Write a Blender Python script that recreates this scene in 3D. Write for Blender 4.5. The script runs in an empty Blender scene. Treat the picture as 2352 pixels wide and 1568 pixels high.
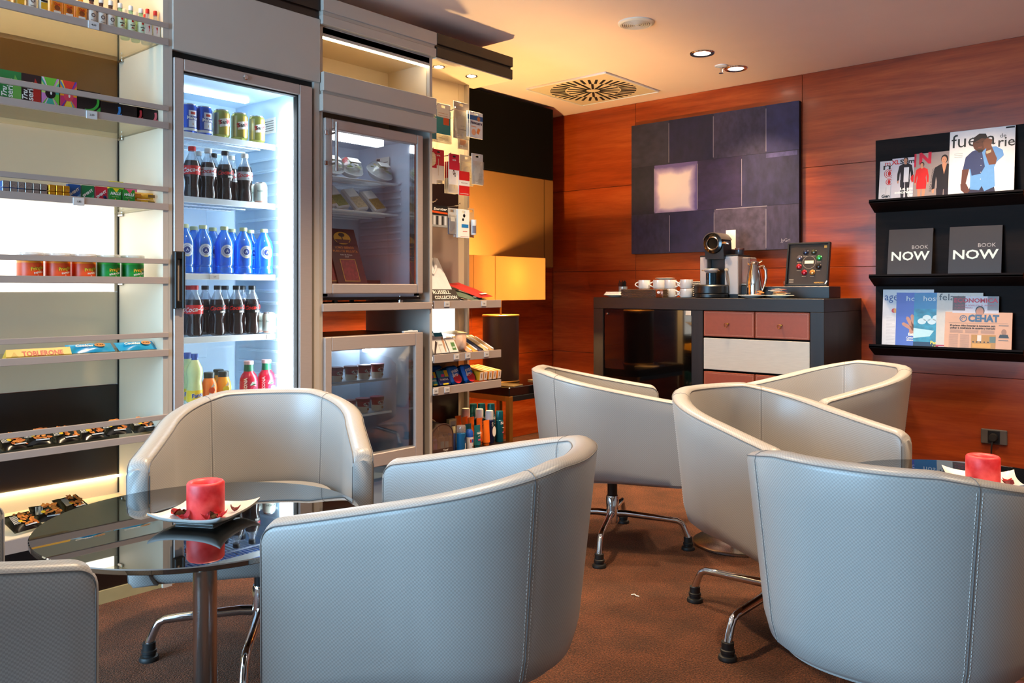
import bpy, bmesh, math, random
from mathutils import Matrix, Vector
from math import sin, cos, pi, radians as R
random.seed(11)
SC = bpy.context.scene
COL = SC.collection

# ------------------------------------------------------------------ materials
def srgb(h):
    h = h.lstrip('#')
    o = []
    for i in (0, 2, 4):
        c = int(h[i:i+2], 16) / 255
        o.append(c / 12.92 if c <= .04045 else ((c + .055) / 1.055) ** 2.4)
    return (o[0], o[1], o[2], 1)

def mat(name, c, rough=.5, metal=0, noise=.06, nscale=25, emit=0, ecol=None, coat=0, bump=0, bscale=200, spec=.5, stretch=None):
    """principled material with a little procedural colour variation"""
    m = bpy.data.materials.new(name); m.use_nodes = True
    nt = m.node_tree; b = nt.nodes['Principled BSDF']
    c = srgb(c) if isinstance(c, str) else c
    b.inputs['Roughness'].default_value = rough
    b.inputs['Metallic'].default_value = metal
    b.inputs['Coat Weight'].default_value = coat
    b.inputs['Coat Roughness'].default_value = .08
    b.inputs['Specular IOR Level'].default_value = spec
    b.inputs['Base Color'].default_value = c
    if noise:
        tc = nt.nodes.new('ShaderNodeTexCoord'); mp = nt.nodes.new('ShaderNodeMapping')
        mp.inputs['Scale'].default_value = stretch or (1, 1, 1)
        n = nt.nodes.new('ShaderNodeTexNoise'); n.inputs['Scale'].default_value = nscale; n.inputs['Detail'].default_value = 3
        hs = nt.nodes.new('ShaderNodeMix'); hs.data_type = 'RGBA'
        hs.inputs[6].default_value = tuple(max(0, x * (1 - noise * 2)) for x in c[:3]) + (1,)
        hs.inputs[7].default_value = tuple(min(1, x * (1 + noise * 2)) for x in c[:3]) + (1,)
        nt.links.new(tc.outputs['Object'], mp.inputs[0]); nt.links.new(mp.outputs[0], n.inputs['Vector'])
        nt.links.new(n.outputs[0], hs.inputs[0]); nt.links.new(hs.outputs[2], b.inputs['Base Color'])
        if bump:
            n2 = nt.nodes.new('ShaderNodeTexNoise'); n2.inputs['Scale'].default_value = bscale
            bp = nt.nodes.new('ShaderNodeBump'); bp.inputs['Strength'].default_value = bump; bp.inputs['Distance'].default_value = .002
            nt.links.new(mp.outputs[0], n2.inputs['Vector']); nt.links.new(n2.outputs[0], bp.inputs['Height'])
            nt.links.new(bp.outputs[0], b.inputs['Normal'])
    if emit:
        b.inputs['Emission Color'].default_value = srgb(ecol) if isinstance(ecol, str) else (ecol or c)
        b.inputs['Emission Strength'].default_value = emit
    return m

def glass(name, tint=(1, 1, 1, 1), refl=.08, rough=.02, body=0, bcol=(1, 1, 1, 1)):
    """thin clear pane: light passes, the surface mirrors a little; body adds a solid tint"""
    m = bpy.data.materials.new(name); m.use_nodes = True
    nt = m.node_tree; nt.nodes.clear()
    out = nt.nodes.new('ShaderNodeOutputMaterial')
    tr = nt.nodes.new('ShaderNodeBsdfTransparent'); tr.inputs[0].default_value = tint
    gl = nt.nodes.new('ShaderNodeBsdfGlossy'); gl.inputs['Roughness'].default_value = rough
    fr = nt.nodes.new('ShaderNodeLayerWeight'); fr.inputs[0].default_value = .35
    mul = nt.nodes.new('ShaderNodeMath'); mul.operation = 'MULTIPLY_ADD'; mul.inputs[1].default_value = .35; mul.inputs[2].default_value = refl
    nt.links.new(fr.outputs['Fresnel'], mul.inputs[0])
    src = tr.outputs[0]
    if body:
        df = nt.nodes.new('ShaderNodeBsdfDiffuse'); df.inputs[0].default_value = bcol
        mx0 = nt.nodes.new('ShaderNodeMixShader'); mx0.inputs[0].default_value = body
        nt.links.new(src, mx0.inputs[1]); nt.links.new(df.outputs[0], mx0.inputs[2]); src = mx0.outputs[0]
    mx = nt.nodes.new('ShaderNodeMixShader')
    nt.links.new(mul.outputs[0], mx.inputs[0]); nt.links.new(src, mx.inputs[1]); nt.links.new(gl.outputs[0], mx.inputs[2])
    nt.links.new(mx.outputs[0], out.inputs[0])
    return m

def wood(name, dark, mid, light, axis='X', scale=1.0, rough=.28, coat=.3, bump=.05):
    m = bpy.data.materials.new(name); m.use_nodes = True
    nt = m.node_tree; b = nt.nodes['Principled BSDF']; L = nt.links.new
    tc = nt.nodes.new('ShaderNodeTexCoord'); mp = nt.nodes.new('ShaderNodeMapping')
    s = {'X': (.5, 6, 6), 'Y': (6, .5, 6), 'Z': (6, 6, .5)}[axis]
    mp.inputs['Scale'].default_value = tuple(v * scale for v in s)
    L(tc.outputs['Object'], mp.inputs[0])
    n1 = nt.nodes.new('ShaderNodeTexNoise'); n1.inputs['Scale'].default_value = 1.6; n1.inputs['Detail'].default_value = 8; n1.inputs['Roughness'].default_value = .62; n1.inputs['Distortion'].default_value = .5
    L(mp.outputs[0], n1.inputs['Vector'])
    mp2 = nt.nodes.new('ShaderNodeMapping'); mp2.inputs['Scale'].default_value = tuple(v * scale * 9 for v in s)
    L(tc.outputs['Object'], mp2.inputs[0])
    n2 = nt.nodes.new('ShaderNodeTexNoise'); n2.inputs['Scale'].default_value = 2; n2.inputs['Detail'].default_value = 4
    L(mp2.outputs[0], n2.inputs['Vector'])
    ad = nt.nodes.new('ShaderNodeMath'); ad.operation = 'MULTIPLY_ADD'; ad.inputs[1].default_value = .22
    L(n2.outputs[0], ad.inputs[0]); L(n1.outputs[0], ad.inputs[2])
    cr = nt.nodes.new('ShaderNodeValToRGB')
    e = cr.color_ramp.elements
    e[0].position = .38; e[0].color = srgb(dark); e[1].position = .86; e[1].color = srgb(light)
    k = cr.color_ramp.elements.new(.6); k.color = srgb(mid)
    L(ad.outputs[0], cr.inputs[0]); L(cr.outputs[0], b.inputs['Base Color'])
    b.inputs['Roughness'].default_value = rough
    b.inputs['Coat Weight'].default_value = coat; b.inputs['Coat Roughness'].default_value = .12
    bp = nt.nodes.new('ShaderNodeBump'); bp.inputs['Strength'].default_value = bump; bp.inputs['Distance'].default_value = .001
    L(n2.outputs[0], bp.inputs['Height']); L(bp.outputs[0], b.inputs['Normal'])
    return m

def emis(name, c, s):
    m = bpy.data.materials.new(name); m.use_nodes = True
    nt = m.node_tree; nt.nodes.clear()
    o = nt.nodes.new('ShaderNodeOutputMaterial'); e = nt.nodes.new('ShaderNodeEmission')
    e.inputs[0].default_value = srgb(c) if isinstance(c, str) else c; e.inputs[1].default_value = s
    nt.links.new(e.outputs[0], o.inputs[0]); return m

_mc = {}
def col(h, rough=.4, metal=0):
    """plain printed or moulded colour, shared"""
    k = (h, rough, metal)
    if k not in _mc: _mc[k] = mat('finish_' + h.strip('#'), h, rough, metal, noise=.03, nscale=60)
    return _mc[k]

# ------------------------------------------------------------------ mesh building
_tc = {}
def text_geo(s, size, bold=0, shear=0):
    k = (s, bold, shear)
    if k not in _tc:
        cu = bpy.data.curves.new('lettering', 'FONT'); cu.body = s; cu.size = 1; cu.align_x = 'CENTER'; cu.align_y = 'CENTER'
        cu.resolution_u = 2; cu.offset = bold; cu.shear = shear
        o = bpy.data.objects.new('lettering', cu)
        me = o.to_mesh()
        _tc[k] = ([tuple(v.co) for v in me.vertices], [tuple(p.vertices) for p in me.polygons])
        o.to_mesh_clear(); bpy.data.objects.remove(o); bpy.data.curves.remove(cu)
    v, f = _tc[k]
    return [(x * size, y * size) for x, y, z in v], f

class MB:
    def __init__(s): s.v = []; s.f = []; s.mi = []; s.mats = []; s.uv = None; s.M = None
    def m(s, mt):
        if mt not in s.mats: s.mats.append(mt)
        return s.mats.index(mt)
    def add(s, vs, fs, mt):
        o = len(s.v); i = s.m(mt)
        if s.M is not None: vs = [s.M @ Vector(v) for v in vs]
        s.v += [tuple(v) for v in vs]
        for f in fs: s.f.append(tuple(o + a for a in f)); s.mi.append(i)
        return s
    def box(s, x0, x1, y0, y1, z0, z1, mt, c=0):
        if x0 > x1: x0, x1 = x1, x0
        if y0 > y1: y0, y1 = y1, y0
        if z0 > z1: z0, z1 = z1, z0
        c = min(c, (x1 - x0) * .45, (y1 - y0) * .45, (z1 - z0) * .45)
        if c <= 0:
            vs = [(x, y, z) for x in (x0, x1) for y in (y0, y1) for z in (z0, z1)]
            fs = [(0, 1, 3, 2), (4, 6, 7, 5), (0, 4, 5, 1), (2, 3, 7, 6), (0, 2, 6, 4), (1, 5, 7, 3)]
            return s.add(vs, fs, mt)
        vs = []; ix = {}
        for sx in (0, 1):
            for sy in (0, 1):
                for sz in (0, 1):
                    X, Y, Z = (x0, x1)[sx], (y0, y1)[sy], (z0, z1)[sz]
                    dx, dy, dz = (c, -c)[sx], (c, -c)[sy], (c, -c)[sz]
                    ix[sx, sy, sz] = len(vs)
                    vs += [(X, Y + dy, Z + dz), (X + dx, Y, Z + dz), (X + dx, Y + dy, Z)]
        fs = []
        for k in (0, 1):
            fs.append([ix[k, a, b] for a, b in ((0, 0), (0, 1), (1, 1), (1, 0))])
            fs.append([ix[a, k, b] + 1 for a, b in ((0, 0), (0, 1), (1, 1), (1, 0))])
            fs.append([ix[a, b, k] + 2 for a, b in ((0, 0), (0, 1), (1, 1), (1, 0))])
        for a in (0, 1):
            for b in (0, 1):
                p, q = ix[a, b, 0], ix[a, b, 1]; fs.append([p, p + 1, q + 1, q])
                p, q = ix[a, 0, b], ix[a, 1, b]; fs.append([p, p + 2, q + 2, q])
                p, q = ix[0, a, b], ix[1, a, b]; fs.append([p + 1, p + 2, q + 2, q + 1])
        for k in ix.values(): fs.append([k, k + 1, k + 2])
        return s.add(vs, fs, mt)
    def lathe(s, prof, mt, c=(0, 0, 0), seg=24, caps=True, a0=0, a1=2 * pi, sx=1, sy=1):
        """prof = [(r, z)] bottom to top"""
        full = abs(a1 - a0 - 2 * pi) < 1e-6
        n = seg if full else seg + 1
        vs = []; fs = []
        for r, z in prof:
            for i in range(n):
                a = a0 + (a1 - a0) * i / seg
                vs.append((c[0] + r * cos(a) * sx, c[1] + r * sin(a) * sy, c[2] + z))
        for j in range(len(prof) - 1):
            for i in range(n if full else n - 1):
                k = (i + 1) % n
                fs.append((j * n + i, j * n + k, (j + 1) * n + k, (j + 1) * n + i))
        if caps and full:
            if prof[0][0] > 1e-5: fs.append(tuple(range(n - 1, -1, -1)))
            if prof[-1][0] > 1e-5: fs.append(tuple((len(prof) - 1) * n + i for i in range(n)))
        return s.add(vs, fs, mt)
    def cyl(s, p, q, r, mt, seg=16, r2=None):
        return s.tube([p, q], [r, r if r2 is None else r2], mt, seg)
    def tube(s, pts, rs, mt, seg=10, caps=True, closed=False):
        pts = [Vector(p) for p in pts]
        if not isinstance(rs, (list, tuple)): rs = [rs] * len(pts)
        n = len(pts); vs = []; fs = []
        up = None
        for i, p in enumerate(pts):
            a = pts[(i - 1) % n] if (i or closed) else p
            b = pts[(i + 1) % n] if (i < n - 1 or closed) else p
            t = (b - a).normalized()
            if up is None:
                up = Vector((0, 0, 1)) if abs(t.z) < .9 else Vector((1, 0, 0))
            u = (up - t * up.dot(t)).normalized(); w = t.cross(u); up = u
            for k in range(seg):
                an = 2 * pi * k / seg
                vs.append(p + (u * cos(an) + w * sin(an)) * rs[i])
        for i in range(n if closed else n - 1):
            j = (i + 1) % n
            for k in range(seg):
                l = (k + 1) % seg
                fs.append((i * seg + k, i * seg + l, j * seg + l, j * seg + k))
        if caps and not closed:
            fs.append(tuple(range(seg - 1, -1, -1))); fs.append(tuple((n - 1) * seg + k for k in range(seg)))
        return s.add(vs, fs, mt)
    def prism(s, poly, y0, y1, mt):
        """polygon in x,z extruded along y"""
        n = len(poly)
        vs = [(x, y0, z) for x, z in poly] + [(x, y1, z) for x, z in poly]
        fs = [tuple(range(n)), tuple(range(2 * n - 1, n - 1, -1))] + [(i, (i + 1) % n, n + (i + 1) % n, n + i) for i in range(n)]
        return s.add(vs, fs, mt)
    def slab(s, poly, z0, z1, mt):
        n = len(poly)
        vs = [(x, y, z0) for x, y in poly] + [(x, y, z1) for x, y in poly]
        fs = [tuple(range(n - 1, -1, -1)), tuple(range(n, 2 * n))] + [(i, (i + 1) % n, n + (i + 1) % n, n + i) for i in range(n)]
        return s.add(vs, fs, mt)
    def poly(s, pts, mt):
        return s.add(pts, [tuple(range(len(pts)))], mt)
    def face(s, poly, mt, y=0):
        """flat printed shape in the x,z plane, at depth y"""
        return s.add([(x, y, z) for x, z in poly], [tuple(range(len(poly)))], mt)
    def rect(s, x0, x1, z0, z1, mt, y=0):
        return s.face([(x0, z0), (x1, z0), (x1, z1), (x0, z1)], mt, y)
    def disc(s, cx, cz, r, mt, y=0, seg=20, rz=None):
        rz = rz or r
        return s.face([(cx + r * cos(2 * pi * i / seg), cz + rz * sin(2 * pi * i / seg)) for i in range(seg)], mt, y)
    def ring(s, cx, cz, r0, r1, mt, y=0, seg=24, a0=0, a1=2 * pi, kz=1):
        n = seg + 1; vs = []; fs = []
        for i in range(n):
            a = a0 + (a1 - a0) * i / seg
            vs += [(cx + r0 * cos(a), y, cz + r0 * sin(a) * kz), (cx + r1 * cos(a), y, cz + r1 * sin(a) * kz)]
            if i: fs.append((2 * i - 2, 2 * i - 1, 2 * i + 1, 2 * i))
        return s.add(vs, fs, mt)
    def text(s, t, size, mt, x=0, z=0, y=0, bold=0, shear=0, rot=0, w=None, bend=None, top=None):
        """lettering on a front (-y) face; bend = (cx, cy, r) wraps it round an upright cylinder"""
        v, f = text_geo(t, size, bold, shear)
        if w:
            xs = [p[0] for p in v]; k = w / max(1e-6, max(xs) - min(xs)); v = [(a * k, b) for a, b in v]
        ca, sa = cos(R(rot)), sin(R(rot)); P = []
        for a, b in v:
            u, q = a * ca - b * sa + x, a * sa + b * ca + z
            if bend: P.append((bend[0] + bend[2] * sin(u / bend[2]), bend[1] - bend[2] * cos(u / bend[2]), q))
            elif top is not None: P.append((u, q, top))
            else: P.append((u, y, q))
        return s.add(P, f, mt)
    def band(s, c, r, z0, z1, mt, a0=0, a1=360, seg=24):
        """label wrapped round an upright cylinder, angle 0 = facing -y"""
        return s.lathe([(r, z0), (r, z1)], mt, c, seg, False, R(a0 - 90), R(a1 - 90))
    def pillow(s, w, h, t, mt, nx=10, nz=8, crimp=.06, x=0, y=0, z=0, wob=.12, seed=0, mt2=None):
        """flat sealed bag lying in the x,z plane, thickness along y"""
        rn = random.Random(seed); vs = []; fs = []; mats = []
        ph = [rn.uniform(0, 6) for _ in range(4)]
        for sgn in (1, -1):
            for j in range(nz + 1):
                for i in range(nx + 1):
                    u, q = i / nx, j / nz
                    e = max(0, (u - crimp) / (1 - 2 * crimp)) if u <= .5 else max(0, (1 - crimp - u) / (1 - 2 * crimp))
                    fx = min(1, e * 2); fz = sin(pi * q)
                    T = t / 2 * (max(0, fx) ** .5) * (fz ** .6 if fz > 0 else 0)
                    T *= 1 + wob * sin(7 * u + 5 * q + ph[0]) + wob * sin(15 * u - 9 * q + ph[1])
                    vs.append((x + (u - .5) * w, y - sgn * max(T, .0006), z + (q - .5) * h))
        N = (nx + 1) * (nz + 1)
        for k in (0, 1):
            for j in range(nz):
                for i in range(nx):
                    a = k * N + j * (nx + 1) + i
                    fs.append((a, a + 1, a + nx + 2, a + nx + 1))
        rim = [i for i in range(nx + 1)] + [j * (nx + 1) + nx for j in range(1, nz + 1)] + [nz * (nx + 1) + i for i in range(nx - 1, -1, -1)] + [j * (nx + 1) for j in range(nz - 1, 0, -1)]
        for a, b in zip(rim, rim[1:] + rim[:1]): fs.append((a, b, N + b, N + a))
        s.add(vs, fs, mt); return s
    def make(s, name, parent=None, sharp=35, fix=True):
        me = bpy.data.meshes.new(name); me.from_pydata(s.v, [], s.f)
        for m_ in s.mats: me.materials.append(m_)
        me.polygons.foreach_set('material_index', s.mi)
        if s.uv:
            l = me.uv_layers.new(name='weave')
            for p in me.polygons:
                for li, vi in zip(p.loop_indices, p.vertices): l.data[li].uv = s.uv[vi]
        if fix:
            bm = bmesh.new(); bm.from_mesh(me); bmesh.ops.recalc_face_normals(bm, faces=bm.faces); bm.to_mesh(me); bm.free()
        me.polygons.foreach_set('use_smooth', [True] * len(me.polygons))
        me.set_sharp_from_angle(angle=R(sharp))
        o = bpy.data.objects.new(name, me); COL.objects.link(o)
        if parent is not None: o.parent = parent
        return o

def tag(o, label, cat, group=None):
    o['label'] = label; o['category'] = cat
    if group: o['group'] = group
    return o
def thing(name, label, cat, loc=(0, 0, 0), rz=0, group=None):
    o = bpy.data.objects.new(name, None); COL.objects.link(o)
    o.empty_display_size = .05; o.location = loc; o.rotation_euler = (0, 0, rz)
    return tag(o, label, cat, group)
def structure(mb, name, **k):
    o = mb.make(name, **k); o['kind'] = 'structure'; return o
def dup(root, loc, rz=None, label=None, group=None, rot=None):
    def cp(o, par):
        c = o.copy(); COL.objects.link(c); c.parent = par
        for ch in list(o.children): cp(ch, c)
        return c
    r = cp(root, None); r.location = loc
    if rz is not None: r.rotation_euler = (0, 0, rz)
    if rot is not None: r.rotation_euler = rot
    if label: r['label'] = label
    if group: r['group'] = group
    return r
ORD = ['first', 'second', 'third', 'fourth', 'fifth', 'sixth', 'seventh', 'eighth', 'ninth', 'tenth', 'eleventh', 'twelfth']
XF = -2.909           # front plane of the cabinet run; goods face +x
Q = pi / 2            # a thing modelled facing -y is turned by Q to face the room from the cabinet wall
def at(t, d, z): return (XF - d, t, z)

# ------------------------------------------------------------------ shared materials
M_CARPET = mat('carpet_pile', '#5c2f1c', .95, noise=0)
def carpet_nodes(m):
    nt = m.node_tree; b = nt.nodes['Principled BSDF']; L = nt.links.new
    tc = nt.nodes.new('ShaderNodeTexCoord')
    n = nt.nodes.new('ShaderNodeTexNoise'); n.inputs['Scale'].default_value = 190; n.inputs['Detail'].default_value = 4; n.inputs['Roughness'].default_value = .7
    n2 = nt.nodes.new('ShaderNodeTexNoise'); n2.inputs['Scale'].default_value = 7; n2.inputs['Detail'].default_value = 5
    v = nt.nodes.new('ShaderNodeTexVoronoi'); v.inputs['Scale'].default_value = 230
    for q in (n, n2, v): L(tc.outputs['Object'], q.inputs['Vector'])
    cr = nt.nodes.new('ShaderNodeValToRGB'); e = cr.color_ramp.elements
    e[0].position = .41; e[0].color = srgb('#1a0a05'); e[1].position = .60; e[1].color = srgb('#82462a')
    k = e.new(.5); k.color = srgb('#45200d')
    a = nt.nodes.new('ShaderNodeMath'); a.operation = 'MULTIPLY_ADD'; a.inputs[1].default_value = .22
    s2 = nt.nodes.new('ShaderNodeMath'); s2.operation = 'MULTIPLY'; s2.inputs[1].default_value = .78
    L(n.outputs[0], s2.inputs[0]); L(n2.outputs[0], a.inputs[0]); L(s2.outputs[0], a.inputs[2]); L(a.outputs[0], cr.inputs[0])
    L(cr.outputs[0], b.inputs['Base Color'])
    ad = nt.nodes.new('ShaderNodeMath'); ad.operation = 'SUBTRACT'; L(n.outputs[0], ad.inputs[0]); L(v.outputs[0], ad.inputs[1])
    bp = nt.nodes.new('ShaderNodeBump'); bp.inputs['Strength'].default_value = 1; bp.inputs['Distance'].default_value = .006
    L(ad.outputs[0], bp.inputs['Height']); L(bp.outputs[0], b.inputs['Normal'])
    b.inputs['Sheen Weight'].default_value = .3; b.inputs['Sheen Roughness'].default_value = .5
    b.inputs['Sheen Tint'].default_value = srgb('#c98a5a')
carpet_nodes(M_CARPET)
M_WALLWOOD = wood('cherry_veneer', '#70270c', '#9a3d13', '#bd5c27', 'X', 1.0, .30, .10)
M_WALLWOODY = wood('cherry_veneer_left', '#70270c', '#9a3d13', '#bd5c27', 'Y', 1.0, .26, .35)
for _m in (M_WALLWOOD, M_WALLWOODY): _m.node_tree.nodes['Principled BSDF'].inputs['Specular IOR Level'].default_value = .4
M_JOINT = mat('veneer_joint', '#4a1508', .6)
M_CEIL = mat('painted_ceiling', '#f7dccb', .85, noise=.02, nscale=4)
M_WENGE = wood('wenge', '#0c0706', '#170e0b', '#261a15', 'X', 1.6, .5, .0, .12)
M_WENGEZ = wood('wenge_upright', '#0c0706', '#170e0b', '#261a15', 'Z', 1.6, .5, .0, .12)
M_RACK = wood('black_stained_oak', '#0a0605', '#140c0a', '#211612', 'X', 1.6, .6, .0, .12)
M_RACK.node_tree.nodes['Principled BSDF'].inputs['Specular IOR Level'].default_value = .12
M_CREAM = mat('cream_laminate', '#e2d0b6', .45, noise=.02, nscale=6)
M_MAUVE = mat('taupe_lacquer', '#a8978e', .38, noise=.02, nscale=8)
M_TAUPE = mat('taupe_upright', '#b9aea3', .4, noise=.02, nscale=8)
M_ALU = mat('brushed_aluminium', '#b5a69e', .36, .25, noise=.05, nscale=30, stretch=(1, 1, 30))
M_CHROME = mat('chrome', '#d8d8da', .07, 1, noise=0)
M_STEEL = mat('brushed_steel', '#b9b2ab', .22, 1, noise=.06, nscale=40, stretch=(1, 1, .05))
M_BLACK = mat('black_plastic', '#0d0d0e', .38, noise=.05)
M_RUBBER = mat('black_rubber', '#141211', .55, noise=.08)
M_WHITE = mat('white_plastic', '#e8e8e8', .35, noise=.02)
M_DARKPANEL = mat('dark_brown_panel', '#20120c', .3, noise=.1, nscale=12)
M_BROWN = mat('brown_band', '#6b4a22', .32, noise=.06, nscale=6)
M_PANE = glass('clear_pane', (.96, .98, .98, 1), .03)
M_SHELFGLASS = glass('shelf_glass', (.97, .97, .9, 1), .05, .03, .10, (.85, .8, .6, 1))
M_PAPER = col('#ece6dc', .6)
M_INK = col('#111111', .5)
M_TAG = col('#cfc9c6', .5)

ZC = 2.41
X0, X1, Y0, Y1 = -3.93, 2.3, -2.4, 5.008
structure(MB().box(X0 - .1, X1 + .1, Y0 - .1, Y1 + .1, -.1, 0, M_CARPET), 'floor')
structure(MB().box(X0 - .1, X1 + .1, Y0 - .1, Y1 + .1, ZC, ZC + .1, M_CEIL), 'ceiling')
# cherry panelled wall behind the sideboard: veneer boards over a dark joint
w = MB().box(X0 - .1, X1 + .1, Y1 + .012, Y1 + .1, 0, ZC, M_JOINT)
xs = [X0, -3.18, -1.975, -.77, .435, 1.64, X1]
zs = [0, .61, 1.216, 1.83, ZC]
for i in range(len(xs) - 1):
    for j in range(4):
        w.box(xs[i] + .0012, xs[i + 1] - .0012, Y1, Y1 + .012, zs[j] + .0012, zs[j + 1] - .0012, M_WALLWOOD, .0012)
structure(w, 'wall_back')
w = MB().box(X0 - .1, X0 - .012, Y0 - .1, Y1 + .1, 0, ZC, M_JOINT)
ys = [Y0, -1.2, 0, 1.2, 2.4, 3.2, 4.1, Y1]
for i in range(len(ys) - 1):
    for j in range(4):
        w.box(X0 - .012, X0, ys[i] + .0012, ys[i + 1] - .0012, zs[j] + .0012, zs[j + 1] - .0012, M_WALLWOODY, .0012)
structure(w, 'wall_left')
M_PLASTER = mat('cream_plaster', '#d8cbbb', .8, noise=.02, nscale=3)
structure(MB().box(X1, X1 + .1, Y0 - .1, Y1 + .1, 0, ZC, M_PLASTER), 'wall_right')
# wall behind the viewer with one wide window to the street
WX0, WX1, WZ0, WZ1 = -3.7, -1.0, .35, 2.2
w = MB()
w.box(X0 - .1, WX0, Y0 - .1, Y0, 0, ZC, M_PLASTER); w.box(WX1, X1 + .1, Y0 - .1, Y0, 0, ZC, M_PLASTER)
w.box(WX0, WX1, Y0 - .1, Y0, 0, WZ0, M_PLASTER); w.box(WX0, WX1, Y0 - .1, Y0, WZ1, ZC, M_PLASTER)
structure(w, 'wall_front')
w = MB()
for k in range(5):
    x = WX0 + (WX1 - WX0) * k / 4
    w.box(x - .02, x + .02, Y0 - .08, Y0 - .02, WZ0, WZ1, M_ALU, .003)
for z in (WZ0, WZ1): w.box(WX0, WX1, Y0 - .08, Y0 - .02, z - .02, z + .02, M_ALU, .003)
wf = structure(w, 'window_1')
MB().box(WX0, WX1, Y0 - .053, Y0 - .047, WZ0, WZ1, M_PANE).make('window_pane', wf)
# upholstered wall panel beside the lamp: black upper cloth, bronze lower cloth
M_CLOTHB = mat('black_cloth', '#030202', .9, noise=.1, nscale=300, spec=.1)
M_CLOTHO = mat('ochre_cloth', '#7d5422', .75, noise=.06, nscale=300)
t = thing('wall_panel', 'tall padded wall panel behind the lamp, black above and ochre below', 'wall panel', (-3.81, 4.05, 1.238))
MB().box(-.12, .12, -.85, .66, 0, .634, M_CLOTHO, .006).make('ochre_panel', t)
MB().box(-.12, .12, -.85, .66, .636, 1.15, M_CLOTHB, .006).make('black_panel', t)
MB().box(.119, .1212, .55, .553, .01, .63, M_CLOTHB).make('seam', t)

# ------------------------------------------------------------------ ceiling fittings
M_LAMP = emis('lamp_warm', '#fff0d8', 14)
def downlight(x, y, label):
    t = thing('downlight', label, 'ceiling light', (x, y, ZC), 0, 'recessed ceiling downlights')
    MB().lathe([(.045, 0), (.047, -.004), (.066, -.006), (.069, -.003), (.07, 0)], M_CHROME, seg=32, caps=False).make('trim_ring', t)
    MB().lathe([(.0, -.002), (.046, -.002)], M_LAMP, seg=28, caps=False).make('lamp', t)
    return t
d0 = downlight(-2.224, 4.194, 'recessed round downlight, the one farther from the wall with the painting')
dup(d0, (-2.224, 4.615, ZC), label='recessed round downlight right beside the sprinkler')
s = thing('sprinkler', 'small white ceiling sprinkler head beside a downlight', 'sprinkler', (-2.262, 4.50, ZC))
MB().lathe([(.0, 0), (.038, 0), (.036, -.006), (.016, -.012), (.0, -.012)], M_WHITE, seg=24).make('flange', s)
MB().lathe([(.0, -.012), (.008, -.012), (.008, -.04), (.014, -.042), (.014, -.046), (0, -.046)], M_CHROME, seg=16).make('nozzle', s)
M_CREAMP = mat('cream_plastic', '#e6d8c4', .45, noise=.02)
s = thing('ceiling_speaker', 'round cream ceiling speaker with concentric rings', 'speaker', (-2.219, 3.499, ZC))
MB().lathe([(0, 0), (.09, 0), (.09, -.006), (.078, -.012), (.074, -.010)], M_CREAMP, seg=40, caps=False).make('rim', s)
g = MB()
for k in range(7):
    r = .012 + k * .0095
    g.lathe([(r, -.006), (r + .0015, -.011 - .004 * (1 - k / 7)), (r + .005, -.011 - .004 * (1 - k / 7)), (r + .0065, -.006)], M_CREAMP, seg=36, caps=False)
g.lathe([(0, -.004), (.076, -.004)], mat('speaker_cloth', '#8c7a68', .8), seg=36, caps=False)
g.lathe([(0, -.014), (.009, -.014), (.010, -.008)], M_CREAMP, seg=16, caps=False)
g.make('grille', s)
s = thing('air_vent', 'square ceiling air vent with a round swirl of dark slots', 'air vent', (-3.172, 4.474, ZC))
M_VENT = mat('vent_enamel', '#e2cfae', .5, noise=.02)
MB().box(-.31, .31, -.31, .31, -.009, 0, M_VENT, .004).make('plate', s)
f = MB()
for a, b, c_, d_ in ((-.315, .315, -.318, -.31), (-.315, .315, .31, .318), (-.318, -.31, -.315, .315), (.31, .318, -.315, .315)):
    f.box(a, b, c_, d_, -.013, 0, M_WHITE, .002)
f.make('frame', s)
g = MB(); M_SLOT = mat('slot_dark', '#120d0a', .7)
for k in range(36):
    a = 2 * pi * k / 36
    g.M = Matrix.Rotation(a, 4, 'Z'); g.box(.185, .285, -.0085, .0085, -.0112, -.0085, M_SLOT)
for k in range(16):
    a = 2 * pi * (k + .5) / 16
    g.M = Matrix.Rotation(a, 4, 'Z'); g.box(.045, .175, -.008, .008, -.0112, -.0085, M_SLOT)
g.M = None
g.make('slots', s)

# ------------------------------------------------------------------ wall socket under the magazine rack
s = thing('wall_socket', 'grey double-width wall socket low on the cherry wall with a black plug in it', 'wall socket', (-.934, Y1, .294))
M_GREYP = mat('grey_plastic', '#55504f', .4)
MB().box(-.062, .062, -.012, 0, -.04, .04, M_GREYP, .004).make('plate', s)
MB().box(-.029, .029, -.0135, -.006, -.034, .034, M_BLACK, .002).make('socket_insert', s)
p = thing('power_plug', 'black round plug with cable pushed into the grey wall socket', 'plug', (-.934, Y1 - .014, .294))
MB().tube([(0, 0, 0), (0, -.03, 0)], [.021, .019], M_RUBBER, 20).make('plug_body', p)
MB().tube([(0, -.02, -.015), (-.004, -.03, -.04), (-.008, -.02, -.09), (-.01, -.012, -.16), (-.01, -.012, -.278)], .004, M_RUBBER, 8).make('cable', p)

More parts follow.
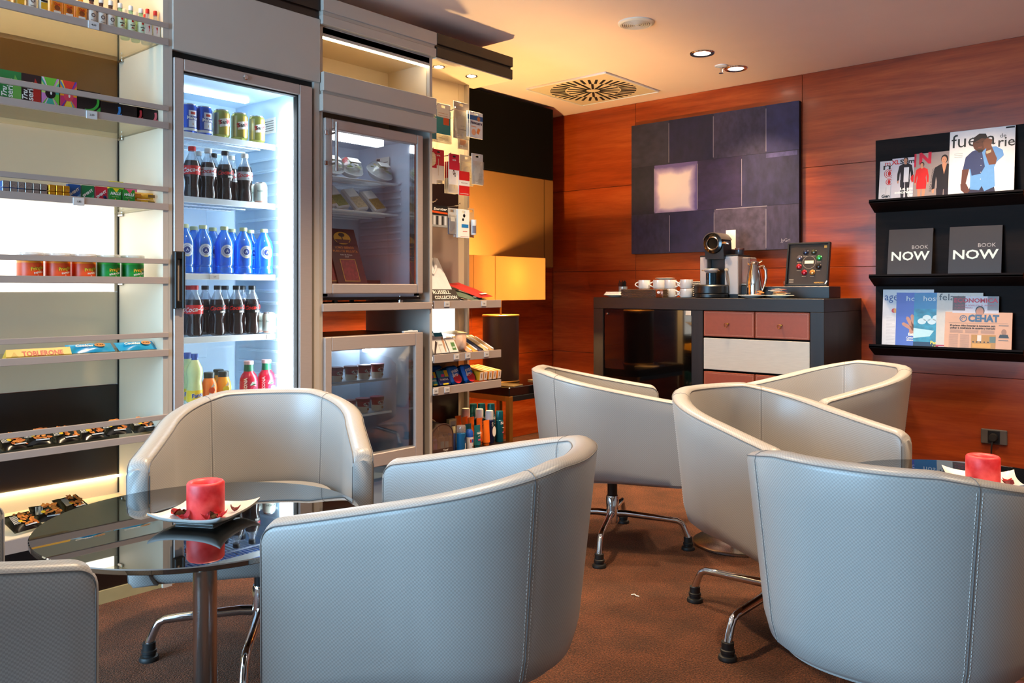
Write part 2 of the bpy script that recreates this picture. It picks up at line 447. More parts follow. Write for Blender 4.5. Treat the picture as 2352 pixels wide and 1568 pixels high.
# ------------------------------------------------------------------ open snack shelving (left)
def cabmb(t0):
    m_ = MB(); m_.M = Matrix.Translation((-t0, 0, 0)); return m_
M_BACKLIT = emis('backlit_opal', '#fff8ea', 2.3)
M_LED = emis('led_strip', '#ffe2a4', 9)
M_LEDTOP = emis('led_strip_top', '#ffe2a4', 20)
M_GAP = mat('shadow_gap', '#0a0807', .7)
def price(par, mbf, t, z, txt, y=-.012):
    m_ = mbf(); m_.box(t - .018, t + .018, y - .004, y, z - .013, z + .013, M_TAG, .001)
    m_.text(txt, .009, M_INK, t, z, y - .0045, .01); m_.make('price_tag', par)
T0 = 1.0
S = thing('snack_shelving', 'tall open shelving of glass shelves with taupe guard rails left of the big drinks fridge', 'shelving', (XF, T0, 0), Q)
f = lambda: cabmb(T0)
TL, TR = -.15, 1.418
f().box(TR, 1.438, -.004, .37, 0, 2.40, M_CREAM).box(1.4375, 1.452, -.006, .37, 0, 2.40, M_TAUPE).box(TR, 1.438, -.006, -.004, 0, 2.4, M_TAUPE).make('side_panel', S)
f().box(TL - .02, TL, -.004, .37, 0, 2.40, M_CREAM).make('side_panel', S)
bk = f()
for z0, z1 in ((1.99, 2.40), (1.40, 1.69), (.713, 1.071), (.0, .36)): bk.box(TL, TR, .362, .378, z0, z1, M_CREAM)
bk.make('back_panel', S)
f().box(TR - .004, TR, .353, .3605, .29, 2.4, M_GAP).make('corner_gap', S)
f().box(TL, TR, .360, .378, 1.692, 1.988, M_BROWN).make('brown_back_panel', S)  # plain brown band across the back, between the top two shelves
f().box(TL, TR, .358, .378, .361, .711, M_DARKPANEL).make('dark_back_panel', S)
b = f(); b.box(TL, 1.402, .361, .378, 1.072, 1.399, M_BACKLIT); b.box(1.402, TR, .360, .378, 1.072, 1.399, M_CREAM); b.make('backlit_panel', S)['label'] = 'glowing white backlit panel'
for k, (zb, zu) in enumerate(((1.965, 2.028), (1.662, 1.728), (1.367, 1.434), (1.101, 1.173), (.839, .907), (.541, .610))):
    sh = f().box(TL, TR, .0, .355, zb + .006, zb + .014, M_SHELFGLASS, .001).make('glass_shelf', S)
    f().box(TL, 1.437, -.012, .0, zb, zb + .024, M_MAUVE, .001).make('shelf_edge', sh)
    f().box(TL, 1.437, -.012, -.002, zu, zu + .018, M_MAUVE, .001).make('guard_rail', sh)
    c = f(); c.box(TR - .010, TR, .31, .345, zb - .004, zb + .006, M_STEEL, .002); c.make('bracket', sh)
for t, z, x in ((1.173, 1.975, '4,00'), (1.167, 1.670, '2,00'), (1.125, 1.374, '1,85')): price(S, f, t, z, x)
f().box(TL, TR, .0, .362, .262, .286, M_CREAM).box(TL, 1.437, -.012, 0, .245, .288, M_MAUVE).make('base_deck', S)
f().box(TL, TR, .014, .03, .046, .262, M_DARKPANEL).make('plinth', S)
f().box(TL, 1.418, .006, .03, .0, .045, mat('base_strip_tan', '#a8976c', .5)).make('base_strip', S)
f().box(TL, TR, .345, .357, .352, .360, M_LED).make('led_strip', S)['label'] = 'glowing strip under the dark back panel'
f().box(TL, TR, .05, .08, 2.385, 2.397, M_LEDTOP).make('led_strip', S)['label'] = 'glowing strip at the top'

# ------------------------------------------------------------------ drinks fridge and its surround
T0 = 1.77
S = thing('fridge_surround', 'taupe cabinet surround with a flat header panel above the big drinks fridge', 'cabinet', (XF, T0, 0), Q)
f().box(1.452, 2.098, -.012, .02, 1.957, 2.225, M_TAUPE, .002).make('header_panel', S)
f().box(1.452, 2.098, .0, .02, 2.228, 2.34, M_DARKPANEL).box(1.452, 2.098, -.012, .01, 2.262, 2.34, M_DARKPANEL).make('cornice', S)
f().box(2.072, 2.099, -.004, .45, 0, 1.957, M_TAUPE).make('upright', S)
f().box(1.452, 2.072, .012, .03, 1.93, 1.957, M_GAP).make('gap_strip', S)
M_ICE = mat('fridge_liner', '#c6dff2', .35, noise=.01)
M_COOL = emis('fridge_tube', '#e9f6ff', 22)
M_WIRE = mat('white_wire', '#eef4fa', .3, noise=.01)
M_SHELFSTRIP = mat('shelf_strip', '#dfe8ee', .3, noise=.01)
F = thing('drinks_fridge', 'tall glass-door drinks fridge glowing blue white, full of cans and bottles', 'fridge', (XF, T0, 0), Q)
b = f(); A, B_, D = 1.464, 2.004, .50
b.box(1.458, A, .03, .54, .10, 1.925, M_ICE).box(B_, 2.066, .03, .54, .10, 1.925, M_ICE).box(1.458, 2.066, D, .54, .10, 1.925, M_ICE)
b.box(1.458, 2.066, .03, .54, 1.905, 1.925, M_ICE).box(1.458, 2.066, .03, .54, .08, .12, M_ICE)
for k in range(22): b.box(B_ - .006, B_, .16, D - .03, .6 + k * .052, .612 + k * .052, M_ICE, .002)
b.box(1.55, 1.86, D - .008, D, .78, 1.86, M_ICE, .004)
b.make('liner', F)
f().box(1.458, 2.066, .01, .54, 0, .08, M_CREAM).make('kick_plate', F)  # cream stands in for a reflection, put into the plate colour
lb = f(); lb.box(1.972, 2.002, .055, .105, .16, 1.83, M_COOL, .006); lb.make('light_tube', F)['label'] = 'bright white vertical light tube inside the right edge'
f().box(1.50, 1.95, .30, .33, 1.893, 1.904, emis('fridge_top_light', '#dff1ff', 8)).make('light_tube', F)['label'] = 'flat light under the fridge ceiling'
dr = f()
ZB, ZT, GA, GB = .12, 1.930, 1.494, 1.996
dr.box(1.456, GA, -.012, .026, ZB, ZT, M_ALU, .003).box(GB, 2.058, -.012, .026, ZB, ZT, M_ALU, .003)
dr.box(GA, GB, -.012, .026, 1.888, ZT, M_ALU, .003).box(GA, GB, -.012, .026, ZB, .19, M_ALU, .003)
g = .006
dr.box(GA, GA + g, .0, .026, .19, 1.888, M_GAP).box(GB - g, GB, .0, .026, .19, 1.888, M_GAP).box(GA, GB, .0, .026, 1.888 - g, 1.888, M_GAP)
door = dr.make('door', F)
f().box(GA, GB, .006, .012, .19, 1.888, M_PANE).make('glass_pane', door)
h = f(); h.box(1.450, 1.490, -.03, -.012, 1.010, 1.04, M_BLACK, .003).box(1.450, 1.490, -.03, -.012, 1.19, 1.22, M_BLACK, .003)
h.box(1.478, 1.490, -.034, -.012, 1.01, 1.22, M_BLACK, .003).box(1.449, 1.460, -.034, -.012, 1.01, 1.22, M_BLACK, .003)
h.make('handle', door)
h = f(); h.M = h.M @ Matrix.Translation((1.746, -.012, 1.911)) @ Matrix.Rotation(R(90), 4, 'X'); h.lathe([(.0, -.002), (.011, -.002), (.011, .004), (.008, .007), (0, .007)], M_CHROME, seg=20); h.make('lock', door)
FRZ = (1.690, 1.440, 1.141, .893, .632)
def wire_shelf(par, fn, a, b, y0, y1, z, n, strip=.020, rod=.0022):
    m_ = fn(); m_.box(a, b, y0, y0 + .006, z - strip, z + .002, M_SHELFSTRIP, .001)
    for k in range(n):
        x = a + .01 + (b - a - .02) * k / (n - 1)
        m_.box(x - rod, x + rod, y0 + .006, y1, z - .006, z - .001, M_WIRE)
    for q in range(1, 4): m_.box(a, b, y0 + (y1 - y0) * q / 3 - .003, y0 + (y1 - y0) * q / 3 + .003, z - .010, z - .005, M_WIRE)
    return m_.make('wire_shelf', par)
for i, z in enumerate(FRZ):
    sh = wire_shelf(F, f, A + .004, 1.968, .125, D - .02, z, 26, .022)
    if i == 2: m_ = f(); m_.box(1.67, 1.71, .122, .125, z - .02, z, M_TAG); m_.text('1,80', .008, M_INK, 1.69, z - .01, .1215); m_.make('price_tag', sh)
    if i == 3: m_ = f(); m_.box(1.925, 1.962, .122, .125, z - .02, z, M_TAG); m_.text('2,25', .008, M_INK, 1.943, z - .01, .1215); m_.make('price_tag', sh)
m_ = f(); m_.box(B_ - .0085, B_ - .006, .17, .26, 1.755, 1.82, M_PAPER)
for k in range(5): m_.box(B_ - .0092, B_ - .0085, .18, .25, 1.765 + k * .010, 1.768 + k * .010, M_GREYP)
m_.make('rating_sticker', F)

# ------------------------------------------------------------------ tower: niche, display fridge, freezer
T0 = 2.43
S = thing('cabinet_tower', 'taupe cabinet tower with a lit niche on top, housing the display fridge and freezer', 'cabinet', (XF, T0, 0), Q)
f().box(2.100, 2.118, .0, .483, 0, 2.32, M_TAUPE).make('upright', S)
f().box(2.742, 2.760, .0, .483, 0, 2.32, M_TAUPE).make('upright', S)
c = f(); c.box(2.100, 2.764, -.03, .48, 2.262, 2.322, M_TAUPE, .002).box(2.106, 2.756, -.02, .3, 2.245, 2.262, M_TAUPE).box(2.100, 2.764, -.026, .02, 2.206, 2.245, M_TAUPE, .002); c.make('cornice', S)
n = f(); n.box(2.118, 2.742, .0, .018, 2.162, 2.206, M_TAUPE, .001).box(2.118, 2.742, .0, .30, 2.175, 2.20, M_CREAM).box(2.118, 2.742, .30, .312, 1.85, 2.2, M_CREAM).box(2.118, 2.124, .018, .3, 2.0, 2.175, M_CREAM).box(2.736, 2.742, .018, .3, 2.0, 2.175, M_CREAM).box(2.118, 2.742, .0, .3, 1.99, 2.0, M_CREAM)
n.make('niche', S)
f().box(2.122, 2.738, .002, .016, 2.155, 2.162, M_LED).make('led_strip', S)['label'] = 'glowing strip under the front edge of the niche'
v = f(); v.box(2.102, 2.762, -.030, .0, 1.924, 2.004, M_TAUPE, .002).box(2.106, 2.758, -.018, .0, 1.91, 1.924, M_TAUPE).box(2.098, 2.764, -.028, .0, 1.838, 1.91, M_TAUPE, .002); v.make('valance', S)
f().box(2.112, 2.752, -.012, .483, .986, 1.020, M_MAUVE, .002).make('divider_shelf', S)
f().box(2.118, 2.742, .05, .07, 0, .1, M_BLACK).make('kick_plate', S)
F = thing('display_fridge', 'waist-high to eye-level glass-door fridge with salads and dark meat packs', 'fridge', (XF, T0, 1.02), Q)
def fz(): m_ = cabmb(T0); m_.M = m_.M @ Matrix.Translation((0, 0, -1.02)); return m_
b = fz(); a0, a1 = 2.165, 2.668
M_LINER2 = mat('grey_liner', '#cfd6e6', .4, noise=.01)
b.box(2.13, a0, .03, .47, 1.05, 1.815, M_LINER2).box(a1, 2.70, .03, .47, 1.05, 1.815, M_LINER2).box(2.13, 2.70, .45, .47, 1.05, 1.815, M_LINER2).box(2.13, 2.70, .03, .47, 1.795, 1.815, M_LINER2).box(2.13, 2.70, .03, .47, 1.045, 1.105, M_LINER2)
for k in range(11): b.box(a1 - .008, a1, .12, .43, 1.25 + k * .034, 1.262 + k * .034, M_LINER2, .003)
b.make('liner', F)
l = fz(); M_COOL2 = emis('fridge_lamp', '#eef6ff', 4.5)
for k in range(24): l.box(2.20 + k * .0145, 2.2085 + k * .0145, .10, .155, 1.758, 1.79, M_COOL2, .002)
l.make('light_tube', F)['label'] = 'bright ribbed lamp under the fridge ceiling'
d = fz(); d.box(2.122, 2.160, -.012, .03, 1.062, 1.815, M_ALU, .004).box(2.652, 2.690, -.012, .03, 1.062, 1.815, M_ALU, .004).box(2.16, 2.652, -.012, .03, 1.77, 1.815, M_ALU, .004).box(2.16, 2.652, -.012, .03, 1.062, 1.106, M_ALU, .004)
d.box(2.16, 2.165, -.004, .03, 1.106, 1.77, M_CHROME).box(2.640, 2.652, -.004, .03, 1.106, 1.77, M_CHROME)
door = d.make('door', F)
fz().box(2.165, 2.64, .004, .010, 1.106, 1.77, M_PANE).make('glass_pane', door)
h = fz(); h.cyl((2.157, -.045, 1.585), (2.157, -.045, 1.795), .0075, M_CHROME, 14)
for z in (1.62, 1.75): h.cyl((2.157, -.045, z), (2.157, -.012, z), .005, M_CHROME, 10); h.box(2.118, 2.134, -.02, -.012, z - .01, z + .01, M_CHROME, .002)
h.make('handle', door)
for z in (1.592, 1.444): wire_shelf(F, fz, a0 + .002, a1 - .010, .13, .44, z, 34, .006, .0016)
ft = fz(); ft.lathe([(.014, 0), (.014, .010), (.006, .012), (.006, .03)], M_STEEL, (2.58, .03, 1.0205), 14); ft.make('foot', F)
ft = fz(); ft.box(2.13, 2.70, .02, .46, 1.034, 1.047, M_BLACK); ft.lathe([(.012, 0), (.012, .016)], M_BLACK, (2.22, .05, 1.0205), 12); ft.lathe([(.012, 0), (.012, .016)], M_BLACK, (2.22, .42, 1.0205), 12); ft.lathe([(.012, 0), (.012, .016)], M_BLACK, (2.6, .42, 1.0205), 12); ft.make('underframe', F)
m_ = fz(); m_.box(a1 - .0095, a1 - .008, .2, .3, 1.665, 1.735, M_PAPER); m_.box(a1 - .0100, a1 - .0095, .27, .295, 1.715, 1.73, M_INK)
for k in range(4): m_.box(a1 - .0100, a1 - .0095, .21, .26, 1.672 + k * .012, 1.675 + k * .012, M_GREYP)
m_.make('rating_sticker', F)
F = thing('display_freezer', 'low glass-door freezer with tubs of ice cream, under the open gap of the tower', 'freezer', (XF, T0, 0), Q)
f = lambda: cabmb(T0)
M_LINER3 = mat('blue_grey_liner', '#8b98a8', .4, noise=.02)
b = f(); a0, a1 = 2.165, 2.66
b.box(2.13, a0, .03, .45, .10, .872, M_LINER3).box(a1, 2.69, .03, .45, .10, .872, M_LINER3).box(2.13, 2.69, .43, .45, .10, .872, M_LINER3).box(2.13, 2.69, .03, .45, .10, .2, M_LINER3).box(2.13, 2.69, .03, .45, .852, .872, M_BLACK)
b.box(2.13, 2.69, .04, .45, .0, .1, M_BLACK)
b.make('liner', F)
d = f(); d.box(2.122, 2.158, -.012, .03, .278, .876, M_ALU, .003).box(2.640, 2.690, -.012, .03, .278, .876, M_ALU, .003).box(2.158, 2.64, -.012, .03, .815, .876, M_ALU, .003).box(2.158, 2.64, -.012, .03, .278, .338, M_ALU, .003)
d.box(2.634, 2.64, -.002, .03, .338, .815, M_CHROME)
door = d.make('door', F)
f().box(2.158, 2.634, .004, .010, .338, .815, glass('freezer_pane', (.92, .96, .98, 1), .04)).make('glass_pane', door)
wire_shelf(F, f, a0 + .002, a1 - .01, .17, .42, .648, 34, .008, .0016)
wire_shelf(F, f, a0 + .002, a1 - .01, .17, .42, .488, 34, .008, .0016)
f().box(2.60, 2.655, .30, .34, .77, .82, emis('freezer_lamp', '#e6f2ff', 40), .006).make('lamp', F)['label'] = 'small bright square lamp in the top corner'
t = thing('white_remote', 'small white stick lying on top of the low freezer', 'remote', at(2.645, .03, .8765), Q + .05)
MB().box(-.05, .045, -.008, .008, 0, .008, M_WHITE, .002).make('body', t)
MB().box(-.012, .012, -.006, .006, .008, .0105, M_WHITE, .002).make('clip', t)

# ------------------------------------------------------------------ accessory shelving (right of the tower)
T0 = 3.0
S = thing('accessory_shelving', 'shallow taupe shelving with pegs, lit canopy and four sloping shelves, right of the tower', 'shelving', (XF, T0, 0), Q)
DB = .25
f().box(2.760, 3.19, DB, DB + .014, 0, .735, M_DARKPANEL).make('dark_back_panel', S)
b = f()
for z0, z1, mt in ((1.645, 2.20, M_CREAM), (1.0, 1.52, M_MAUVE)): b.box(2.760, 3.19, DB, DB + .014, z0, z1, mt)
b.box(2.76, 3.19, DB - .002, DB + .014, 1.52, 1.645, M_DARKPANEL)
b.make('back_panel', S)
b = f(); b.box(2.76, 3.165, DB, DB + .014, .735, 1.0, M_BACKLIT); b.box(3.165, 3.19, DB - .001, DB + .014, .735, 1.0, M_CREAM); b.make('backlit_panel', S)['label'] = 'glowing white backlit panel'
f().box(3.19, 3.232, DB - .004, DB + .014, .0, 2.20, M_CREAM).box(3.232, 3.246, DB - .03, DB + .014, 0, 2.2, M_TAUPE).make('upright', S)
M_COFF = mat('canopy_brown', '#2a1f16', .45, noise=.05)
c = f(); c.box(2.765, 3.325, -.03, .26, 2.27, 2.322, M_COFF, .002).box(2.765, 3.318, -.018, .26, 2.256, 2.27, M_COFF).box(2.765, 3.325, -.028, .26, 2.205, 2.256, M_COFF, .002)
c.box(2.765, 3.322, -.024, .26, 2.2, 2.205, M_CREAM)
c.make('canopy', S)
M_SPOT = emis('spot_warm', '#ffe2a0', 40)
for t in (2.881, 3.118):
    q = f(); q.lathe([(.022, 2.2), (.032, 2.1965), (.033, 2.2)], M_CHROME, (t, .08, 0), 24, False); sp = q.make('spotlight', S)
    q = f(); q.lathe([(0, 2.199), (.023, 2.199)], M_SPOT, (t, .08, 0), 20, False); q.make('bulb', sp)
for z, tags in ((1.026, (2.846, 3.113)), (.763, (2.913, 2.994, 3.133)), (.605, (2.769, 2.846))):
    sh = f().box(2.762, 3.230, .0, DB, z - .038, z - .031, M_DARKPANEL).make('shelf', S)
    f().box(2.762, 3.250, -.012, .0, z - .040, z, M_MAUVE, .001).make('shelf_edge', sh)
    for t in tags: price(sh, f, t, z - .018, '2,50')
f().box(2.762, 3.345, -.01, .21, .236, .258, M_DARKPANEL, .001).make('shelf', S)
f().box(2.762, 3.34, .05, .07, 0, .236, M_DARKPANEL).make('plinth', S)

# ------------------------------------------------------------------ goods on the snack shelving
# --- miniature liquor bottles on the top shelf
def mini(name, label, glassm, capm, paint, square=False):
    t = thing(name, label, 'bottle', (0, 0, 0), Q, 'miniature spirit bottles on the top shelf')
    if square:
        b = MB().box(-.0165, .0165, -.012, .012, 0, .066, glassm, .004); b.lathe([(.0155, .066), (.008, .078), (.008, .096)], glassm, (0, 0, 0), 16)
    else:
        b = MB().lathe([(.013, 0), (.0155, .003), (.0155, .062), (.012, .072), (.007, .080), (.007, .096)], glassm, seg=20)
    b.make('body', t)
    MB().lathe([(.0085, .092), (.0085, .107), (.0075, .109), (0, .109)], capm, seg=18).make('cap', t)
    l = MB(); paint(l, square); l.make('paper_label', t)
    return t
def lab(base, deco):
    def fn(l, sq):
        if sq: l.rect(-.0150, .0150, .010, .056, base, -.0124)
        else: l.band((0, 0, 0), .0158, .008, .056, base, -80, 80, 14)
        deco(l, -.0128 if sq else None, (0, 0, .0161))
    return fn
G_CLR = glass('clear_glass_body', (.93, .96, .9, 1), .08, .03, .25, (.85, .88, .8, 1))
G_GRN = glass('green_glass_body', (.75, 1, .7, 1), .08, .03, .45, (.6, .85, .5, 1))
G_ORG = glass('orange_spirit', (1, .6, .1, 1), .06, .03, .75, (1, .45, .02, 1))
G_AMB = glass('amber_spirit', (1, .75, .25, 1), .06, .03, .5, (.95, .65, .12, 1))
G_DRK = glass('dark_rum', (.4, .16, .06, 1), .06, .03, .7, (.16, .06, .03, 1))
RED, WHT, GRN, BLU = col('#d0201c'), col('#f2efe8'), col('#1f8a3c'), col('#1d4fa8')
def deco_red(l, y, b): l.text('Dyk', .011, RED, 0, .048, y, .03, bend=None if y else b); l.rect(-.011, .011, .018, .026, WHT, y or -.0165); l.disc(0, .036, .009, col('#9a4a1c'), y or -.0163, 12)
def deco_seal(l, y, b): l.ring(0, .04, .004, .007, col('#6b5a58'), -.0163, 16); l.rect(-.008, .008, .022, .024, col('#8a8078'), -.0163); l.rect(-.008, .008, .017, .019, col('#8a8078'), -.0163)
def deco_bat(l, y, b): l.disc(0, .052, .004, RED, -.0163, 10); l.rect(-.008, .008, .036, .039, M_INK, -.0163); l.face([(-.006, .026), (.006, .026), (.0, .034)], col('#a05040'), -.0163)
def deco_man(l, y, b): l.face([(-.003, .020), (-.001, .034), (-.004, .044), (0, .048), (.004, .044), (.001, .034), (.003, .020), (0, .03)], RED, -.0163); l.rect(-.011, .011, .011, .014, M_INK, -.0163)
def deco_y(l, y, b): l.rect(-.010, .010, .02, .042, col('#f0b41c'), -.0163); l.rect(-.010, .010, .044, .050, M_INK, -.0163)
W1 = col('#ece6da')
spec = [('gold', 0.921, G_AMB, col('#caa440'), lab(W1, deco_y), False, 'amber miniature bottle at the far left end of the top shelf'),
        ('gold', 0.961, G_AMB, col('#caa440'), lab(col('#c9a24a'), deco_y), False, 'amber miniature bottle with gold label, second from the left end'),
        ('clear', 0.997, G_CLR, WHT, lab(W1, deco_seal), False, 'clear miniature bottle between amber ones and yellow-labelled one'),
        ('clear', 1.031, G_CLR, BLU, lab(W1, deco_y), False, 'clear miniature bottle with yellow square label left of the orange bottles'),
        ('orange', 1.072, G_ORG, RED, lab(col('#f08a1c'), deco_red), True, 'leftmost of three bright orange square miniature bottles'),
        ('orange', 1.110, G_ORG, RED, lab(col('#f08a1c'), deco_red), True, 'middle one of three bright orange square miniature bottles'),
        ('orange', 1.150, G_ORG, RED, lab(col('#f08a1c'), deco_red), True, 'rightmost of three bright orange square miniature bottles'),
        ('rum', 1.186, G_DRK, M_BLACK, lab(col('#e4ddd4'), deco_seal), False, 'white-labelled dark miniature bottle just right of the orange bottles'),
        ('rum', 1.218, G_DRK, WHT, lab(col('#e4ddd4'), deco_seal), False, 'white-labelled dark miniature bottle, middle of three'),
        ('rum', 1.250, G_DRK, WHT, lab(col('#e4ddd4'), deco_seal), False, 'white-labelled dark miniature bottle next to the pale green ones'),
        ('green', 1.283, G_GRN, WHT, lab(col('#d9e6c8'), deco_bat), False, 'pale green white-capped miniature bottle, left of three'),
        ('green', 1.320, G_GRN, WHT, lab(col('#d9e6c8'), deco_bat), False, 'pale green white-capped miniature bottle, middle of three'),
        ('green', 1.356, G_GRN, WHT, lab(col('#d9e6c8'), deco_bat), False, 'pale green white-capped miniature bottle, right of three'),
        ('gin', 1.374, G_CLR, RED, lab(col('#f0e6dc'), deco_man), True, 'red-capped miniature bottle with a small red figure, left of the pair'),
        ('gin', 1.4025, G_CLR, RED, lab(col('#f0e6dc'), deco_man), True, 'red-capped miniature bottle at the right end of the top shelf')]
for k, (kk, t, g, c, p, sq, l) in enumerate(spec):
    b = mini('miniature_bottle', l, g, c, p, sq); b.location = at(t, .035 if kk != 'gin' else .022, 1.98)
    if kk == 'gin': b.scale = (.8, .9, 1)
for k, t in enumerate((1.322, 1.360, 1.397)):
    b = mini('miniature_bottle', 'pale bottle in the back row, %s from the left behind the green ones' % ORD[k], G_GRN if k < 2 else G_CLR, WHT if k < 2 else RED, lab(col('#d9e6c8'), deco_bat)); b.location = at(t, .085, 1.98)

# --- cartons on the second shelf
def carton(name, label, cat, tw, w, h, d, base, paint, z, group=None, y0=.03, rz=Q):
    t = thing(name, label, cat, at(tw, y0 + d / 2, z), rz, group)
    MB().box(-w / 2, w / 2, -d / 2, d / 2, 0, h, base, .0012).make('carton', t)
    m_ = MB(); paint(m_, w, h, -d / 2 - .0006); m_.make('front_print', t)
    return t
Z2 = 1.677
def p_series(bg, l1):
    def fn(m_, w, h, y):
        m_.rect(-w / 2, w / 2, 0, h, bg, y); m_.face([(-w * .05, 0), (w * .5, h * .0), (w * .5, h * .55), (w * .2, h * .9)], l1, y - .0003)
        m_.text('series', .026, WHT, -.002, h * .47, y - .0006, .02, rot=90); m_.text('Tru', .022, WHT, -.018, h * .32, y - .0006, .03, .3, rot=90)
    return fn
def p_burst(cs, petal):
    def fn(m_, w, h, y):
        n = 14
        for k in range(n):
            a, b = 2 * pi * k / n, 2 * pi * (k + 1) / n
            cl = lambda a: (max(-w / 2, min(w / 2, cos(a) * .09)), max(0, min(h, h * .5 + sin(a) * .09)))
            m_.face([(0, h * .5), cl(a), cl(b)], cs[k % len(cs)], y - .0002 * (k % 2))
        m_.disc(0, h * .5, w * .3, petal, y - .0006, 16, h * .16); m_.disc(.002, h * .52, w * .06, WHT, y - .0009, 10, h * .06)
    return fn
def p_disc(c):
    def fn(m_, w, h, y):
        m_.rect(-w / 2, w / 2, 0, h, col('#1a0f10'), y)
        m_.ring(-w * .1, h * .62, w * .45, w * .56, c, y - .0003, 20, -pi * .55, pi * .1, .9)
        m_.face([(w * .1, 0), (w * .5, 0), (w * .5, h * .4)], c, y - .0003)
        m_.text('double', .007, col('#b8c8d8'), -w * .2, h * .2, y - .0005)
    return fn
carton('condom_box', 'green leafy upright carton at the left end of the second shelf', 'box', 0.935, .062, .104, .02, col('#1f6a34'), p_series(col('#2a7a3a'), col('#6fae4a')), Z2, 'upright cartons on the second shelf')
carton('condom_box', 'dark carton with red band and white vertical word on the second shelf', 'box', 0.995, .058, .104, .02, col('#241214'), p_series(col('#2c1416'), col('#b8261e')), Z2, 'upright cartons on the second shelf')
carton('condom_box', 'carton with pink and green rays and dark centre on the second shelf', 'box', 1.053, .054, .104, .02, col('#6aa89a'), p_burst([col('#3fae9a'), col('#bfe07a'), col('#d58ac8'), col('#6fbf3a'), col('#e8c8e0')], col('#241018')), Z2, 'upright cartons on the second shelf')
carton('condom_box', 'rainbow swirl carton in orange, red and purple on the second shelf', 'box', 1.110, .052, .104, .02, col('#e0801c'), p_burst([col('#f09a1c'), col('#d0306a'), col('#5a3ab0'), col('#e83c2c'), col('#f4d03c'), col('#2f8ac8')], col('#e2485a')), Z2, 'upright cartons on the second shelf')
for l, t, h, c in (('taller black carton with a green corner on the second shelf', 1.175, .082, '#3aae3c'), ('low black carton with a blue curve on the second shelf', 1.248, .056, '#3a8fe0'), ('low black carton with a thin red curve on the second shelf', 1.323, .056, '#c0303a'), ('low black carton with red white fizz at the right end of the second shelf', 1.3775, .056, '#e06a78')):
    carton('condom_box', l, 'box', t, .076, h, .02, col('#170d0e'), p_disc(col(c)), Z2, 'black cartons on the second shelf')

# --- gum and sweets on the third shelf
Z3 = 1.382
FOIL = mat('silver_foil', '#a89a94', .28, .8, noise=.12, nscale=120)
GOLDF = mat('gold_foil', '#d8941c', .3, .7, noise=.12, nscale=120)
def foil_block(m_col, wrap):
    t = thing('gum_pack', '', 'gum', (0, 0, 0), Q)
    b = MB().box(-.0105, .0105, -.03, .03, 0, .0215, wrap, .002); b.make('pack', t)
    e = MB(); e.box(-.0098, .0098, -.0312, -.03, .0008, .0207, m_col, .001)
    for a, b_ in (((-.009, .0018), (0, .012)), ((.009, .0018), (0, .012))): e.face([a, b_, (b_[0], b_[1] + .0012), (a[0], a[1] + .0012)], col('#6a5a58', .3), -.0315)
    e.make('foil_end', t); return t
p0 = foil_block(FOIL, col('#1f5fa8', .3)); p1 = foil_block(FOIL, col('#151515', .3)); p2 = foil_block(GOLDF, GOLDF)
first = {id(p0): 1, id(p1): 1, id(p2): 1}
for row in (0, 1):
    for k in range(9):
        src = p0 if k < 3 else p1 if k < 6 else p2
        t = 0.915 + k * .0220 + (.004 if k > 5 else 0)
        kind = 'blue wrapped' if k < 3 else 'black wrapped' if k < 6 else 'gold foil'
        i = k % 3
        l = '%s gum pack seen end on, %s of its colour in the %s layer' % (kind, ORD[i], 'upper' if row else 'lower')
        loc = at(t, .038, Z3 + .022 * row)
        if first[id(src)]: src.location = loc; src['label'] = l; src['group'] = kind + ' gum packs on the third shelf'; first[id(src)] = 0
        else: dup(src, loc, None, l, kind + ' gum packs on the third shelf')
def p_mint(bg, hi, extra=None):
    def fn(m_, w, h, y):
        m_.rect(-w / 2, w / 2, 0, h, bg, y); m_.face([(-w * .1, 0), (w * .5, 0), (w * .5, h * .45)], hi, y - .0002)
        m_.text('SMINT', .0115, WHT, 0, h * .52, y - .0005, .04, rot=38, w=w * 1.0)
        if extra: m_.disc(w * .28, h * .35, .006, extra, y - .0004, 12); m_.disc(w * .36, h * .22, .006, extra, y - .0004, 12)
    return fn
carton('mint_box', 'small blue mint carton on the third shelf', 'sweets box', 1.128, .040, .054, .018, col('#1c4f9a'), p_mint(col('#1f57a8'), col('#7ab0e0')), Z3, 'small mint cartons on the third shelf')
carton('mint_box', 'small dark green mint carton between the blue and the red ones', 'sweets box', 1.172, .040, .054, .018, col('#0f6a3c'), p_mint(col('#117544'), col('#2f9a62')), Z3, 'small mint cartons on the third shelf')
carton('mint_box', 'small red mint carton with dark berries on the third shelf', 'sweets box', 1.217, .040, .054, .018, col('#b81c30'), p_mint(col('#c42238'), col('#d8465a'), col('#2a2f5a')), Z3, 'small mint cartons on the third shelf')
def p_halls(c2):
    def fn(m_, w, h, y):
        m_.rect(-w / 2, w / 2, 0, h, col('#1f8a2c'), y); m_.face([(-w * .2, h), (w * .3, h), (w * .1, h * .72)], c2, y - .0002)
        m_.text('HALLS', .013, WHT, 0, h * .66, y - .0004, .05, .25, w=w * .86); m_.text('sugar free', .006, col('#cfe6a0'), 0, h * .46, y - .0004); m_.rect(-.0015, .0015, .004, h * .35, c2, y - .0003); m_.rect(-.012, .012, 0, .004, c2, y - .0004)
    return fn
carton('sweets_box', 'green cough sweet carton with yellow trim, lower front one', 'sweets box', 1.264, .042, .052, .018, col('#1f8a2c'), p_halls(col('#f0c81c')), Z3, 'green sweet cartons on the third shelf')
carton('sweets_box', 'green cough sweet carton with pink trim, lower front one', 'sweets box', 1.311, .042, .052, .018, col('#1f8a2c'), p_halls(col('#e8506a')), Z3, 'green sweet cartons on the third shelf')
def p_plain(c): return lambda m_, w, h, y: m_.rect(-w / 2, w / 2, h * .2, h * .8, c, y)
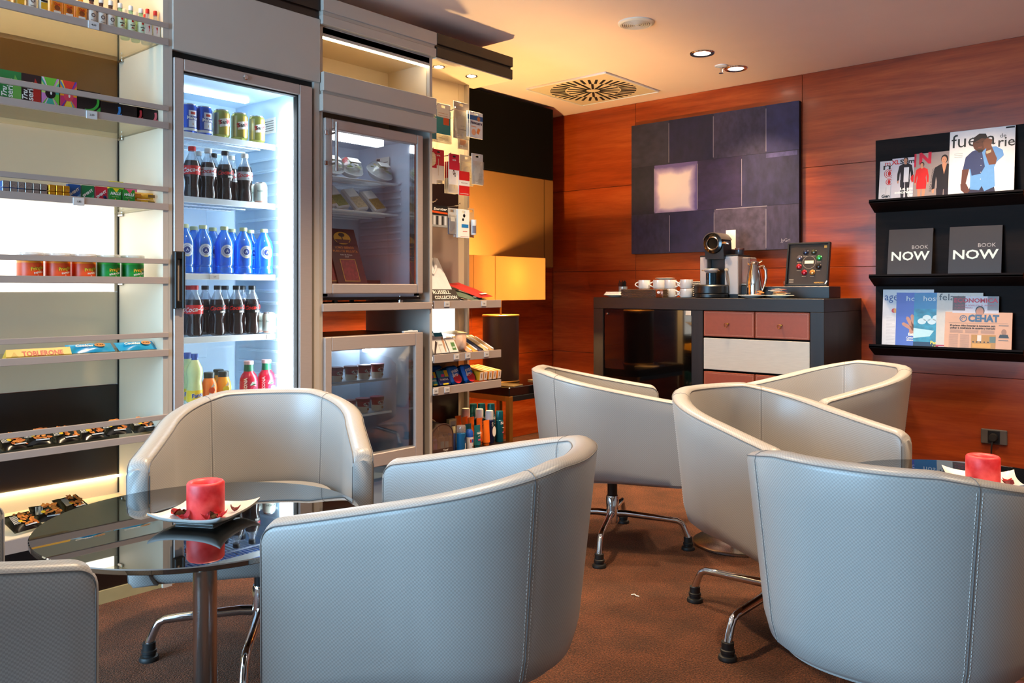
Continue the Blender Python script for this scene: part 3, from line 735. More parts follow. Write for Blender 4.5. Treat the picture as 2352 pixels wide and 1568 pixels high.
carton('sweets_box', 'yellow sweet carton standing behind, its top showing over the rail', 'sweets box', 1.282, .050, .082, .018, col('#e8d21c'), p_plain(col('#b8cc2c')), Z3, None, .062)
carton('sweets_box', 'pink sweet carton standing behind, its top showing over the rail', 'sweets box', 1.333, .044, .080, .018, col('#e8468c'), p_plain(col('#f07aa8')), Z3, None, .062)
for k in range(2):
    t = thing('biscuit_bar', 'long yellow wrapped biscuit bar at the right end of the third shelf, %s one' % ('upper' if k else 'lower'), 'biscuit bar', at(1.362, .05, Z3 + .0125 + .0245 * k), Q, 'yellow biscuit bars on the third shelf')
    MB().pillow(.098 - .006 * k, .023, .024, col('#e8b02c', .3), 14, 6, .05, seed=k).make('wrapper', t)
    m_ = MB(); m_.rect(-.04, -.005, -.005, .004, col('#b8721c'), -.0155); m_.rect(.02, .045, -.006, .005, col('#6a4a1c'), -.0155); m_.make('front_print', t)

# --- crisp tubs
def tub(c1, c2, flav):
    t = thing('crisp_tub', '', 'crisp tub', (0, 0, 0), Q, 'short crisp tubs on the fourth shelf')
    MB().lathe([(.037, 0), (.0385, .002), (.0385, .076), (.0375, .079), (0, .079)], c1, seg=32).make('tub', t)
    MB().lathe([(.0405, .073), (.0412, .075), (.0412, .084), (.039, .0865), (0, .0860)], glass('tub_lid', (.95, .95, .95, 1), .1, .1, .6, (.85, .82, .78, 1)), seg=32).make('lid', t)
    m_ = MB(); m_.band((0, 0, 0), .0387, .002, .052, c2, -170, 170, 32)
    bd = (0, 0, .0393)
    m_.text('Pringles', .0165, col('#2a140c'), .0115, .0345, 0, .055, .12, rot=10, bend=(0, 0, .0391), w=.047)
    m_.text('Pringles', .0165, col('#f2c832'), .0115, .0345, 0, .02, .12, rot=10, bend=bd, w=.046)
    m_.text(flav, .0085, WHT, .015, .0205, 0, .03, rot=10, bend=bd)
    for x in (-.012, .014, .022): m_.text('III', .005, WHT, x, .0055, 0, .04, bend=bd)
    m_.text('N', .006, WHT, .012, .012, 0, bend=bd)
    m_.make('printed_sleeve', t); return t
to = tub(col('#f08a1e'), col('#e8501c'), 'PAPRIKA'); tg = tub(col('#2fae3c'), col('#0f8a2e'), 'SOUR CREAM')
for k, px in enumerate((0.997, 1.081, 1.163)):
    l = 'orange crisp tub, %s of the three orange ones' % ('leftmost', 'middle', 'rightmost')[k]
    if k == 0: to.location = at(px, .045, 1.1155); to['label'] = l
    else: dup(to, at(px, .045, 1.1155), None, l)
for k, px in enumerate((1.245, 1.329)):
    l = 'green crisp tub, the one %s' % ('beside the orange tubs', 'at the right end of the row')[k]
    if k == 0: tg.location = at(px, .045, 1.1155); tg['label'] = l
    else: dup(tg, at(px, .045, 1.1155), None, l)

# --- chocolate and biscuits
Z5 = .8535
t = thing('chocolate_bar', 'yellow triangular chocolate bar box with red letters', 'chocolate', at(1.022, .05, Z5), Q)
b = MB(); L2 = .100
b.add([(-L2, -.022, 0), (-L2, .022, 0), (-L2 + .006, 0, .033), (L2, -.022, 0), (L2, .022, 0), (L2, 0, .033)], [(0, 1, 2), (3, 5, 4), (0, 3, 4, 1), (0, 2, 5, 3), (1, 4, 5, 2)], col('#f0b83c', .35))
b.make('carton', t)
m_ = MB(); v, fc = text_geo('TOBLERONE', .026, .03)
ww = max(p[0] for p in v) - min(p[0] for p in v); k = .125 / ww; hy = .033; n_ = Vector((0, -.033, .022)).normalized()
P = []
for a, b_ in v:
    s_ = .5 + b_ / .040; P.append(Vector((a * k + .012, -.022 + .022 * s_, .033 * s_)) + n_ * .0008)
m_.add(P, fc, col('#c8281c')); P = [Vector((x, -.022 + .022 * s_, .033 * s_)) + n_ * .0008 for x, s_ in ((-.085, .25), (-.062, .25), (-.073, .75))]
m_.add(P, [(0, 1, 2)], col('#d8a83a')); m_.make('lettering', t)
for k, px in enumerate((1.192, 1.354)):
    t = thing('biscuit_packet', 'blue biscuit packet with cookie picture, %s' % ('beside the yellow chocolate box', 'at the right end of its shelf')[k], 'biscuits', at(px, .06, Z5 + .0235), Q + (.06 if k else -.03), 'blue biscuit packets on the fifth shelf')
    b = MB(); b.M = Matrix.Rotation(R(-58), 4, 'X'); b.pillow(.150, .05, .026, col('#1f9ad0', .25), 16, 8, .09, seed=4 + k); b.make('wrapper', t)
    m_ = MB(); m_.M = Matrix.Rotation(R(-58), 4, 'X')
    m_.text('Cookies', .017, WHT, -.025, -.003, -.0148, .04, .3); m_.disc(.028, -.002, .018, col('#c88a4a'), -.0146, 16, .011)
    for x in (.02, .03, .037): m_.disc(x, -.001, .003, col('#4a2a14'), -.0150, 8)
    m_.make('front_print', t)

# --- nut bags
BAGB = mat('black_gloss_film', '#0c0a0a', .18, noise=.1)
NUT = [col('#c8742c', .4), col('#b8602a', .4), col('#dc8a3c', .4)]
def nutbag(name, label, group, seed, rich=True):
    t = thing(name, label, 'nut bag', (0, 0, 0), Q, group)
    MB().pillow(.100, .085, .034, BAGB, 14, 10, .07, seed=seed, wob=.03).make('bag', t)
    m_ = MB(); rn = random.Random(seed)
    for k in range(34):
        x, z = rn.uniform(-.012, .038), rn.uniform(-.028, .034); a = rn.uniform(0, pi); rr = rn.uniform(.006, .0085)
        u = x / .1 + .5; ee = min(1, 2 * max(0, (.93 - u) / .86)) if u > .5 else 1
        d = -.0172 * ee ** .5 * max(0, sin(pi * (z / .085 + .5))) ** .6 - .0012
        m_.add([(x + rr * cos(q) * cos(a) - rr * .6 * sin(q) * sin(a), d - .001 * (k % 5) * .4, z + rr * cos(q) * sin(a) + rr * .6 * sin(q) * cos(a)) for q in [2 * pi * i / 9 for i in range(9)]], [tuple(range(9))], NUT[k % 3])
    for k in range(6): m_.face([(-.042 + k * .004, -.02), (-.040 + k * .004, -.02), (-.034 + k * .004, .02), (-.0355 + k * .004, .02)], col('#d8d4cc'), -.0160)
    m_.disc(-.018, -.012, .007, col('#e0b81c'), -.0182, 12)
    m_.rect(-.01, .03, -.034, -.028, col('#c8ccd4'), -.0120)
    m_.make('front_print', t); return t
NB = [(0.955, .0), (1.036, .008), (1.115, .003), (1.203, .0), (1.286, .008), (1.383, .004)]
for k, (t, dz) in enumerate(NB):
    b = nutbag('nut_bag', 'black glossy nut bag lying on the sixth shelf, %s from the left' % ORD[k], 'black nut bags on the sixth shelf', 20 + k)
    b.location = at(t, .085, .5835 + dz * .6); b.rotation_euler = (R(-66), 0, Q + (.25, -.3, .1, .05, -.25, .12)[k])
    b.rotation_mode = 'XYZ'; b.rotation_euler = (Matrix.Rotation(Q + (.2, -.25, .1, .05, -.2, .1)[k], 4, 'Z') @ Matrix.Rotation(R(-62), 4, 'X')).to_euler()
for k, (px, d, dz) in enumerate(((0.984, .08, 0), (1.084, .14, 0), (1.184, .20, 0))):
    b = nutbag('nut_bag', 'black nut bag on the bottom deck, %s' % ('nearest the front left', 'in the middle of three', 'farthest back by the table edge')[k], 'black nut bags on the bottom deck', 40 + k)
    b.location = at(px, d, .316); b.rotation_euler = (Matrix.Rotation(Q + (.3, -.1, .35)[k], 4, 'Z') @ Matrix.Rotation(R(-62), 4, 'X')).to_euler()

# ------------------------------------------------------------------ drinks in the tall fridge
ALUC = mat('can_alu', '#c8ccd0', .25, .9, noise=.03)
def can(label, group, body, paint, h=.115, r=.033):
    t = thing('drink_can', label, 'can', (0, 0, 0), Q - .3, group)
    MB().lathe([(r * .72, 0), (r * .82, .004), (r, .012), (r, h - .014), (r * .84, h - .004), (r * .84, h), (r * .78, h), (r * .76, h - .004), (0, h - .004)], body, seg=28).make('body', t)
    MB().lathe([(r * .845, h - .005), (r * .86, h - .001), (r * .83, h + .0008), (r * .78, h - .001), (r * .76, h - .0035), (0, h - .0035)], ALUC, seg=28, caps=False).make('lid', t)
    m_ = MB(); paint(m_, r); m_.make('print', t); return t
CB, CG = mat('blue_can', '#1c4fb0', .25, .4, noise=.03), mat('green_gold_can', '#9a9a4a', .3, .5, noise=.05)
def p_mahou(m_, r):
    for k, (a, b, c_) in enumerate(((.008, .045, WHT),)): m_.band((0, 0, 0), r + .0003, a, b * .4, c_, -60, 80, 16)
    bd = (0, 0, r + .0008)
    for k in range(12): pass
    m_.lathe([(r + .0004, .022), (r + .0004, .088)], col('#e8e8f0'), (0, 0, 0), 12, False, R(-98), R(-40)); m_.lathe([(r + .0006, .05), (r + .0006, .066)], col('#1c3f98'), (0, 0, 0), 12, False, R(-98), R(-40))
    m_.text('Mahou', .017, WHT, .012, .058, 0, .04, bend=bd); m_.text('5', .012, col('#c89a3c'), .012, .034, 0, .03, bend=bd); m_.lathe([(r + .0007, .072), (r + .0007, .082)], col('#b8301c'), (0, 0, 0), 8, False, R(-86), R(-52))
def p_sanm(m_, r):
    bd = (0, 0, r + .0009)
    m_.lathe([(r + .0003, .014), (r + .0003, .1)], col('#c8a84a', .3, .5), (0, 0, 0), 14, False, R(-80), R(10)); m_.lathe([(r + .0003, .014), (r + .0003, .1)], col('#b4b692', .3, .4), (0, 0, 0), 10, False, R(-170), R(-118))
    vs = []; n = 12
    for i in range(n + 1):
        a = R(-112 + 115 * i / n); z = .042 + .012 * i / n
        vs += [((r + .0006) * cos(a), (r + .0006) * sin(a), z), ((r + .0006) * cos(a), (r + .0006) * sin(a), z + .032)]
    m_.add(vs, [(2 * i, 2 * i + 1, 2 * i + 3, 2 * i + 2) for i in range(n)], WHT)
    m_.text('San', .021, col('#1c2a24'), .002, .062, 0, .03, rot=8, bend=bd); m_.text('M', .025, RED, .024, .066, 0, .04, rot=8, bend=bd); m_.text('S', .024, RED, -.0125, .060, 0, .04, rot=8, bend=bd)
zc = FRZ[0] + .0025
for k, px in enumerate((1.606, 1.670)):
    can('blue beer can on the top fridge shelf, %s' % ('at the left edge of the pane', 'beside the gold cans')[k], 'blue beer cans on the top fridge shelf', CB, p_mahou).location = at(px, .17, zc)
for k, px in enumerate((1.746, 1.827, 1.908)):
    can('gold green beer can with white banner, %s of three' % ('left', 'middle', 'right')[k], 'gold beer cans on the top fridge shelf', CG, p_sanm).location = at(px, .17, zc)
def p_nordic(m_, r):
    m_.text('NORDIC', .012, col('#4a5a50'), .004, .05, 0, .01, bend=(0, 0, r + .0006)); m_.band((0, 0, 0), r + .0003, .003, .01, col('#c89a8a'), -70, 70, 14)
CN = mat('pale_green_can', '#dfe8dc', .3, .2, noise=.02)
for i, (shelf, pts) in enumerate(((1, ((1.925, .17), (1.931, .25))), (3, ((1.967, .17), (1.960, .25))))):
    for k, (px, d) in enumerate(pts):
        can('short pale tonic can, %s, on the %s fridge shelf' % (('front one', 'back one')[k], ('second', 'fourth')[i]), 'pale tonic cans in the tall fridge', CN, p_nordic, .088, .028).location = at(px, d, FRZ[shelf] + .0025)

COLA = glass('cola', (.14, .05, .03, 1), .07, .03, .86, (.022, .008, .006, 1))
PET = glass('clear_pet', (.86, .92, .96, 1), .12, .03, .18, (.75, .82, .88, 1))
def cola(label, group, capc, style):
    t = thing('cola_bottle', label, 'bottle', (0, 0, 0), Q - .3, group)
    MB().lathe([(.020, 0), (.028, .004), (.0295, .018), (.026, .05), (.0255, .064), (.0305, .088), (.0315, .112), (.0305, .128), (.026, .145)], COLA, seg=28).make('bottle', t)
    MB().lathe([(.026, .145), (.0185, .162), (.0125, .176), (.0125, .186)], PET, seg=28, caps=False).make('neck', t)
    MB().lathe([(.0145, .184), (.0148, .199), (.0135, .2015), (0, .2015)], capc, seg=24).make('cap', t)
    g = MB()
    for k in range(14):
        a = 2 * pi * k / 14; g.tube([(.0262 * cos(a), .0262 * sin(a), .05), (.0258 * cos(a), .0258 * sin(a), .064), (.029 * cos(a), .029 * sin(a), .08)], .0012, COLA, 5)
    g.make('ribs', t)
    m_ = MB(); bd = (0, 0, .0326)
    base = {'red': RED, 'light': col('#c8ccd2', .3, .3), 'zero': M_BLACK}[style]
    m_.band((0, 0, 0), .0320, .089, .124, base, -170, 170, 26)
    if style == 'red': m_.text('Coca-Cola', .026, WHT, .006, .108, 0, .02, .35, rot=6, bend=bd)
    elif style == 'light': m_.text('Coca-Cola', .024, RED, .006, .110, 0, .02, .35, rot=4, bend=bd); m_.text('light', .010, col('#5a5a60'), .014, .096, 0, .01, bend=bd)
    else: m_.text('Coca-Cola', .023, col('#e0281c'), .008, .111, 0, .03, .35, rot=4, bend=bd); m_.text('zero', .013, WHT, .016, .096, 0, .03, bend=bd)
    m_.make('sleeve', t); return t
def stock(proto, spots, name=None):
    for k, (loc, l) in enumerate(spots):
        if k == 0: proto.location = loc; proto['label'] = l
        else: dup(proto, loc, None, l)
GREYC = col('#8a8a8c')
cr = cola('', 'cola bottles in the tall fridge', RED, 'red'); cl = cola('', 'cola bottles in the tall fridge', WHT, 'light'); cz = cola('', 'cola bottles in the tall fridge', M_BLACK, 'zero')
z2, z4 = FRZ[1] + .0025, FRZ[3] + .0025
stock(cr, [(at(1.621, .17, z2), 'red-capped cola bottle with red band, front of the second fridge shelf'),
           (at(1.632, .17, z4), 'red-capped cola bottle with red band, front of the fourth fridge shelf'),
           (at(1.655, .26, z4), 'red-capped cola bottle half hidden at the back left of the fourth shelf')])
stock(cl, [(at(1.689, .17, z2), 'white-capped cola bottle with silver band, second in the front row of the second shelf'),
           (at(1.851, .17, z2), 'white-capped cola bottle with silver band, right end of the second shelf front row'),
           (at(1.694, .26, z2), 'white-capped cola bottle in the back row behind the red-capped one, second shelf'),
           (at(1.844, .26, z2), 'white-capped cola bottle in the back row between two front bottles, second shelf')])
stock(cz, [(at(1.763, .17, z2), 'black-capped cola bottle, third in the front row of the second shelf'),
           (at(1.761, .26, z2), 'black-capped cola bottle in the back row of the second shelf'),
           (at(1.730, .17, z4), 'black-capped cola bottle, second in the front row of the fourth shelf'),
           (at(1.814, .17, z4), 'black-capped cola bottle, third in the front row of the fourth shelf'),
           (at(1.886, .17, z4), 'black-capped cola bottle, right end of the fourth shelf front row'),
           (at(1.725, .26, z4), 'black-capped cola bottle, left one in the back row of the fourth shelf'),
           (at(1.814, .26, z4), 'black-capped cola bottle, middle one in the back row of the fourth shelf'),
           (at(1.893, .26, z4), 'black-capped cola bottle, right one in the back row of the fourth shelf')])
WBLUE = glass('blue_water_pet', (.10, .48, 1, 1), .10, .03, .36, (.05, .40, 1, 1))
def water():
    t = thing('water_bottle', '', 'bottle', (0, 0, 0), Q - .3, 'blue water bottles on the third fridge shelf')
    MB().lathe([(.031, 0), (.0365, .005), (.0365, .022), (.0345, .026), (.0365, .030), (.0345, .034), (.0365, .039), (.037, .12), (.033, .138), (.022, .160), (.0135, .174), (.0135, .180)], WBLUE, seg=30).make('bottle', t)
    MB().lathe([(.0155, .178), (.0158, .190), (.0145, .193), (0, .193)], col('#cfd6a0'), seg=24).make('cap', t)
    m_ = MB(); n = 22; r = .0374
    for r0, r1, mt, rr in ((.013, .026, col('#d8e2f0'), r), (0, .013, col('#27408a'), r), (.017, .0185, col('#6a7aa8'), r + .0004)):
        vs = []
        for i in range(n):
            a = 2 * pi * i / n
            for q in (r0, r1):
                x = q * cos(a); vs.append((rr * sin(x / rr + .12), -rr * cos(x / rr + .12), .092 + q * sin(a)))
        m_.add(vs, [(2 * i, 2 * i + 1, (2 * i + 3) % (2 * n), (2 * i + 2) % (2 * n)) for i in range(n)], mt)
    m_.text('A', .016, col('#d8e2f0'), .0045, .092, 0, .03, bend=(0, 0, .0382)); m_.lathe([(r, .066), (r, .074)], col('#e8e4b8'), (0, 0, 0), 6, False, R(-92), R(-72))
    m_.make('paper_seal', t); return t
wb = water(); z3 = FRZ[2] + .0025; sp = []
for k, px in enumerate((1.590, 1.667, 1.759, 1.845, 1.942)): sp.append((at(px, .17, z3), 'blue water bottle, %s from the left in the front row' % ORD[k]))
for k, px in enumerate((1.676, 1.759, 1.846, 1.933)): sp.append((at(px, .26, z3), 'blue water bottle, %s from the left in the back row' % ORD[k]))
stock(wb, sp)
z5 = FRZ[4] + .0025
def fanta(label):
    t = thing('soda_bottle', label, 'bottle', (0, 0, 0), Q - .3, 'lemon soda bottles on the lowest fridge shelf')
    MB().lathe([(.025, 0), (.031, .004), (.031, .05), (.027, .075), (.026, .085), (.031, .115), (.029, .135), (.02, .155), (.0135, .168)], mat('lemon_soda', '#d6e2a0', .2, noise=.03), seg=28).make('bottle', t)
    MB().lathe([(.0125, .166), (.0125, .176), (.0150, .176), (.0152, .190), (.014, .192), (0, .192)], BLU, seg=22).make('cap', t)
    m_ = MB(); m_.band((0, 0, 0), .0314, .006, .05, col('#f2cc1c'), -170, 170, 26); m_.text('Fanta', .022, WHT, .006, .030, 0, .07, .1, rot=8, bend=(0, 0, .0317)); m_.text('Fanta', .022, col('#1c2f8a'), .006, .030, 0, .02, .1, rot=8, bend=(0, 0, .0322)); m_.disc(0, 0, .001, GRN, -.03); m_.make('sleeve', t); return t
fanta('pale yellow soda bottle with blue cap, front left of the lowest visible shelf').location = at(1.632, .17, z5)
fanta('blue-capped soda bottle just behind at the pane edge, lowest visible shelf').location = at(1.643, .25, z5)
def juice(label, c, fruit):
    t = thing('juice_bottle', label, 'bottle', (0, 0, 0), Q - .3, 'small juice bottles in the tall fridge')
    MB().lathe([(.024, 0), (.030, .006), (.031, .05), (.028, .07), (.022, .086), (.0185, .094)], c, seg=26).make('bottle', t)
    MB().lathe([(.0205, .092), (.0212, .112), (.019, .115), (0, .115)], col('#1f2a26'), seg=24).make('cap', t)
    m_ = MB(); m_.disc(.004, .045, .012, fruit, -.0318, 14); m_.face([(.0, .055), (.012, .075), (.016, .06)], WHT, -.0315); m_.face([(-.012, .02), (.0, .016), (.008, .03), (-.004, .036)], WHT, -.0319); m_.make('print', t); return t
juice('orange juice bottle with dark cap beside the soda bottle', col('#f07a1c'), col('#e8501c')).location = at(1.693, .17, z5)
juice('yellow orange juice bottle with dark cap, right of the orange one', col('#f0a01c'), col('#f4e03c')).location = at(1.755, .17, z5)
juice('small juice bottle half hidden behind the yellow orange one', col('#f0a01c'), col('#f4e03c')).location = at(1.779, .25, z5)
def tea(label):
    t = thing('tea_bottle', label, 'bottle', (0, 0, 0), Q - .3, 'pomegranate tea bottles in the tall fridge')
    MB().lathe([(.03, 0), (.036, .006), (.036, .075), (.031, .09), (.021, .102), (.02, .106)], mat('red_tea', '#b81c34', .2, noise=.05), seg=30).make('bottle', t)
    MB().lathe([(.020, .106), (.0185, .134)], col('#1f6a4a'), seg=26, caps=False).make('neck_wrap', t)
    MB().lathe([(.0195, .134), (.02, .147), (.0185, .149), (0, .149)], col('#d8b0b0'), seg=24).make('cap', t)
    m_ = MB(); m_.band((0, 0, 0), .0364, .004, .066, col('#b8243c'), -100, 100, 22)
    m_.text('ARIZONA', .019, WHT, -.021, .038, 0, .04, rot=90, bend=(0, 0, .0368)); m_.disc(.012, .03, .016, col('#e8345a'), -.0366, 16); m_.disc(.018, .034, .010, col('#f07a9a'), -.0372, 14); m_.face([(-.004, .05), (.006, .064), (.02, .06), (.008, .05)], col('#d8ece0'), -.0370); m_.face([(.0, .048), (.012, .056), (.024, .052)], col('#2f7a4a'), -.0375)
    m_.make('sleeve', t); return t
tea('red tea bottle with green neck wrap, left of the two').location = at(1.870, .17, z5)
tea('red tea bottle with green neck wrap, right one nearest the light tube').location = at(1.954, .17, z5)

# ------------------------------------------------------------------ food in the display fridge
DOME = glass('salad_dome', (.96, .97, .97, 1), .10, .04, .06)
SALG = [col('#a8b86a'), col('#d8dcb0'), col('#7a9a3c'), col('#e8e4d0'), col('#cdb87a')]
def salad(label, seed, tomato):
    t = thing('salad_bowl', label, 'salad', (0, 0, 0), Q, 'packed salads on the upper shelf of the display fridge')
    rn = random.Random(seed); tilt = Matrix.Rotation(R(38), 4, 'X')
    b = MB(); b.M = Matrix.Translation((0, 0, .034)) @ tilt; b.lathe([(.045, -.02), (.062, .0), (.068, .006), (.068, .009), (.060, .009)], mat('clear_tray', '#dfe3e6', .15, noise=0), seg=30); b.make('bowl', t)
    b = MB(); b.M = Matrix.Translation((0, 0, .034)) @ tilt
    for k in range(34):
        a, q = rn.uniform(0, 6.28), rn.uniform(0, .05) ; x, y = q * cos(a), q * sin(a); z = .012 + .030 * (1 - (q / .058) ** 2)
        s_ = rn.uniform(.008, .015); n = 6
        b.add([(x + s_ * cos(2 * pi * i / n + k), y + s_ * .7 * sin(2 * pi * i / n + k), z + rn.uniform(-.004, .004)) for i in range(n)], [tuple(range(n))], SALG[k % 5])
    if tomato:
        for x, y in ((-.03, .02), (-.012, .034), (-.036, -.002)): b.lathe([(0, -.012), (.009, -.008), (.012, 0), (.009, .008), (0, .012)], RED, (x, y, .034), 14)
    b.make('salad_leaves', t)
    b = MB(); b.M = Matrix.Translation((0, 0, .034)) @ tilt; b.lathe([(.066, .010), (.060, .03), (.043, .047), (.02, .054), (0, .056)], DOME, seg=30, caps=False); d = b.make('lid', t)
    b = MB(); b.M = Matrix.Translation((0, 0, .034)) @ tilt; b.box(-.03, .03, -.026, .012, .054, .0575, WHT, .001); b.make('paper_label', t)
    return t
salad('packed salad bowl cut off by the fridge door frame at the left', 3, False).location = at(2.305, .205, 1.610)
salad('packed salad bowl with red tomatoes in the middle', 5, True).location = at(2.417, .205, 1.610)
salad('packed pale green salad bowl at the right', 8, False).location = at(2.598, .205, 1.610)
def sandwich(label, c):
    t = thing('snack_tray', label, 'food tray', (0, 0, 0), Q, 'wrapped trays on the lower shelf of the display fridge')
    T = Matrix.Rotation(R(-40), 4, 'X') @ Matrix.Rotation(R(-14), 4, 'Y')
    b = MB(); b.M = T; b.box(-.042, .042, -.013, .013, 0, .135, mat('clear_tray_b', '#d8d4d0', .12, noise=0), .006); b.make('tray', t)
    b = MB(); b.M = T; b.box(-.034, .034, -.0145, -.012, .008, .075, mat('filling', c, .5, noise=.3, nscale=120), .004); b.make('filling', t)
    b = MB(); b.M = T; b.box(-.033, .033, -.0152, -.0128, .078, .128, WHT, .001); b.make('paper_label', t); return t
for k, (px, l, c) in enumerate(((2.302, 'wrapped food tray cut off at the left frame of the display fridge', '#a89a5a'), (2.374, 'wrapped food tray with green filling, second from the left', '#8a8a4a'), (2.486, 'wrapped food tray with pale filling, second from the right', '#c8b08a'), (2.598, 'wrapped brown grain tray at the right end of the lower shelf', '#a8884a'))):
    sandwich(l, c).location = at(px, .19, 1.458)
MAROON = col('#4a1420', .35)
def lomo(label, kids=True):
    t = thing('meat_pack', label, 'meat pack', (0, 0, 0), Q, 'maroon cured meat packs in the display fridge')
    T = Matrix.Rotation(R(-22), 4, 'X')
    b = MB(); b.M = T; b.box(-.085, .085, -.004, .004, 0, .285, MAROON, .001); b.make('card', t)
    m_ = MB(); m_.M = T; y = -.0046
    m_.disc(0, .235, .052, col('#1a0a0a'), y, 28, .036); m_.disc(0, .235, .049, col('#e0a02c'), y - .0003, 28, .033); m_.disc(0, .252, .018, col('#2a1410'), y - .0006, 16, .011); m_.rect(-.003, .003, .226, .246, col('#2a1410'), y - .0006)
    m_.face([(-.045, .228), (.045, .228), (.03, .208), (-.03, .208)], col('#5a1c1c'), y - .0005)
    m_.text('LOMO IBERICO', .016, col('#c8742c'), 0, .185, y - .0005, .02); m_.text('PURO DE BELLOTA', .015, col('#c8742c'), 0, .166, y - .0005, .02, w=.145)
    m_.text('Aceite, Sal y Pimienta', .008, WHT, 0, .148, y - .0005); m_.text('natural', .008, WHT, 0, .138, y - .0005)
    m_.rect(-.045, .045, .012, .126, col('#c8963c'), y - .0003); m_.rect(-.042, .042, .015, .123, mat('cured_meat', '#8a3038', .35, noise=.35, nscale=70), y - .0006)
    m_.make('front_print', t); return t
lomo('upright maroon meat pack with yellow tree emblem, right one').location = at(2.429, .19, 1.106)
lomo('upright maroon meat pack mostly hidden behind the left frame').location = at(2.330, .2, 1.106)
t = thing('meat_pack', 'flat maroon meat packs stack lying on the display fridge floor', 'meat pack', at(2.52, .30, 1.106), Q)
MB().box(-.11, .11, -.07, .07, 0, .02, MAROON, .002).make('card', t)

# ------------------------------------------------------------------ ice cream tubs
def ice():
    t = thing('ice_cream_tub', '', 'ice cream tub', (0, 0, 0), Q, 'ice cream tubs in the low freezer')
    MB().lathe([(.026, 0), (.032, .055), (.033, .058)], col('#e8dcc8'), seg=26).make('tub', t)
    MB().lathe([(.0345, .054), (.035, .066), (.033, .068), (0, .067)], col('#8a1c2c'), seg=26).make('lid', t)
    m_ = MB(); m_.lathe([(.0312, .030), (.0338, .054)], col('#a82434'), (0, 0, 0), 22, False, R(-180), R(0)); 
    vs = []; n = 20
    for i in range(n):
        a = 2 * pi * i / n; x = .019 * cos(a); z = .041 + .009 * sin(a); r = .0322 + (z - .03) * .108
        vs.append((r * sin(x / r), -r * cos(x / r), z))
    m_.add(vs, [tuple(range(n))], WHT); m_.text('Haagen-Dazs', .007, col('#3a2a28'), 0, .041, 0, .03, .2, bend=(0, 0, .0341)); m_.disc(.010, .016, .006, col('#b8743c'), -.0287, 12); m_.make('print', t); return t
ic = ice(); sp = []
for k, px in enumerate((2.362, 2.448, 2.526, 2.607)): sp.append((at(px, .23, .6505), 'red and cream ice cream tub, %s from the left on the upper freezer shelf' % ORD[k]))
for k, px in enumerate((2.435, 2.518, 2.607)): sp.append((at(px, .23, .4905), 'red and cream ice cream tub, %s from the left on the lower freezer shelf' % ORD[k]))
stock(ic, sp)

# ------------------------------------------------------------------ hanging goods on the pegs
FILM = glass('clear_bag', (.97, .96, .93, 1), .06, .08, .18, (.95, .9, .8, 1))
def peg(t, z, label):
    o = thing('display_peg', label, 'peg', at(t, .25, z), Q, 'metal display pegs')
    b = MB(); b.tube([(0, 0, 0), (0, -.215, .0), (0, -.228, .004), (0, -.236, .012)], .0028, M_CHROME, 8); b.make('rod', o); return o
def hang(name, label, tc, w, zb, h, d, paint, th=.004, base=None, bag=0, group=None, cat='hanging pack'):
    o = thing(name, label, cat, at(tc, d, zb), Q, group)
    hz = h - .012
    b = MB()
    # card with a euro slot punched through its top: built as four strips round the slot
    base = base or WHT; s = min(.013, w * .3)
    b.box(-w / 2, w / 2, -th / 2, th / 2, 0, h - .020, base, .0006); b.box(-w / 2, -s, -th / 2, th / 2, h - .020, h - .008, base); b.box(s, w / 2, -th / 2, th / 2, h - .020, h - .008, base); b.box(-w / 2, w / 2, -th / 2, th / 2, h - .008, h, base, .0006)
    b.make('card', o)
    m_ = MB(); paint(m_, w, h, -th / 2 - .0005); m_.make('front_print', o)
    if bag:
        m_ = MB(); m_.pillow(w * .96, h * .74, bag, FILM, 10, 8, .04, 0, -th / 2 - bag * .3, h * .38); m_.make('clear_bag', o)
    return o
def tagp(m_, w, h, y): m_.rect(-w * .4, -w * .4 + .03, .004, .022, M_PAPER, y - .0006); m_.text('3,00', .008, M_INK, -w * .4 + .015, .013, y - .0008)
for t, z, l in ((2.810, 1.985, 'chrome display peg, top row, behind the canopy edge'), (2.931, 1.985, 'chrome display peg in the middle of the top row'), (3.067, 1.985, 'chrome display peg at the right end of the top row'),
                (2.781, 1.762, 'chrome display peg, left in the middle row'), (2.900, 1.752, 'chrome display peg in the middle row of red cards'), (3.077, 1.758, 'chrome display peg at the right end of the middle row'),
                (2.804, 1.512, 'chrome display peg, left in the lowest row'), (2.968, 1.506, 'chrome display peg, right in the lowest row')):
    peg(t, z, l)
TEAL = col('#2f8a94')
def p_wipes(m_, w, h, y):
    m_.rect(-w / 2, w / 2, 0, h * .78, TEAL, y); m_.rect(-w * .45, w * .45, h * .55, h * .78, WHT, y - .0003); m_.rect(0, w * .4, h * .32, h * .55, col('#e0602c'), y - .0003)
    for k in range(2): m_.rect(-w * .35, w * .3, h * .6 + k * .012, h * .61 + k * .012, col('#c0702c'), y - .0005)
def p_left(m_, w, h, y): m_.rect(-w / 2, w / 2, 0, h * .7, col('#4a8a9c'), y); m_.rect(-w * .4, w * .4, h * .3, h * .45, col('#232a5a'), y - .0003); m_.face([(-w * .3, h * .7), (w * .1, h * .95), (w * .4, h * .6)], col('#5aa82c'), y - .0004)
def p_clear(m_, w, h, y): m_.rect(-w * .45, w * .45, h * .05, h * .78, col('#e8dcc0'), y); m_.rect(-w * .2, w * .35, h * .25, h * .27, col('#8a8074'), y - .0003); m_.text('nail care', .010, col('#7a7066'), w * .1, h * .36, y - .0005); tagp(m_, w, h, y - .001)
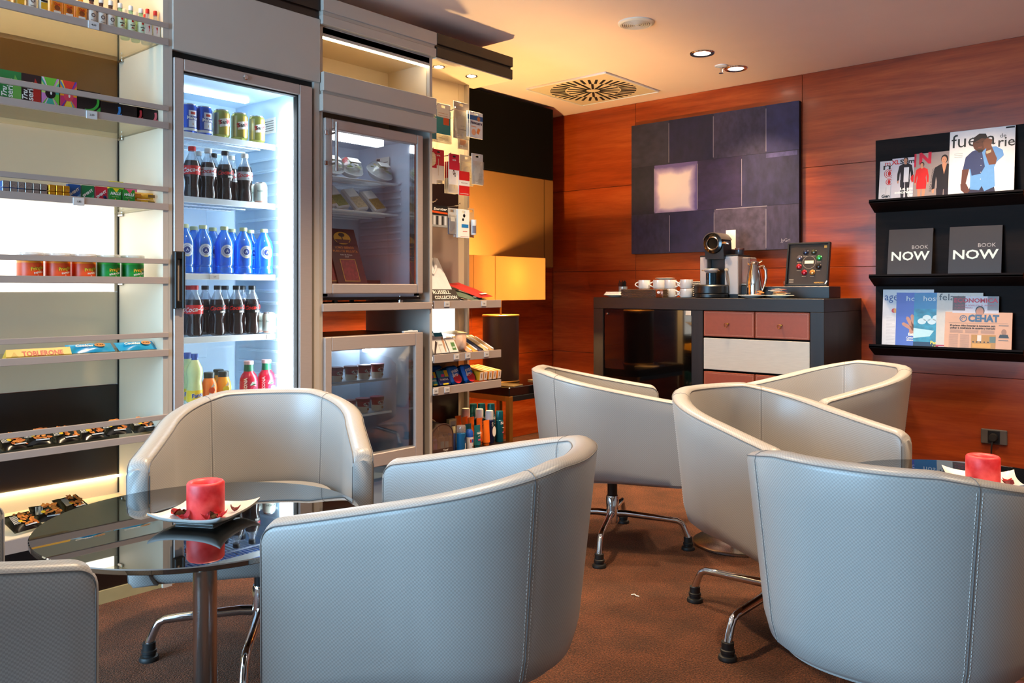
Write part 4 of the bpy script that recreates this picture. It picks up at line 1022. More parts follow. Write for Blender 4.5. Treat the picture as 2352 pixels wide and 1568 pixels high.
def p_nex(m_, w, h, y):
    m_.rect(-w / 2, w / 2, h * .68, h * .86, col('#1f5a94'), y); m_.disc(w * .18, h * .75, .012, col('#c8783c'), y - .0003, 12)
    m_.text('Nexcare', .022, col('#2a2450'), 0, h * .58, y - .0005, .03, w=w * .86); m_.face([(.0, h * .2), (.018, h * .16), (.03, h * .36), (.012, h * .4)], col('#f08a3c'), y - .0004); m_.disc(-w * .2, h * .22, .016, col('#f2b080'), y - .0003, 14); m_.rect(-w * .4, w * .0, h * .42, h * .45, col('#e8a070'), y - .0003)
def p_amber(m_, w, h, y): m_.rect(-w * .3, w * .3, h * .1, h * .9, col('#c8762c'), y); tagp(m_, w, h, y - .0006)
hang('hygiene_pack', 'teal hygiene pack half hidden by the taupe valance, top row of pegs', 2.795, 0.059, 1.822, 0.160, .04, p_left)
hang('wipes_pack', 'teal and white wipes pack with an orange square, top row of pegs', 2.890, 0.101, 1.859, 0.153, .06, p_wipes, .006)
hang('cotton_pack', 'cream clear-bag cotton pack bulging below the wipes pack', 2.929, 0.130, 1.827, 0.095, .11, p_clear, .008, col('#efe6d0'), .03)
hang('manicure_set', 'clear bag set with grey header card on the top row of pegs', 3.010, 0.111, 1.851, 0.188, .05, p_clear, .004, col('#b8aca0'), .022)
hang('brush_pack', 'narrow amber pack with price sticker behind the plaster card', 3.056, 0.075, 1.807, 0.180, .085, p_amber, .005, col('#e0d6c4'), .012)
hang('plaster_pack', 'white plaster card with blue top and orange plaster, right end of the top row', 3.089, 0.098, 1.862, 0.135, .02, p_nex)
for k in range(2): hang('plaster_pack', 'white plaster card hanging %s behind the front plaster card' % ('just', 'second')[k], 3.080, 0.095, 1.865, 0.135, .027 + .006 * k, p_nex, .004, None, 0, 'plaster cards')
def p_red(kind):
    def fn(m_, w, h, y):
        m_.rect(-w / 2, w / 2, h * .48, h, col('#c81c34'), y); m_.rect(-w / 2, w / 2, 0, h * .48, col('#e4dedc'), y); m_.text('BETER', .009, WHT, 0, h * .80, y - .0004, .03)
        m_.disc(0, h - .013, .011, M_INK, y - .0003, 12, .005)
        if kind == 'brush':
            m_.rect(-.004, .004, .006, h * .45, col('#d8303c'), y - .0008)
        elif kind == 'file': m_.rect(-.002, .002, h * .15, h * .7, col('#d8c8b8'), y - .0006)
        else: m_.ring(-.004, h * .4, .003, .006, M_STEEL, y - .0006, 14, kz=2.2); m_.ring(.006, h * .33, .003, .0055, M_STEEL, y - .0006, 14, kz=2)
    return fn
o = hang('hair_brush_pack', 'red and white card with a cream hair brush, left end of the middle row', 2.800, 0.071, 1.604, 0.163, .05, p_red('brush'))
b = MB(); b.add([(.021 * cos(a), -.006 - (.006 if q else 0), .12 + .034 * sin(a)) for q in (0, 1) for a in [2 * pi * i / 20 for i in range(20)]], [tuple(range(20, 40))] + [(i, (i + 1) % 20, 20 + (i + 1) % 20, 20 + i) for i in range(20)], col('#ecdcb4'))
for i in range(5):
    for j in range(7): b.cyl((-.013 + .0065 * i, -.012, .098 + .0072 * j), (-.013 + .0065 * i, -.021, .098 + .0072 * j), .0007, WHT, 5)
b.make('hair_brush', o)
hang('nail_file_card', 'red and white card with a slim file, second in the middle row', 2.857, 0.078, 1.627, 0.152, .06, p_red('file'))
for k in range(2): hang('nail_file_card', 'pale card hanging %s behind the slim file card' % ('just', 'second')[k], 2.865, 0.076, 1.615, 0.158, .08 + .012 * k, p_red('file'), .004, None, 0, 'file cards')
hang('tweezers_card', 'red and white card with steel clippers, middle row', 2.928, 0.071, 1.607, 0.154, .02, p_red('clip'))
for k in range(3): hang('nail_scissors_card', 'red edged card hanging behind the clippers card, %s of its stack' % ORD[k], 2.958, 0.078, 1.569, 0.159, .05 + .014 * k, p_red('file'), .004, None, 0, 'red cards stacked behind the clippers')
def p_sign(m_, w, h, y): m_.rect(-w / 2, w / 2, 0, h, RED, y); m_.rect(-w / 2, w / 2, h * .40, h * .62, WHT, y - .0003); m_.text('MANICURA', .009, col('#8a2a2a'), 0, h * .51, y - .0005); m_.rect(-w * .4, w * .4, .008, .010, WHT, y - .0003)
hang('red_card', 'bright red card with a white band at the front of the middle row', 2.988, 0.076, 1.557, 0.122, .008, p_sign)
def p_grey(m_, w, h, y): m_.rect(-w / 2, w / 2, 0, h * .36, col('#d6d2cc'), y); m_.rect(w * .1, w * .5, .01, h * .38, col('#b4b0ae'), y - .0003); [m_.rect(w * .15, w * .42, h * .18 + .008 * k, h * .18 + .008 * k + .002, col('#8a8682'), y - .0005) for k in range(3)]
hang('tissue_bag', 'clear bag of cotton with grey header card, right end of the middle row', 3.093, 0.082, 1.622, 0.160, .015, p_grey, .005, col('#d8d0c6'), .024)
hang('tissue_bag', 'clear bag of pale cotton between the red cards and the grey header bag', 3.048, 0.097, 1.617, 0.155, .05, p_clear, .005, col('#d8cfc0'), .024)
def p_batt(m_, w, h, y):
    m_.rect(-w / 2, w / 2, 0, h * .58, col('#9a9a9a'), y); m_.rect(-w / 2, w / 2, h * .55, h, M_INK, y - .0002); m_.face([(-w / 2, h * .66), (w / 2, h * .62), (w / 2, h * .70), (-w / 2, h * .76)], col('#e0561c'), y - .0004)
    m_.text('Energizer', .017, WHT, w * .08, h * .84, y - .0006, .03, .2, w=w * .75)
    for k in range(6): m_.rect(-w * .44 + k * w * .155, -w * .44 + k * w * .155 + w * .1, h * .1, h * .52, col('#d4d4d8' if k % 2 else '#2a2a2c'), y - .0006)
hang('battery_pack', 'black and orange battery card in the lowest peg row', 2.829, 0.122, 1.390, 0.105, .03, p_batt)
hang('battery_pack', 'second battery card hanging behind the front battery card', 2.854, 0.123, 1.390, 0.104, .05, p_batt)
def p_blue(m_, w, h, y): m_.rect(-w / 2, w / 2, 0, h * .62, col('#262a5c'), y); m_.rect(-w * .2, w * .35, h * .5, h * .66, WHT, y - .0005)
hang('sewing_kit', 'dark blue pack with white sticker beside the batteries', 2.924, 0.056, 1.358, 0.132, .03, p_blue, .004, col('#b8b4b0'), .014)
def p_ear(m_, w, h, y): m_.disc(.002, h * .78, .009, M_INK, y - .0004, 12); m_.disc(-.006, h * .64, .007, M_INK, y - .0004, 12); m_.rect(-w * .2, w * .4, h * .36, h * .48, col('#1f7ac0'), y - .0004); m_.rect(-w * .1, w * .3, h * .22, h * .24, col('#d85a4a'), y - .0004); m_.rect(-w * .3, w * .4, .006, .008, col('#d8a0a0'), y - .0004)
hang('earphone_pack', 'white box card with black earbuds and blue sticker, lowest peg row', 2.992, 0.082, 1.343, 0.144, .02, p_ear, .014)
hang('earphone_pack', 'white card partly behind the earbud card, lowest peg row', 2.995, 0.079, 1.347, 0.144, .045, p_ear, .012)
o = hang('travel_bottle_bag', 'clear bag holding a small white-capped bottle, right end of the lowest row', 3.061, 0.048, 1.349, 0.150, .03, lambda m_, w, h, y: None, .003, col('#d0a878'), 0)
MB().lathe([(.012, 0), (.014, .004), (.014, .05), (.015, .052), (.015, .078), (0, .079)], col('#e8e4dc'), (0, -.019, .012), 18).make('bottle', o); MB().band((0, -.019, .012), .0143, .008, .046, col('#6a6a7a'), -70, 70, 10).make('paper_label', o)

# ------------------------------------------------------------------ folded shirts
SH1 = mat('white_cotton', '#d6d2d8', .85, noise=.05, nscale=40)
t = thing('packed_shirt', 'white shirt in a clear pack with dark printed base, leaning on the upper accessory shelf', 'shirt', at(2.868, .13, 1.0), Q, 'packed shirts on the accessory shelf')
T = Matrix.Translation((0, -.10, .008)) @ Matrix.Rotation(R(-33), 4, 'X')
b = MB(); b.M = T; b.pillow(.205, .28, .03, SH1, 14, 12, .05, 0, 0, .14, .1, 5); b.make('shirt', t)
b = MB(); b.M = T
pts = [(-.06, .265), (-.035, .2), (0, .165), (.035, .2), (.06, .265)]
b.tube([(x, -.017, z) for x, z in pts], .008, SH1, 8); b.make('collar', t)
b = MB(); b.M = T; b.box(-.102, .102, -.020, -.0175, .0, .075, col('#2a221c')); b.text('RUSSELL', .030, WHT, -.004, .056, -.0206, .02, .1, w=.12); b.text('COLLECTION', .026, WHT, .012, .026, -.0206, .02, .1, w=.155); b.make('printed_base', t)
for k, (c, l, tc, ln) in enumerate((('#7a7f9a', 'folded grey blue shirt in a pack, lying between the white and the red ones', 3.04, .13), ('#5a6a5a', 'folded olive shirt pack under the red one', 3.09, .12), ('#b8201c', 'folded bright red shirt pack at the right of the upper accessory shelf', 3.14, .13))):
    t = thing('packed_shirt', l, 'shirt', at(tc, .12, 1.012), Q, 'packed shirts on the accessory shelf')
    T = Matrix.Rotation(R((-74, -77, -71)[k]), 4, 'X') @ Matrix.Rotation(R(-10), 4, 'Y')
    b = MB(); b.M = Matrix.Translation((0, 0, (.014, .040, .066)[k])) @ T; b.pillow(.125, .23, .028, mat('folded_cloth', c, .6, noise=.1, nscale=30), 10, 10, .08, seed=k); b.make('shirt', t)
    b = MB(); b.M = Matrix.Translation((0, 0, (.014, .040, .066)[k])) @ T; b.rect(-.03, .03, -.1, -.085, WHT, -.012); b.make('paper_label', t)

# ------------------------------------------------------------------ hosiery and toiletry boxes on the sloping shelves
def lean(name, label, cat, tc, w, h, dp, z, base, paint, tilt=34, d=.03, group=None, rz=0):
    t = thing(name, label, cat, at(tc, d, z), Q + rz, group)
    T = Matrix.Rotation(R(-tilt), 4, 'X')
    b = MB(); b.M = T; b.box(-w / 2, w / 2, 0, dp, 0, h, base, .0015); b.make('carton', t)
    m_ = MB(); m_.M = T; paint(m_, w, h, -.0007); m_.make('front_print', t)
    return t
def p_leg(m_, w, h, y): m_.rect(-w / 2, w * .5, h * .8, h, col('#1f7f9a'), y); m_.face([(w * .1, .005), (w * .2, .005), (w * .45, h * .75), (w * .15, h * .75)], col('#b88a6a'), y - .0003); m_.text('med', .012, col('#5a5a5a'), -w * .2, h * .4, y - .0004, 0, .3)
Z6 = .7645
lean('hosiery_box', 'white hosiery box with dark legs picture at the left end of its shelf', 'hosiery box', 2.829, .055, .10, .035, Z6, col('#ded8d6'), lambda m_, w, h, y: m_.face([(-w * .5, .0), (-w * .3, .0), (w * .4, h * .6), (w * .2, h * .7)], col('#3a2a28'), y), 30, .03)
lean('hosiery_box', 'white hosiery box with blue corner and tan legs picture', 'hosiery box', 2.877, .058, .115, .04, Z6, col('#dcdcdc'), p_leg, 30, .03)
lean('hosiery_box', 'blue-cornered hosiery box lying behind the front hosiery boxes', 'hosiery box', 2.888, .07, .11, .03, Z6 + .02, col('#d4d6d6'), p_leg, 40, .10)
lean('hosiery_box', 'white box with a green square picture, right of the leg box', 'hosiery box', 2.944, .062, .085, .045, Z6, col('#e6dcd4'), lambda m_, w, h, y: (m_.rect(-w * .1, w * .32, h * .15, h * .65, col('#4a7a3c'), y), m_.rect(-w * .05, w * .28, h * .3, h * .36, WHT, y - .0003)), 30, .03)
t = thing('shower_cap_bag', 'clear bag with pale orange contents beside the white box', 'bag', at(3.019, .06, Z6 + .045), Q)
MB().pillow(.08, .09, .045, mat('peach_film', '#eebca0', .35, noise=.15, nscale=40), 10, 8, .06, seed=9, wob=.2).make('bag', t)
for k, (px, c, l, a) in enumerate(((1082, '#e8a070', 'slim orange toothbrush pack with white cap', 8), (1092, '#d8a84a', 'slim tan comb pack next to the toothbrush pack', 8), (1108, '#3a3f60', 'slim navy razor pack', 8), (1122, '#e0c090', 'slim pale gold pack near the right end', 8), (1136, '#b89868', 'slim brown pack at the right end of the hosiery shelf', 8))):
    t = thing('travel_pack', l, 'travel pack', at(3.06 + .042 * k, .11, Z6 + .028), Q, 'slim travel packs on the hosiery shelf')
    T = Matrix.Rotation(R(-66), 4, 'X')
    b = MB(); b.M = T; b.pillow(.034, .20, .022, mat('slim_pack', c, .35, noise=.12, nscale=40), 6, 12, .05, seed=k); b.make('pack', t)
    b = MB(); b.M = T; b.tube([(.004, -.010, -.085), (.004, -.010, .06)], .004, WHT if k != 2 else M_INK, 8); b.make('handle', t)
t = thing('travel_pack', 'flat pale pack lying across the slim packs', 'travel pack', at(3.07, .16, Z6 + .09), Q + .2)
b = MB(); b.M = Matrix.Rotation(R(-84), 4, 'X'); b.pillow(.16, .07, .022, mat('pale_pack', '#d8c8a8', .35, noise=.1), 12, 6, .06, seed=3); b.make('pack', t)
Z7 = .6065
PB = col('#1668c0', .3)
def p_evax(m_, w, h, y): m_.text('evax', .030, WHT, 0, h * .68, y - .0004, .02, .2, rot=10, w=w * .7); m_.text('&go', .028, WHT, -.006, h * .45, y - .0006, .03, .2, rot=10); m_.disc(.006, h * .25, w * .38, col('#d0182c'), y - .0002, 22, h * .26)
def evax(label, px, d=.03):
    t = thing('pad_pack', label, 'pad pack', at(px, d, Z7), Q + .06, 'blue pad packs on the lower accessory shelf')
    T = Matrix.Rotation(R(-24), 4, 'X')
    b = MB(); b.M = T; b.box(-.04, .04, 0, .07, 0, .098, PB, .012); b.make('pack', t)
    m_ = MB(); m_.M = T; p_evax(m_, .08, .098, -.0007)
    m_.text('evax', .024, WHT, .004, .045, 0, .03, .2, w=.05, top=.0985); m_.add([(.005, .012, .0984), (.03, .018, .0984), (.026, .04, .0984), (.0, .03, .0984)], [(0, 1, 2, 3)], col('#e0402c')); m_.make('print', t)
evax('blue sanitary pad pack with red oval, left of the two in front', 2.969)
evax('blue sanitary pad pack with red oval, right one beside the yellow boxes', 3.068)
evax('blue sanitary pad pack in the second row behind the tampon box', 2.931, .105)
def p_tamp(m_, w, h, y): m_.rect(-w / 2, w / 2, h * .5, h, col('#2f8a9a'), y); m_.rect(w * .18, w * .5, h * .55, h, col('#e8b81c'), y - .0003); m_.face([(-w * .2, h * .55), (w * .1, h * .55), (w * .14, h * .74), (-w * .14, h * .74)], col('#e83c8a'), y - .0004); m_.text('TAMPAX', .014, WHT, 0, h * .36, y - .0005, .03, w=w * .8); m_.rect(-w * .2, w * .3, 0, h * .1, col('#e0c01c'), y - .0004)
lean('tampon_box', 'dark blue tampon box with yellow corner, front of the lower accessory shelf', 'tampon box', 2.880, .075, .075, .06, Z7, col('#1c2f7a'), p_tamp, 26, .03)
lean('tampon_box', 'turquoise tampon box cut off by the tower edge', 'tampon box', 2.817, .05, .07, .06, Z7, col('#2a8a94'), p_tamp, 26, .04)
YB = col('#f0a01c')
for k, px in enumerate((3.150, 3.177, 3.211, 3.241, 3.273)):
    t = thing('medicine_box', 'narrow yellow topped box standing in the row at the right end, %s from the left' % ORD[k], 'medicine box', at(px - .022 + .004 * k, .02, Z7), Q, 'narrow yellow boxes on the lower accessory shelf')
    b = MB(); b.box(-.013, .013, 0, .17, 0, .045, YB, .001); b.M = None
    o = b.make('carton', t); m_ = MB(); m_.rect(-.0125, .0125, .001, .044, col('#e6d0c0'), -.0006); m_.rect(-.003, .003, .012, .036, col('#8a6a4a'), -.0009); m_.make('front_print', t)
    t.rotation_euler = (Matrix.Rotation(Q, 4, 'Z') @ Matrix.Rotation(R(7), 4, 'X')).to_euler()

# ------------------------------------------------------------------ toiletries on the bottom shelf
ZB7 = .2585
t = thing('wash_bag', 'transparent brown-edged toiletry bag with small bottles inside, left on the bottom shelf', 'wash bag', at(2.871, .075, ZB7), Q)
n = 14; prof = [(-.072, 0), (.072, 0)] + [(.072 * cos(pi * i / n), .09 + .058 * sin(pi * i / n)) for i in range(n + 1)]
BRN = mat('brown_vinyl', '#4a3430', .35, noise=.05)
b = MB(); b.tube([(x, -.032, z + .003) for x, z in prof], .004, BRN, 8, closed=True); b.tube([(x, .032, z + .003) for x, z in prof], .004, BRN, 8, closed=True)
b.prism([(-.072, 0.003), (.072, .003), (.072, .03), (-.072, .03)], -.0345, -.031, BRN); b.box(-.07, .07, -.03, .03, .0, .004, BRN); b.text('Travel', .013, WHT, .02, .020, -.0350, .02); b.text('pack', .012, WHT, .02, .009, -.0350, .02)
vs = [(x, y, z + .003) for x, z in prof[2:] for y in (-.032, .032)]; b.add(vs, [(2 * i, 2 * i + 1, 2 * i + 3, 2 * i + 2) for i in range(n)], col('#8a7460')); b.make('bag_frame', t)
m_ = MB(); m_.face([(x, z + .003) for x, z in prof], glass('smoky_vinyl', (.72, .68, .68, 1), .08, .05, .05), -.033); m_.make('clear_front', t)
for x, c, h in ((-.036, '#2a2a6a', .085), (.012, '#5a5450', .095), (.044, '#4a4440', .09)):
    q = thing('travel_bottle', {-.036: 'dark blue miniature inside the clear wash bag, left one', .012: 'grey miniature inside the clear wash bag, middle one', .044: 'grey miniature inside the clear wash bag, right one'}[x], 'bottle', at(2.871 + x, .072, ZB7 + .0045), Q, 'miniatures inside the wash bag')
    MB().lathe([(.019, 0), (.02, .003), (.02, h * .8), (.012, h * .86), (.013, h), (0, h)], col(c, .3), seg=18).make('bottle', q)
    m_ = MB(); m_.band((0, 0, 0), .0203, .012, h * .6, col('#5a8a9a' if c != '#2a2a6a' else '#4a3a8a'), -40, 50, 8); m_.make('paper_label', q)
t = thing('toilet_case', 'second brown toilet case with pale zip behind the transparent one', 'wash bag', at(2.86, .165, ZB7), Q)
b = MB(); b.prism([(x, z * 1.12) for x, z in prof], -.028, .028, BRN); b.make('bag', t); MB().tube([(x, -.0285, z * 1.12) for x, z in prof[2:]], .004, col('#e0cfa0'), 8).make('zip', t)
t = thing('cream_jar', 'pale round-lidded jar behind the toilet cases', 'jar', at(2.80, .22, ZB7), Q)
MB().lathe([(.024, 0), (.026, .004), (.026, .165), (.022, .17)], col('#c8c0a8'), seg=24).make('jar', t); MB().lathe([(.03, .168), (.031, .172), (.031, .188), (.029, .19), (0, .19)], col('#d8d8b0'), seg=24).make('lid', t)
def spray(label, tt, d, body, capc, h, r, group, deco=None, domed=False):
    t = thing('spray_can', label, 'spray can', at(tt, d, ZB7), Q, group)
    MB().lathe([(r * .94, 0), (r, .004), (r, h * .70), (r * .8, h * .735), (r * .8, h * .74)], body, seg=26).make('body', t)
    cp = [(r * .93, h * .73), (r * .95, h * .74), (r * .93, h * .96), (r * .85, h), (0, h)] if not domed else [(r, h * .62), (r * 1.02, h * .66), (r * .95, h * .85), (r * .6, h * .97), (0, h)]
    MB().lathe(cp, capc, seg=26).make('cap', t)
    if deco: m_ = MB(); deco(m_, r, h); m_.make('print', t)
    return t
TL2 = mat('teal_metal', '#0f5f6c', .3, .4, noise=.03)
def d_nelly(m_, r, h): m_.text('Nelly', .022, WHT, .012, h * .62, 0, .03, bend=(0, 0, r + .0006)); m_.rect(0, .012, h * .3, h * .33, col('#d86a8a'), -r - .0006); m_.rect(-.002, .014, h * .46, h * .475, WHT, -r - .0006)
for k, (px, d) in enumerate(((3.242, .185), (3.281, .16), (3.309, .115), (3.315, .06))):
    spray('teal hair spray can, %s' % ('back row leftmost', 'back row second', 'back row third', 'the full-height one nearest the right edge')[k], px, d, TL2, TL2, .20 if k < 3 else .165, .022, 'teal hair spray cans', d_nelly)
NAVY = mat('navy_tin', '#1c2450', .3, .3, noise=.03)
def d_shave(m_, r, h): m_.ring(.012, h * .36, .0, .014, WHT, -r - .0012, 16, kz=2.0); m_.text('S', .03, WHT, .0, h * .58, 0, .0, bend=(0, 0, r + .0008))
for k, (px, d) in enumerate(((3.169, .17), (3.232, .13), (3.252, .075))):
    spray('navy can with white cap, %s' % ('left one behind the orange tubes', 'middle one behind the orange tubes', 'right one behind the orange tubes')[k], px, d, NAVY, WHT, .185 - .006 * k, .023, 'navy cans with white caps', d_shave)
ORG = mat('orange_tube', '#f0701c', .35, noise=.03)
def tubep(label, tt, d, h, w, c, cat='tube', deco=None, group=None):
    t = thing('cream_tube', label, cat, at(tt, d, ZB7), Q, group); n = 16; lv = [(0, .9, .9), (.02, 1, 1), (.35, 1, .8), (.7, 1, .42), (.93, 1.04, .08), (1, 1.05, .06)]
    vs = []; fs = []
    for z, a, b_ in lv:
        for i in range(n): vs.append((w / 2 * a * cos(2 * pi * i / n), w * .38 * b_ * sin(2 * pi * i / n), .014 + z * (h - .014)))
    for j in range(len(lv) - 1):
        for i in range(n): fs.append((j * n + i, j * n + (i + 1) % n, (j + 1) * n + (i + 1) % n, (j + 1) * n + i))
    fs.append(tuple((len(lv) - 1) * n + i for i in range(n))); fs.append(tuple(range(n)))
    MB().add(vs, fs, c).make('tube', t); MB().lathe([(w * .36, 0), (w * .38, .002), (w * .38, .014)], c, seg=20, sy=.8).make('cap', t)
    if deco: m_ = MB(); deco(m_, w, h); m_.make('print', t)
    return t
for k, (px, d, h) in enumerate(((3.074, .135, .160), (3.107, .12, .152), (3.141, .105, .148), (3.184, .085, .140), (3.190, .04, .132))):
    tubep('bright orange cream tube, %s' % ('leftmost of the five', 'second from the left', 'third, behind the small teal tube', 'fourth, just left of the foremost one', 'the foremost, widest looking one at the right')[k], px, d, h, .044, ORG, 'tube', None, 'orange cream tubes')
TL3 = mat('teal_tube', '#14606a', .35, noise=.03)
def d_tn(m_, w, h): m_.text('Nelly', .016, WHT, .0, h * .66, -w * .33, .04); m_.rect(-.008, .010, h * .33, h * .40, col('#e85a8a'), -w * .365); m_.rect(-.008, .010, h * .52, h * .54, WHT, -w * .33)
tubep('small teal gel tube in the front row with a pink mark', 3.109, .03, .118, .043, TL3, 'tube', d_tn)
tubep('small teal gel tube behind the blue-domed roll-on', 3.088, .075, .122, .044, TL3, 'tube', d_tn)
SHV = mat('blue_tin', '#1f6a9a', .28, .3, noise=.04)
t = spray('shaving foam can with clear domed cap in the front row', 2.993, .032, SHV, glass('clear_cap', (.85, .82, .8, 1), .1, .05, .35, (.65, .55, .5, 1)), .130, .025, None, lambda m_, r, h: (m_.face([(-.002, h * .5), (.006, h * .64), (.010, h * .5), (.002, h * .36)], col('#1c2450'), -r - .0006), m_.text('foam', .016, WHT, .004, h * .2, 0, .02, rot=90, bend=(0, 0, r + .0006))))
MB().lathe([(.012, .098), (.011, .115), (0, .118)], col('#6a5a50'), seg=16).make('nozzle', t)
t = spray('white roll-on deodorant with round blue dome, front row', 3.050, .03, col('#e8dcd6'), BLU, .105, .021, None, lambda m_, r, h: (m_.lathe([(r + .0004, h * .36), (r + .0004, h * .52)], BLU, (0, 0, 0), 10, False, R(-100), R(-50)), m_.lathe([(r + .0004, h * .36), (r + .0004, h * .52)], RED, (0, 0, 0), 4, False, R(-125), R(-104)), m_.text('dry', .01, M_INK, .006, h * .15, 0, .03, bend=(0, 0, r + .0006))), True)
spray('blue domed roll-on half hidden behind the shaving foam', 2.988, .097, col('#c8b890'), BLU, .12, .020, None, None, True)
spray('slim dark blue and grey can right of the wash bag', 2.968, .062, col('#2a3a6a'), col('#c8b88a'), .125, .011, None, None)
t = thing('soap_box', 'pale framed soap carton standing behind the wash bag', 'box', at(3.020, .13, ZB7), Q)
MB().box(-.026, .026, -.012, .012, 0, .15, col('#e0cf9a'), .001).make('carton', t); m_ = MB(); m_.rect(-.019, .019, .02, .14, col('#b8aca0'), -.0126); m_.rect(-.012, .012, .08, .12, col('#6a625c'), -.0129); m_.make('front_print', t)

# ------------------------------------------------------------------ side table, table lamp and magazines on it
M_BRASS = mat('brass', '#b07a34', .35, .85, noise=.05)
M_GLOSSB = mat('black_gloss_top', '#0b0908', .08, noise=.05, coat=.5)
t = thing('side_table', 'low black-topped side table with brass frame under the table lamp', 'table', (-3.33, 3.76, 0))
MB().box(-.325, .325, -.32, .32, .485, .535, M_GLOSSB, .003).make('tabletop', t)
for sx in (-1, 1):
    for sy in (-1, 1): MB().box(sx * .325 - sx * .03, sx * .325, sy * .32 - sy * .03, sy * .32, 0, .485, M_BRASS, .002).make('leg', t)
for sy in (-1, 1): MB().box(-.295, .295, sy * .32 - sy * .03, sy * .32, .455, .485, M_BRASS, .002).make('rail', t)
for sx in (-1, 1): MB().box(sx * .325 - sx * .03, sx * .325, -.29, .29, .455, .485, M_BLACK, .002).make('rail', t)
t = thing('table_lamp', 'table lamp with a dark leather drum base and a glowing ochre rectangular shade', 'lamp', (-3.263, 3.656, .5355))
M_LEATH = mat('dark_leather', '#2c140d', .5, noise=.12, nscale=60, bump=.15)
MB().lathe([(.106, 0), (.108, .004), (.108, .388)], M_LEATH, seg=48).make('base', t)
MB().lathe([(.110, .386), (.112, .389), (.112, .394), (.109, .396), (0, .396)], M_BRASS, seg=48).make('top_disc', t)
MB().lathe([(.110, 0), (.113, .003), (.110, .010)], M_BRASS, seg=48).make('foot_ring', t)
MB().cyl((0, 0, .396), (0, 0, .50), .006, M_BRASS, 10).make('stem', t)
m_ = bpy.data.materials.new('lamp_cloth'); m_.use_nodes = True; nt = m_.node_tree; nt.nodes.clear()
o_ = nt.nodes.new('ShaderNodeOutputMaterial'); a_ = nt.nodes.new('ShaderNodeBsdfTranslucent'); b_ = nt.nodes.new('ShaderNodeBsdfDiffuse'); x_ = nt.nodes.new('ShaderNodeMixShader')
nz = nt.nodes.new('ShaderNodeTexNoise'); nz.inputs['Scale'].default_value = 400; mr = nt.nodes.new('ShaderNodeMix'); mr.data_type = 'RGBA'
mr.inputs[6].default_value = srgb('#c2a070'); mr.inputs[7].default_value = srgb('#d0ae7c'); nt.links.new(nz.outputs[0], mr.inputs[0]); nt.links.new(mr.outputs[2], a_.inputs[0]); nt.links.new(mr.outputs[2], b_.inputs[0])
x_.inputs[0].default_value = .35; nt.links.new(a_.outputs[0], x_.inputs[1]); nt.links.new(b_.outputs[0], x_.inputs[2]); nt.links.new(x_.outputs[0], o_.inputs[0])
sx0, sx1, sy0, sy1, sz0, sz1 = -.34, .10, -.42, 0.302, .483, .738
b = MB(); w_ = .002
b.box(sx1 - w_, sx1, sy0, sy1, sz0, sz1, m_).box(sx0, sx0 + w_, sy0, sy1, sz0, sz1, m_).box(sx0, sx1, sy0, sy0 + w_, sz0, sz1, m_).box(sx0, sx1, sy1 - w_, sy1, sz0, sz1, m_)
shd = b.make('lamp_shade', t)
b = MB(); b.box(sx1 - .0005, sx1 + .001, -0.162, -0.158, sz0, sz1, col('#c8903c')); b.box(sx1 - .0005, sx1 + .001, -0.343, -0.339, sz0, sz1, col('#c8903c')); b.make('seam', shd)
MB().lathe([(0, .49), (.014, .50), (.02, .52), (.014, .545), (0, .55)], emis('bulb_warm', '#ffc060', 6), seg=16).make('bulb', t)
LAMP_AT = (-3.263, 3.69, .5355 + .635)
for k, (x, y, z, a, c, l) in enumerate(((-3.085, 3.515, .5355, .2, '#8a7048', 'brown brochure flat on the side table in front of the lamp'), (-3.085, 3.83, .5355, -.1, '#caa070', 'pale brochure at the right edge of the side table'))):
    o = MB().box(-.07, .07, -.055, .055, 0, .006, mat('brochure_print', c, .3, noise=.3, nscale=30), .001).make('brochure'); o.location = (x, y, z); o.rotation_euler = (0, 0, a); tag(o, l, 'brochure')

# ------------------------------------------------------------------ sideboard
SB0, SB1, SBY0, SBY1, SBH = -3.122, -1.619, 4.408, 5.004, 1.030
S = thing('sideboard', 'tall dark wenge sideboard with black glass door and terracotta leather drawers', 'sideboard', ((SB0 + SB1) / 2, (SBY0 + SBY1) / 2, 0))
def sb(): m = MB(); m.M = Matrix.Translation((-(SB0 + SB1) / 2, -(SBY0 + SBY1) / 2, 0)); return m
sb().box(SB0, SB1, SBY0, SBY1, SBH - .072, SBH, M_WENGE, .002).make('top', S)
sb().box(SB0, SB0 + .076, SBY0, SBY1, 0, SBH - .072, M_WENGEZ, .002).make('side_panel', S)
sb().box(SB1 - .076, SB1, SBY0, SBY1, 0, SBH - .072, M_WENGEZ, .002).make('side_panel', S)
sb().box(-2.410, -2.334, SBY0 + .002, SBY1, .07, SBH - .072, M_WENGEZ, .002).make('divider', S)
sb().box(SB0 + .076, SB1 - .076, SBY1 - .012, SBY1, .0, SBH - .072, M_WENGE).make('back_panel', S)
sb().box(SB0 + .076, SB1 - .076, SBY0 + .02, SBY1 - .012, 0, .07, M_WENGE).make('plinth', S)
sb().box(-3.046, -2.41, SBY0 + .05, SBY1 - .012, .58, .60, M_WENGE).make('inner_shelf', S)
dg = sb().box(-3.040, -2.414, SBY0 + .010, SBY0 + .016, .074, SBH - .075, mat('smoked_black_glass', '#050404', .03, noise=.02, coat=1)).make('glass_door', S)
h = sb(); h.M = h.M @ Matrix.Translation((-3.018, SBY0 + .009, .925)) @ Matrix.Rotation(R(90), 4, 'X'); h.lathe([(.008, 0), (.008, .006), (.005, .010), (0, .010)], M_CHROME, seg=16); h.make('knob', dg)
sb().box(-2.452, -2.412, SBY0 + .004, SBY0 + .0105, SBH - .105, SBH - .074, M_STEEL, .002).make('hinge', dg)
TERRA = mat('terracotta_leather', '#9c4a2e', .5, noise=.05, nscale=60, bump=.08)
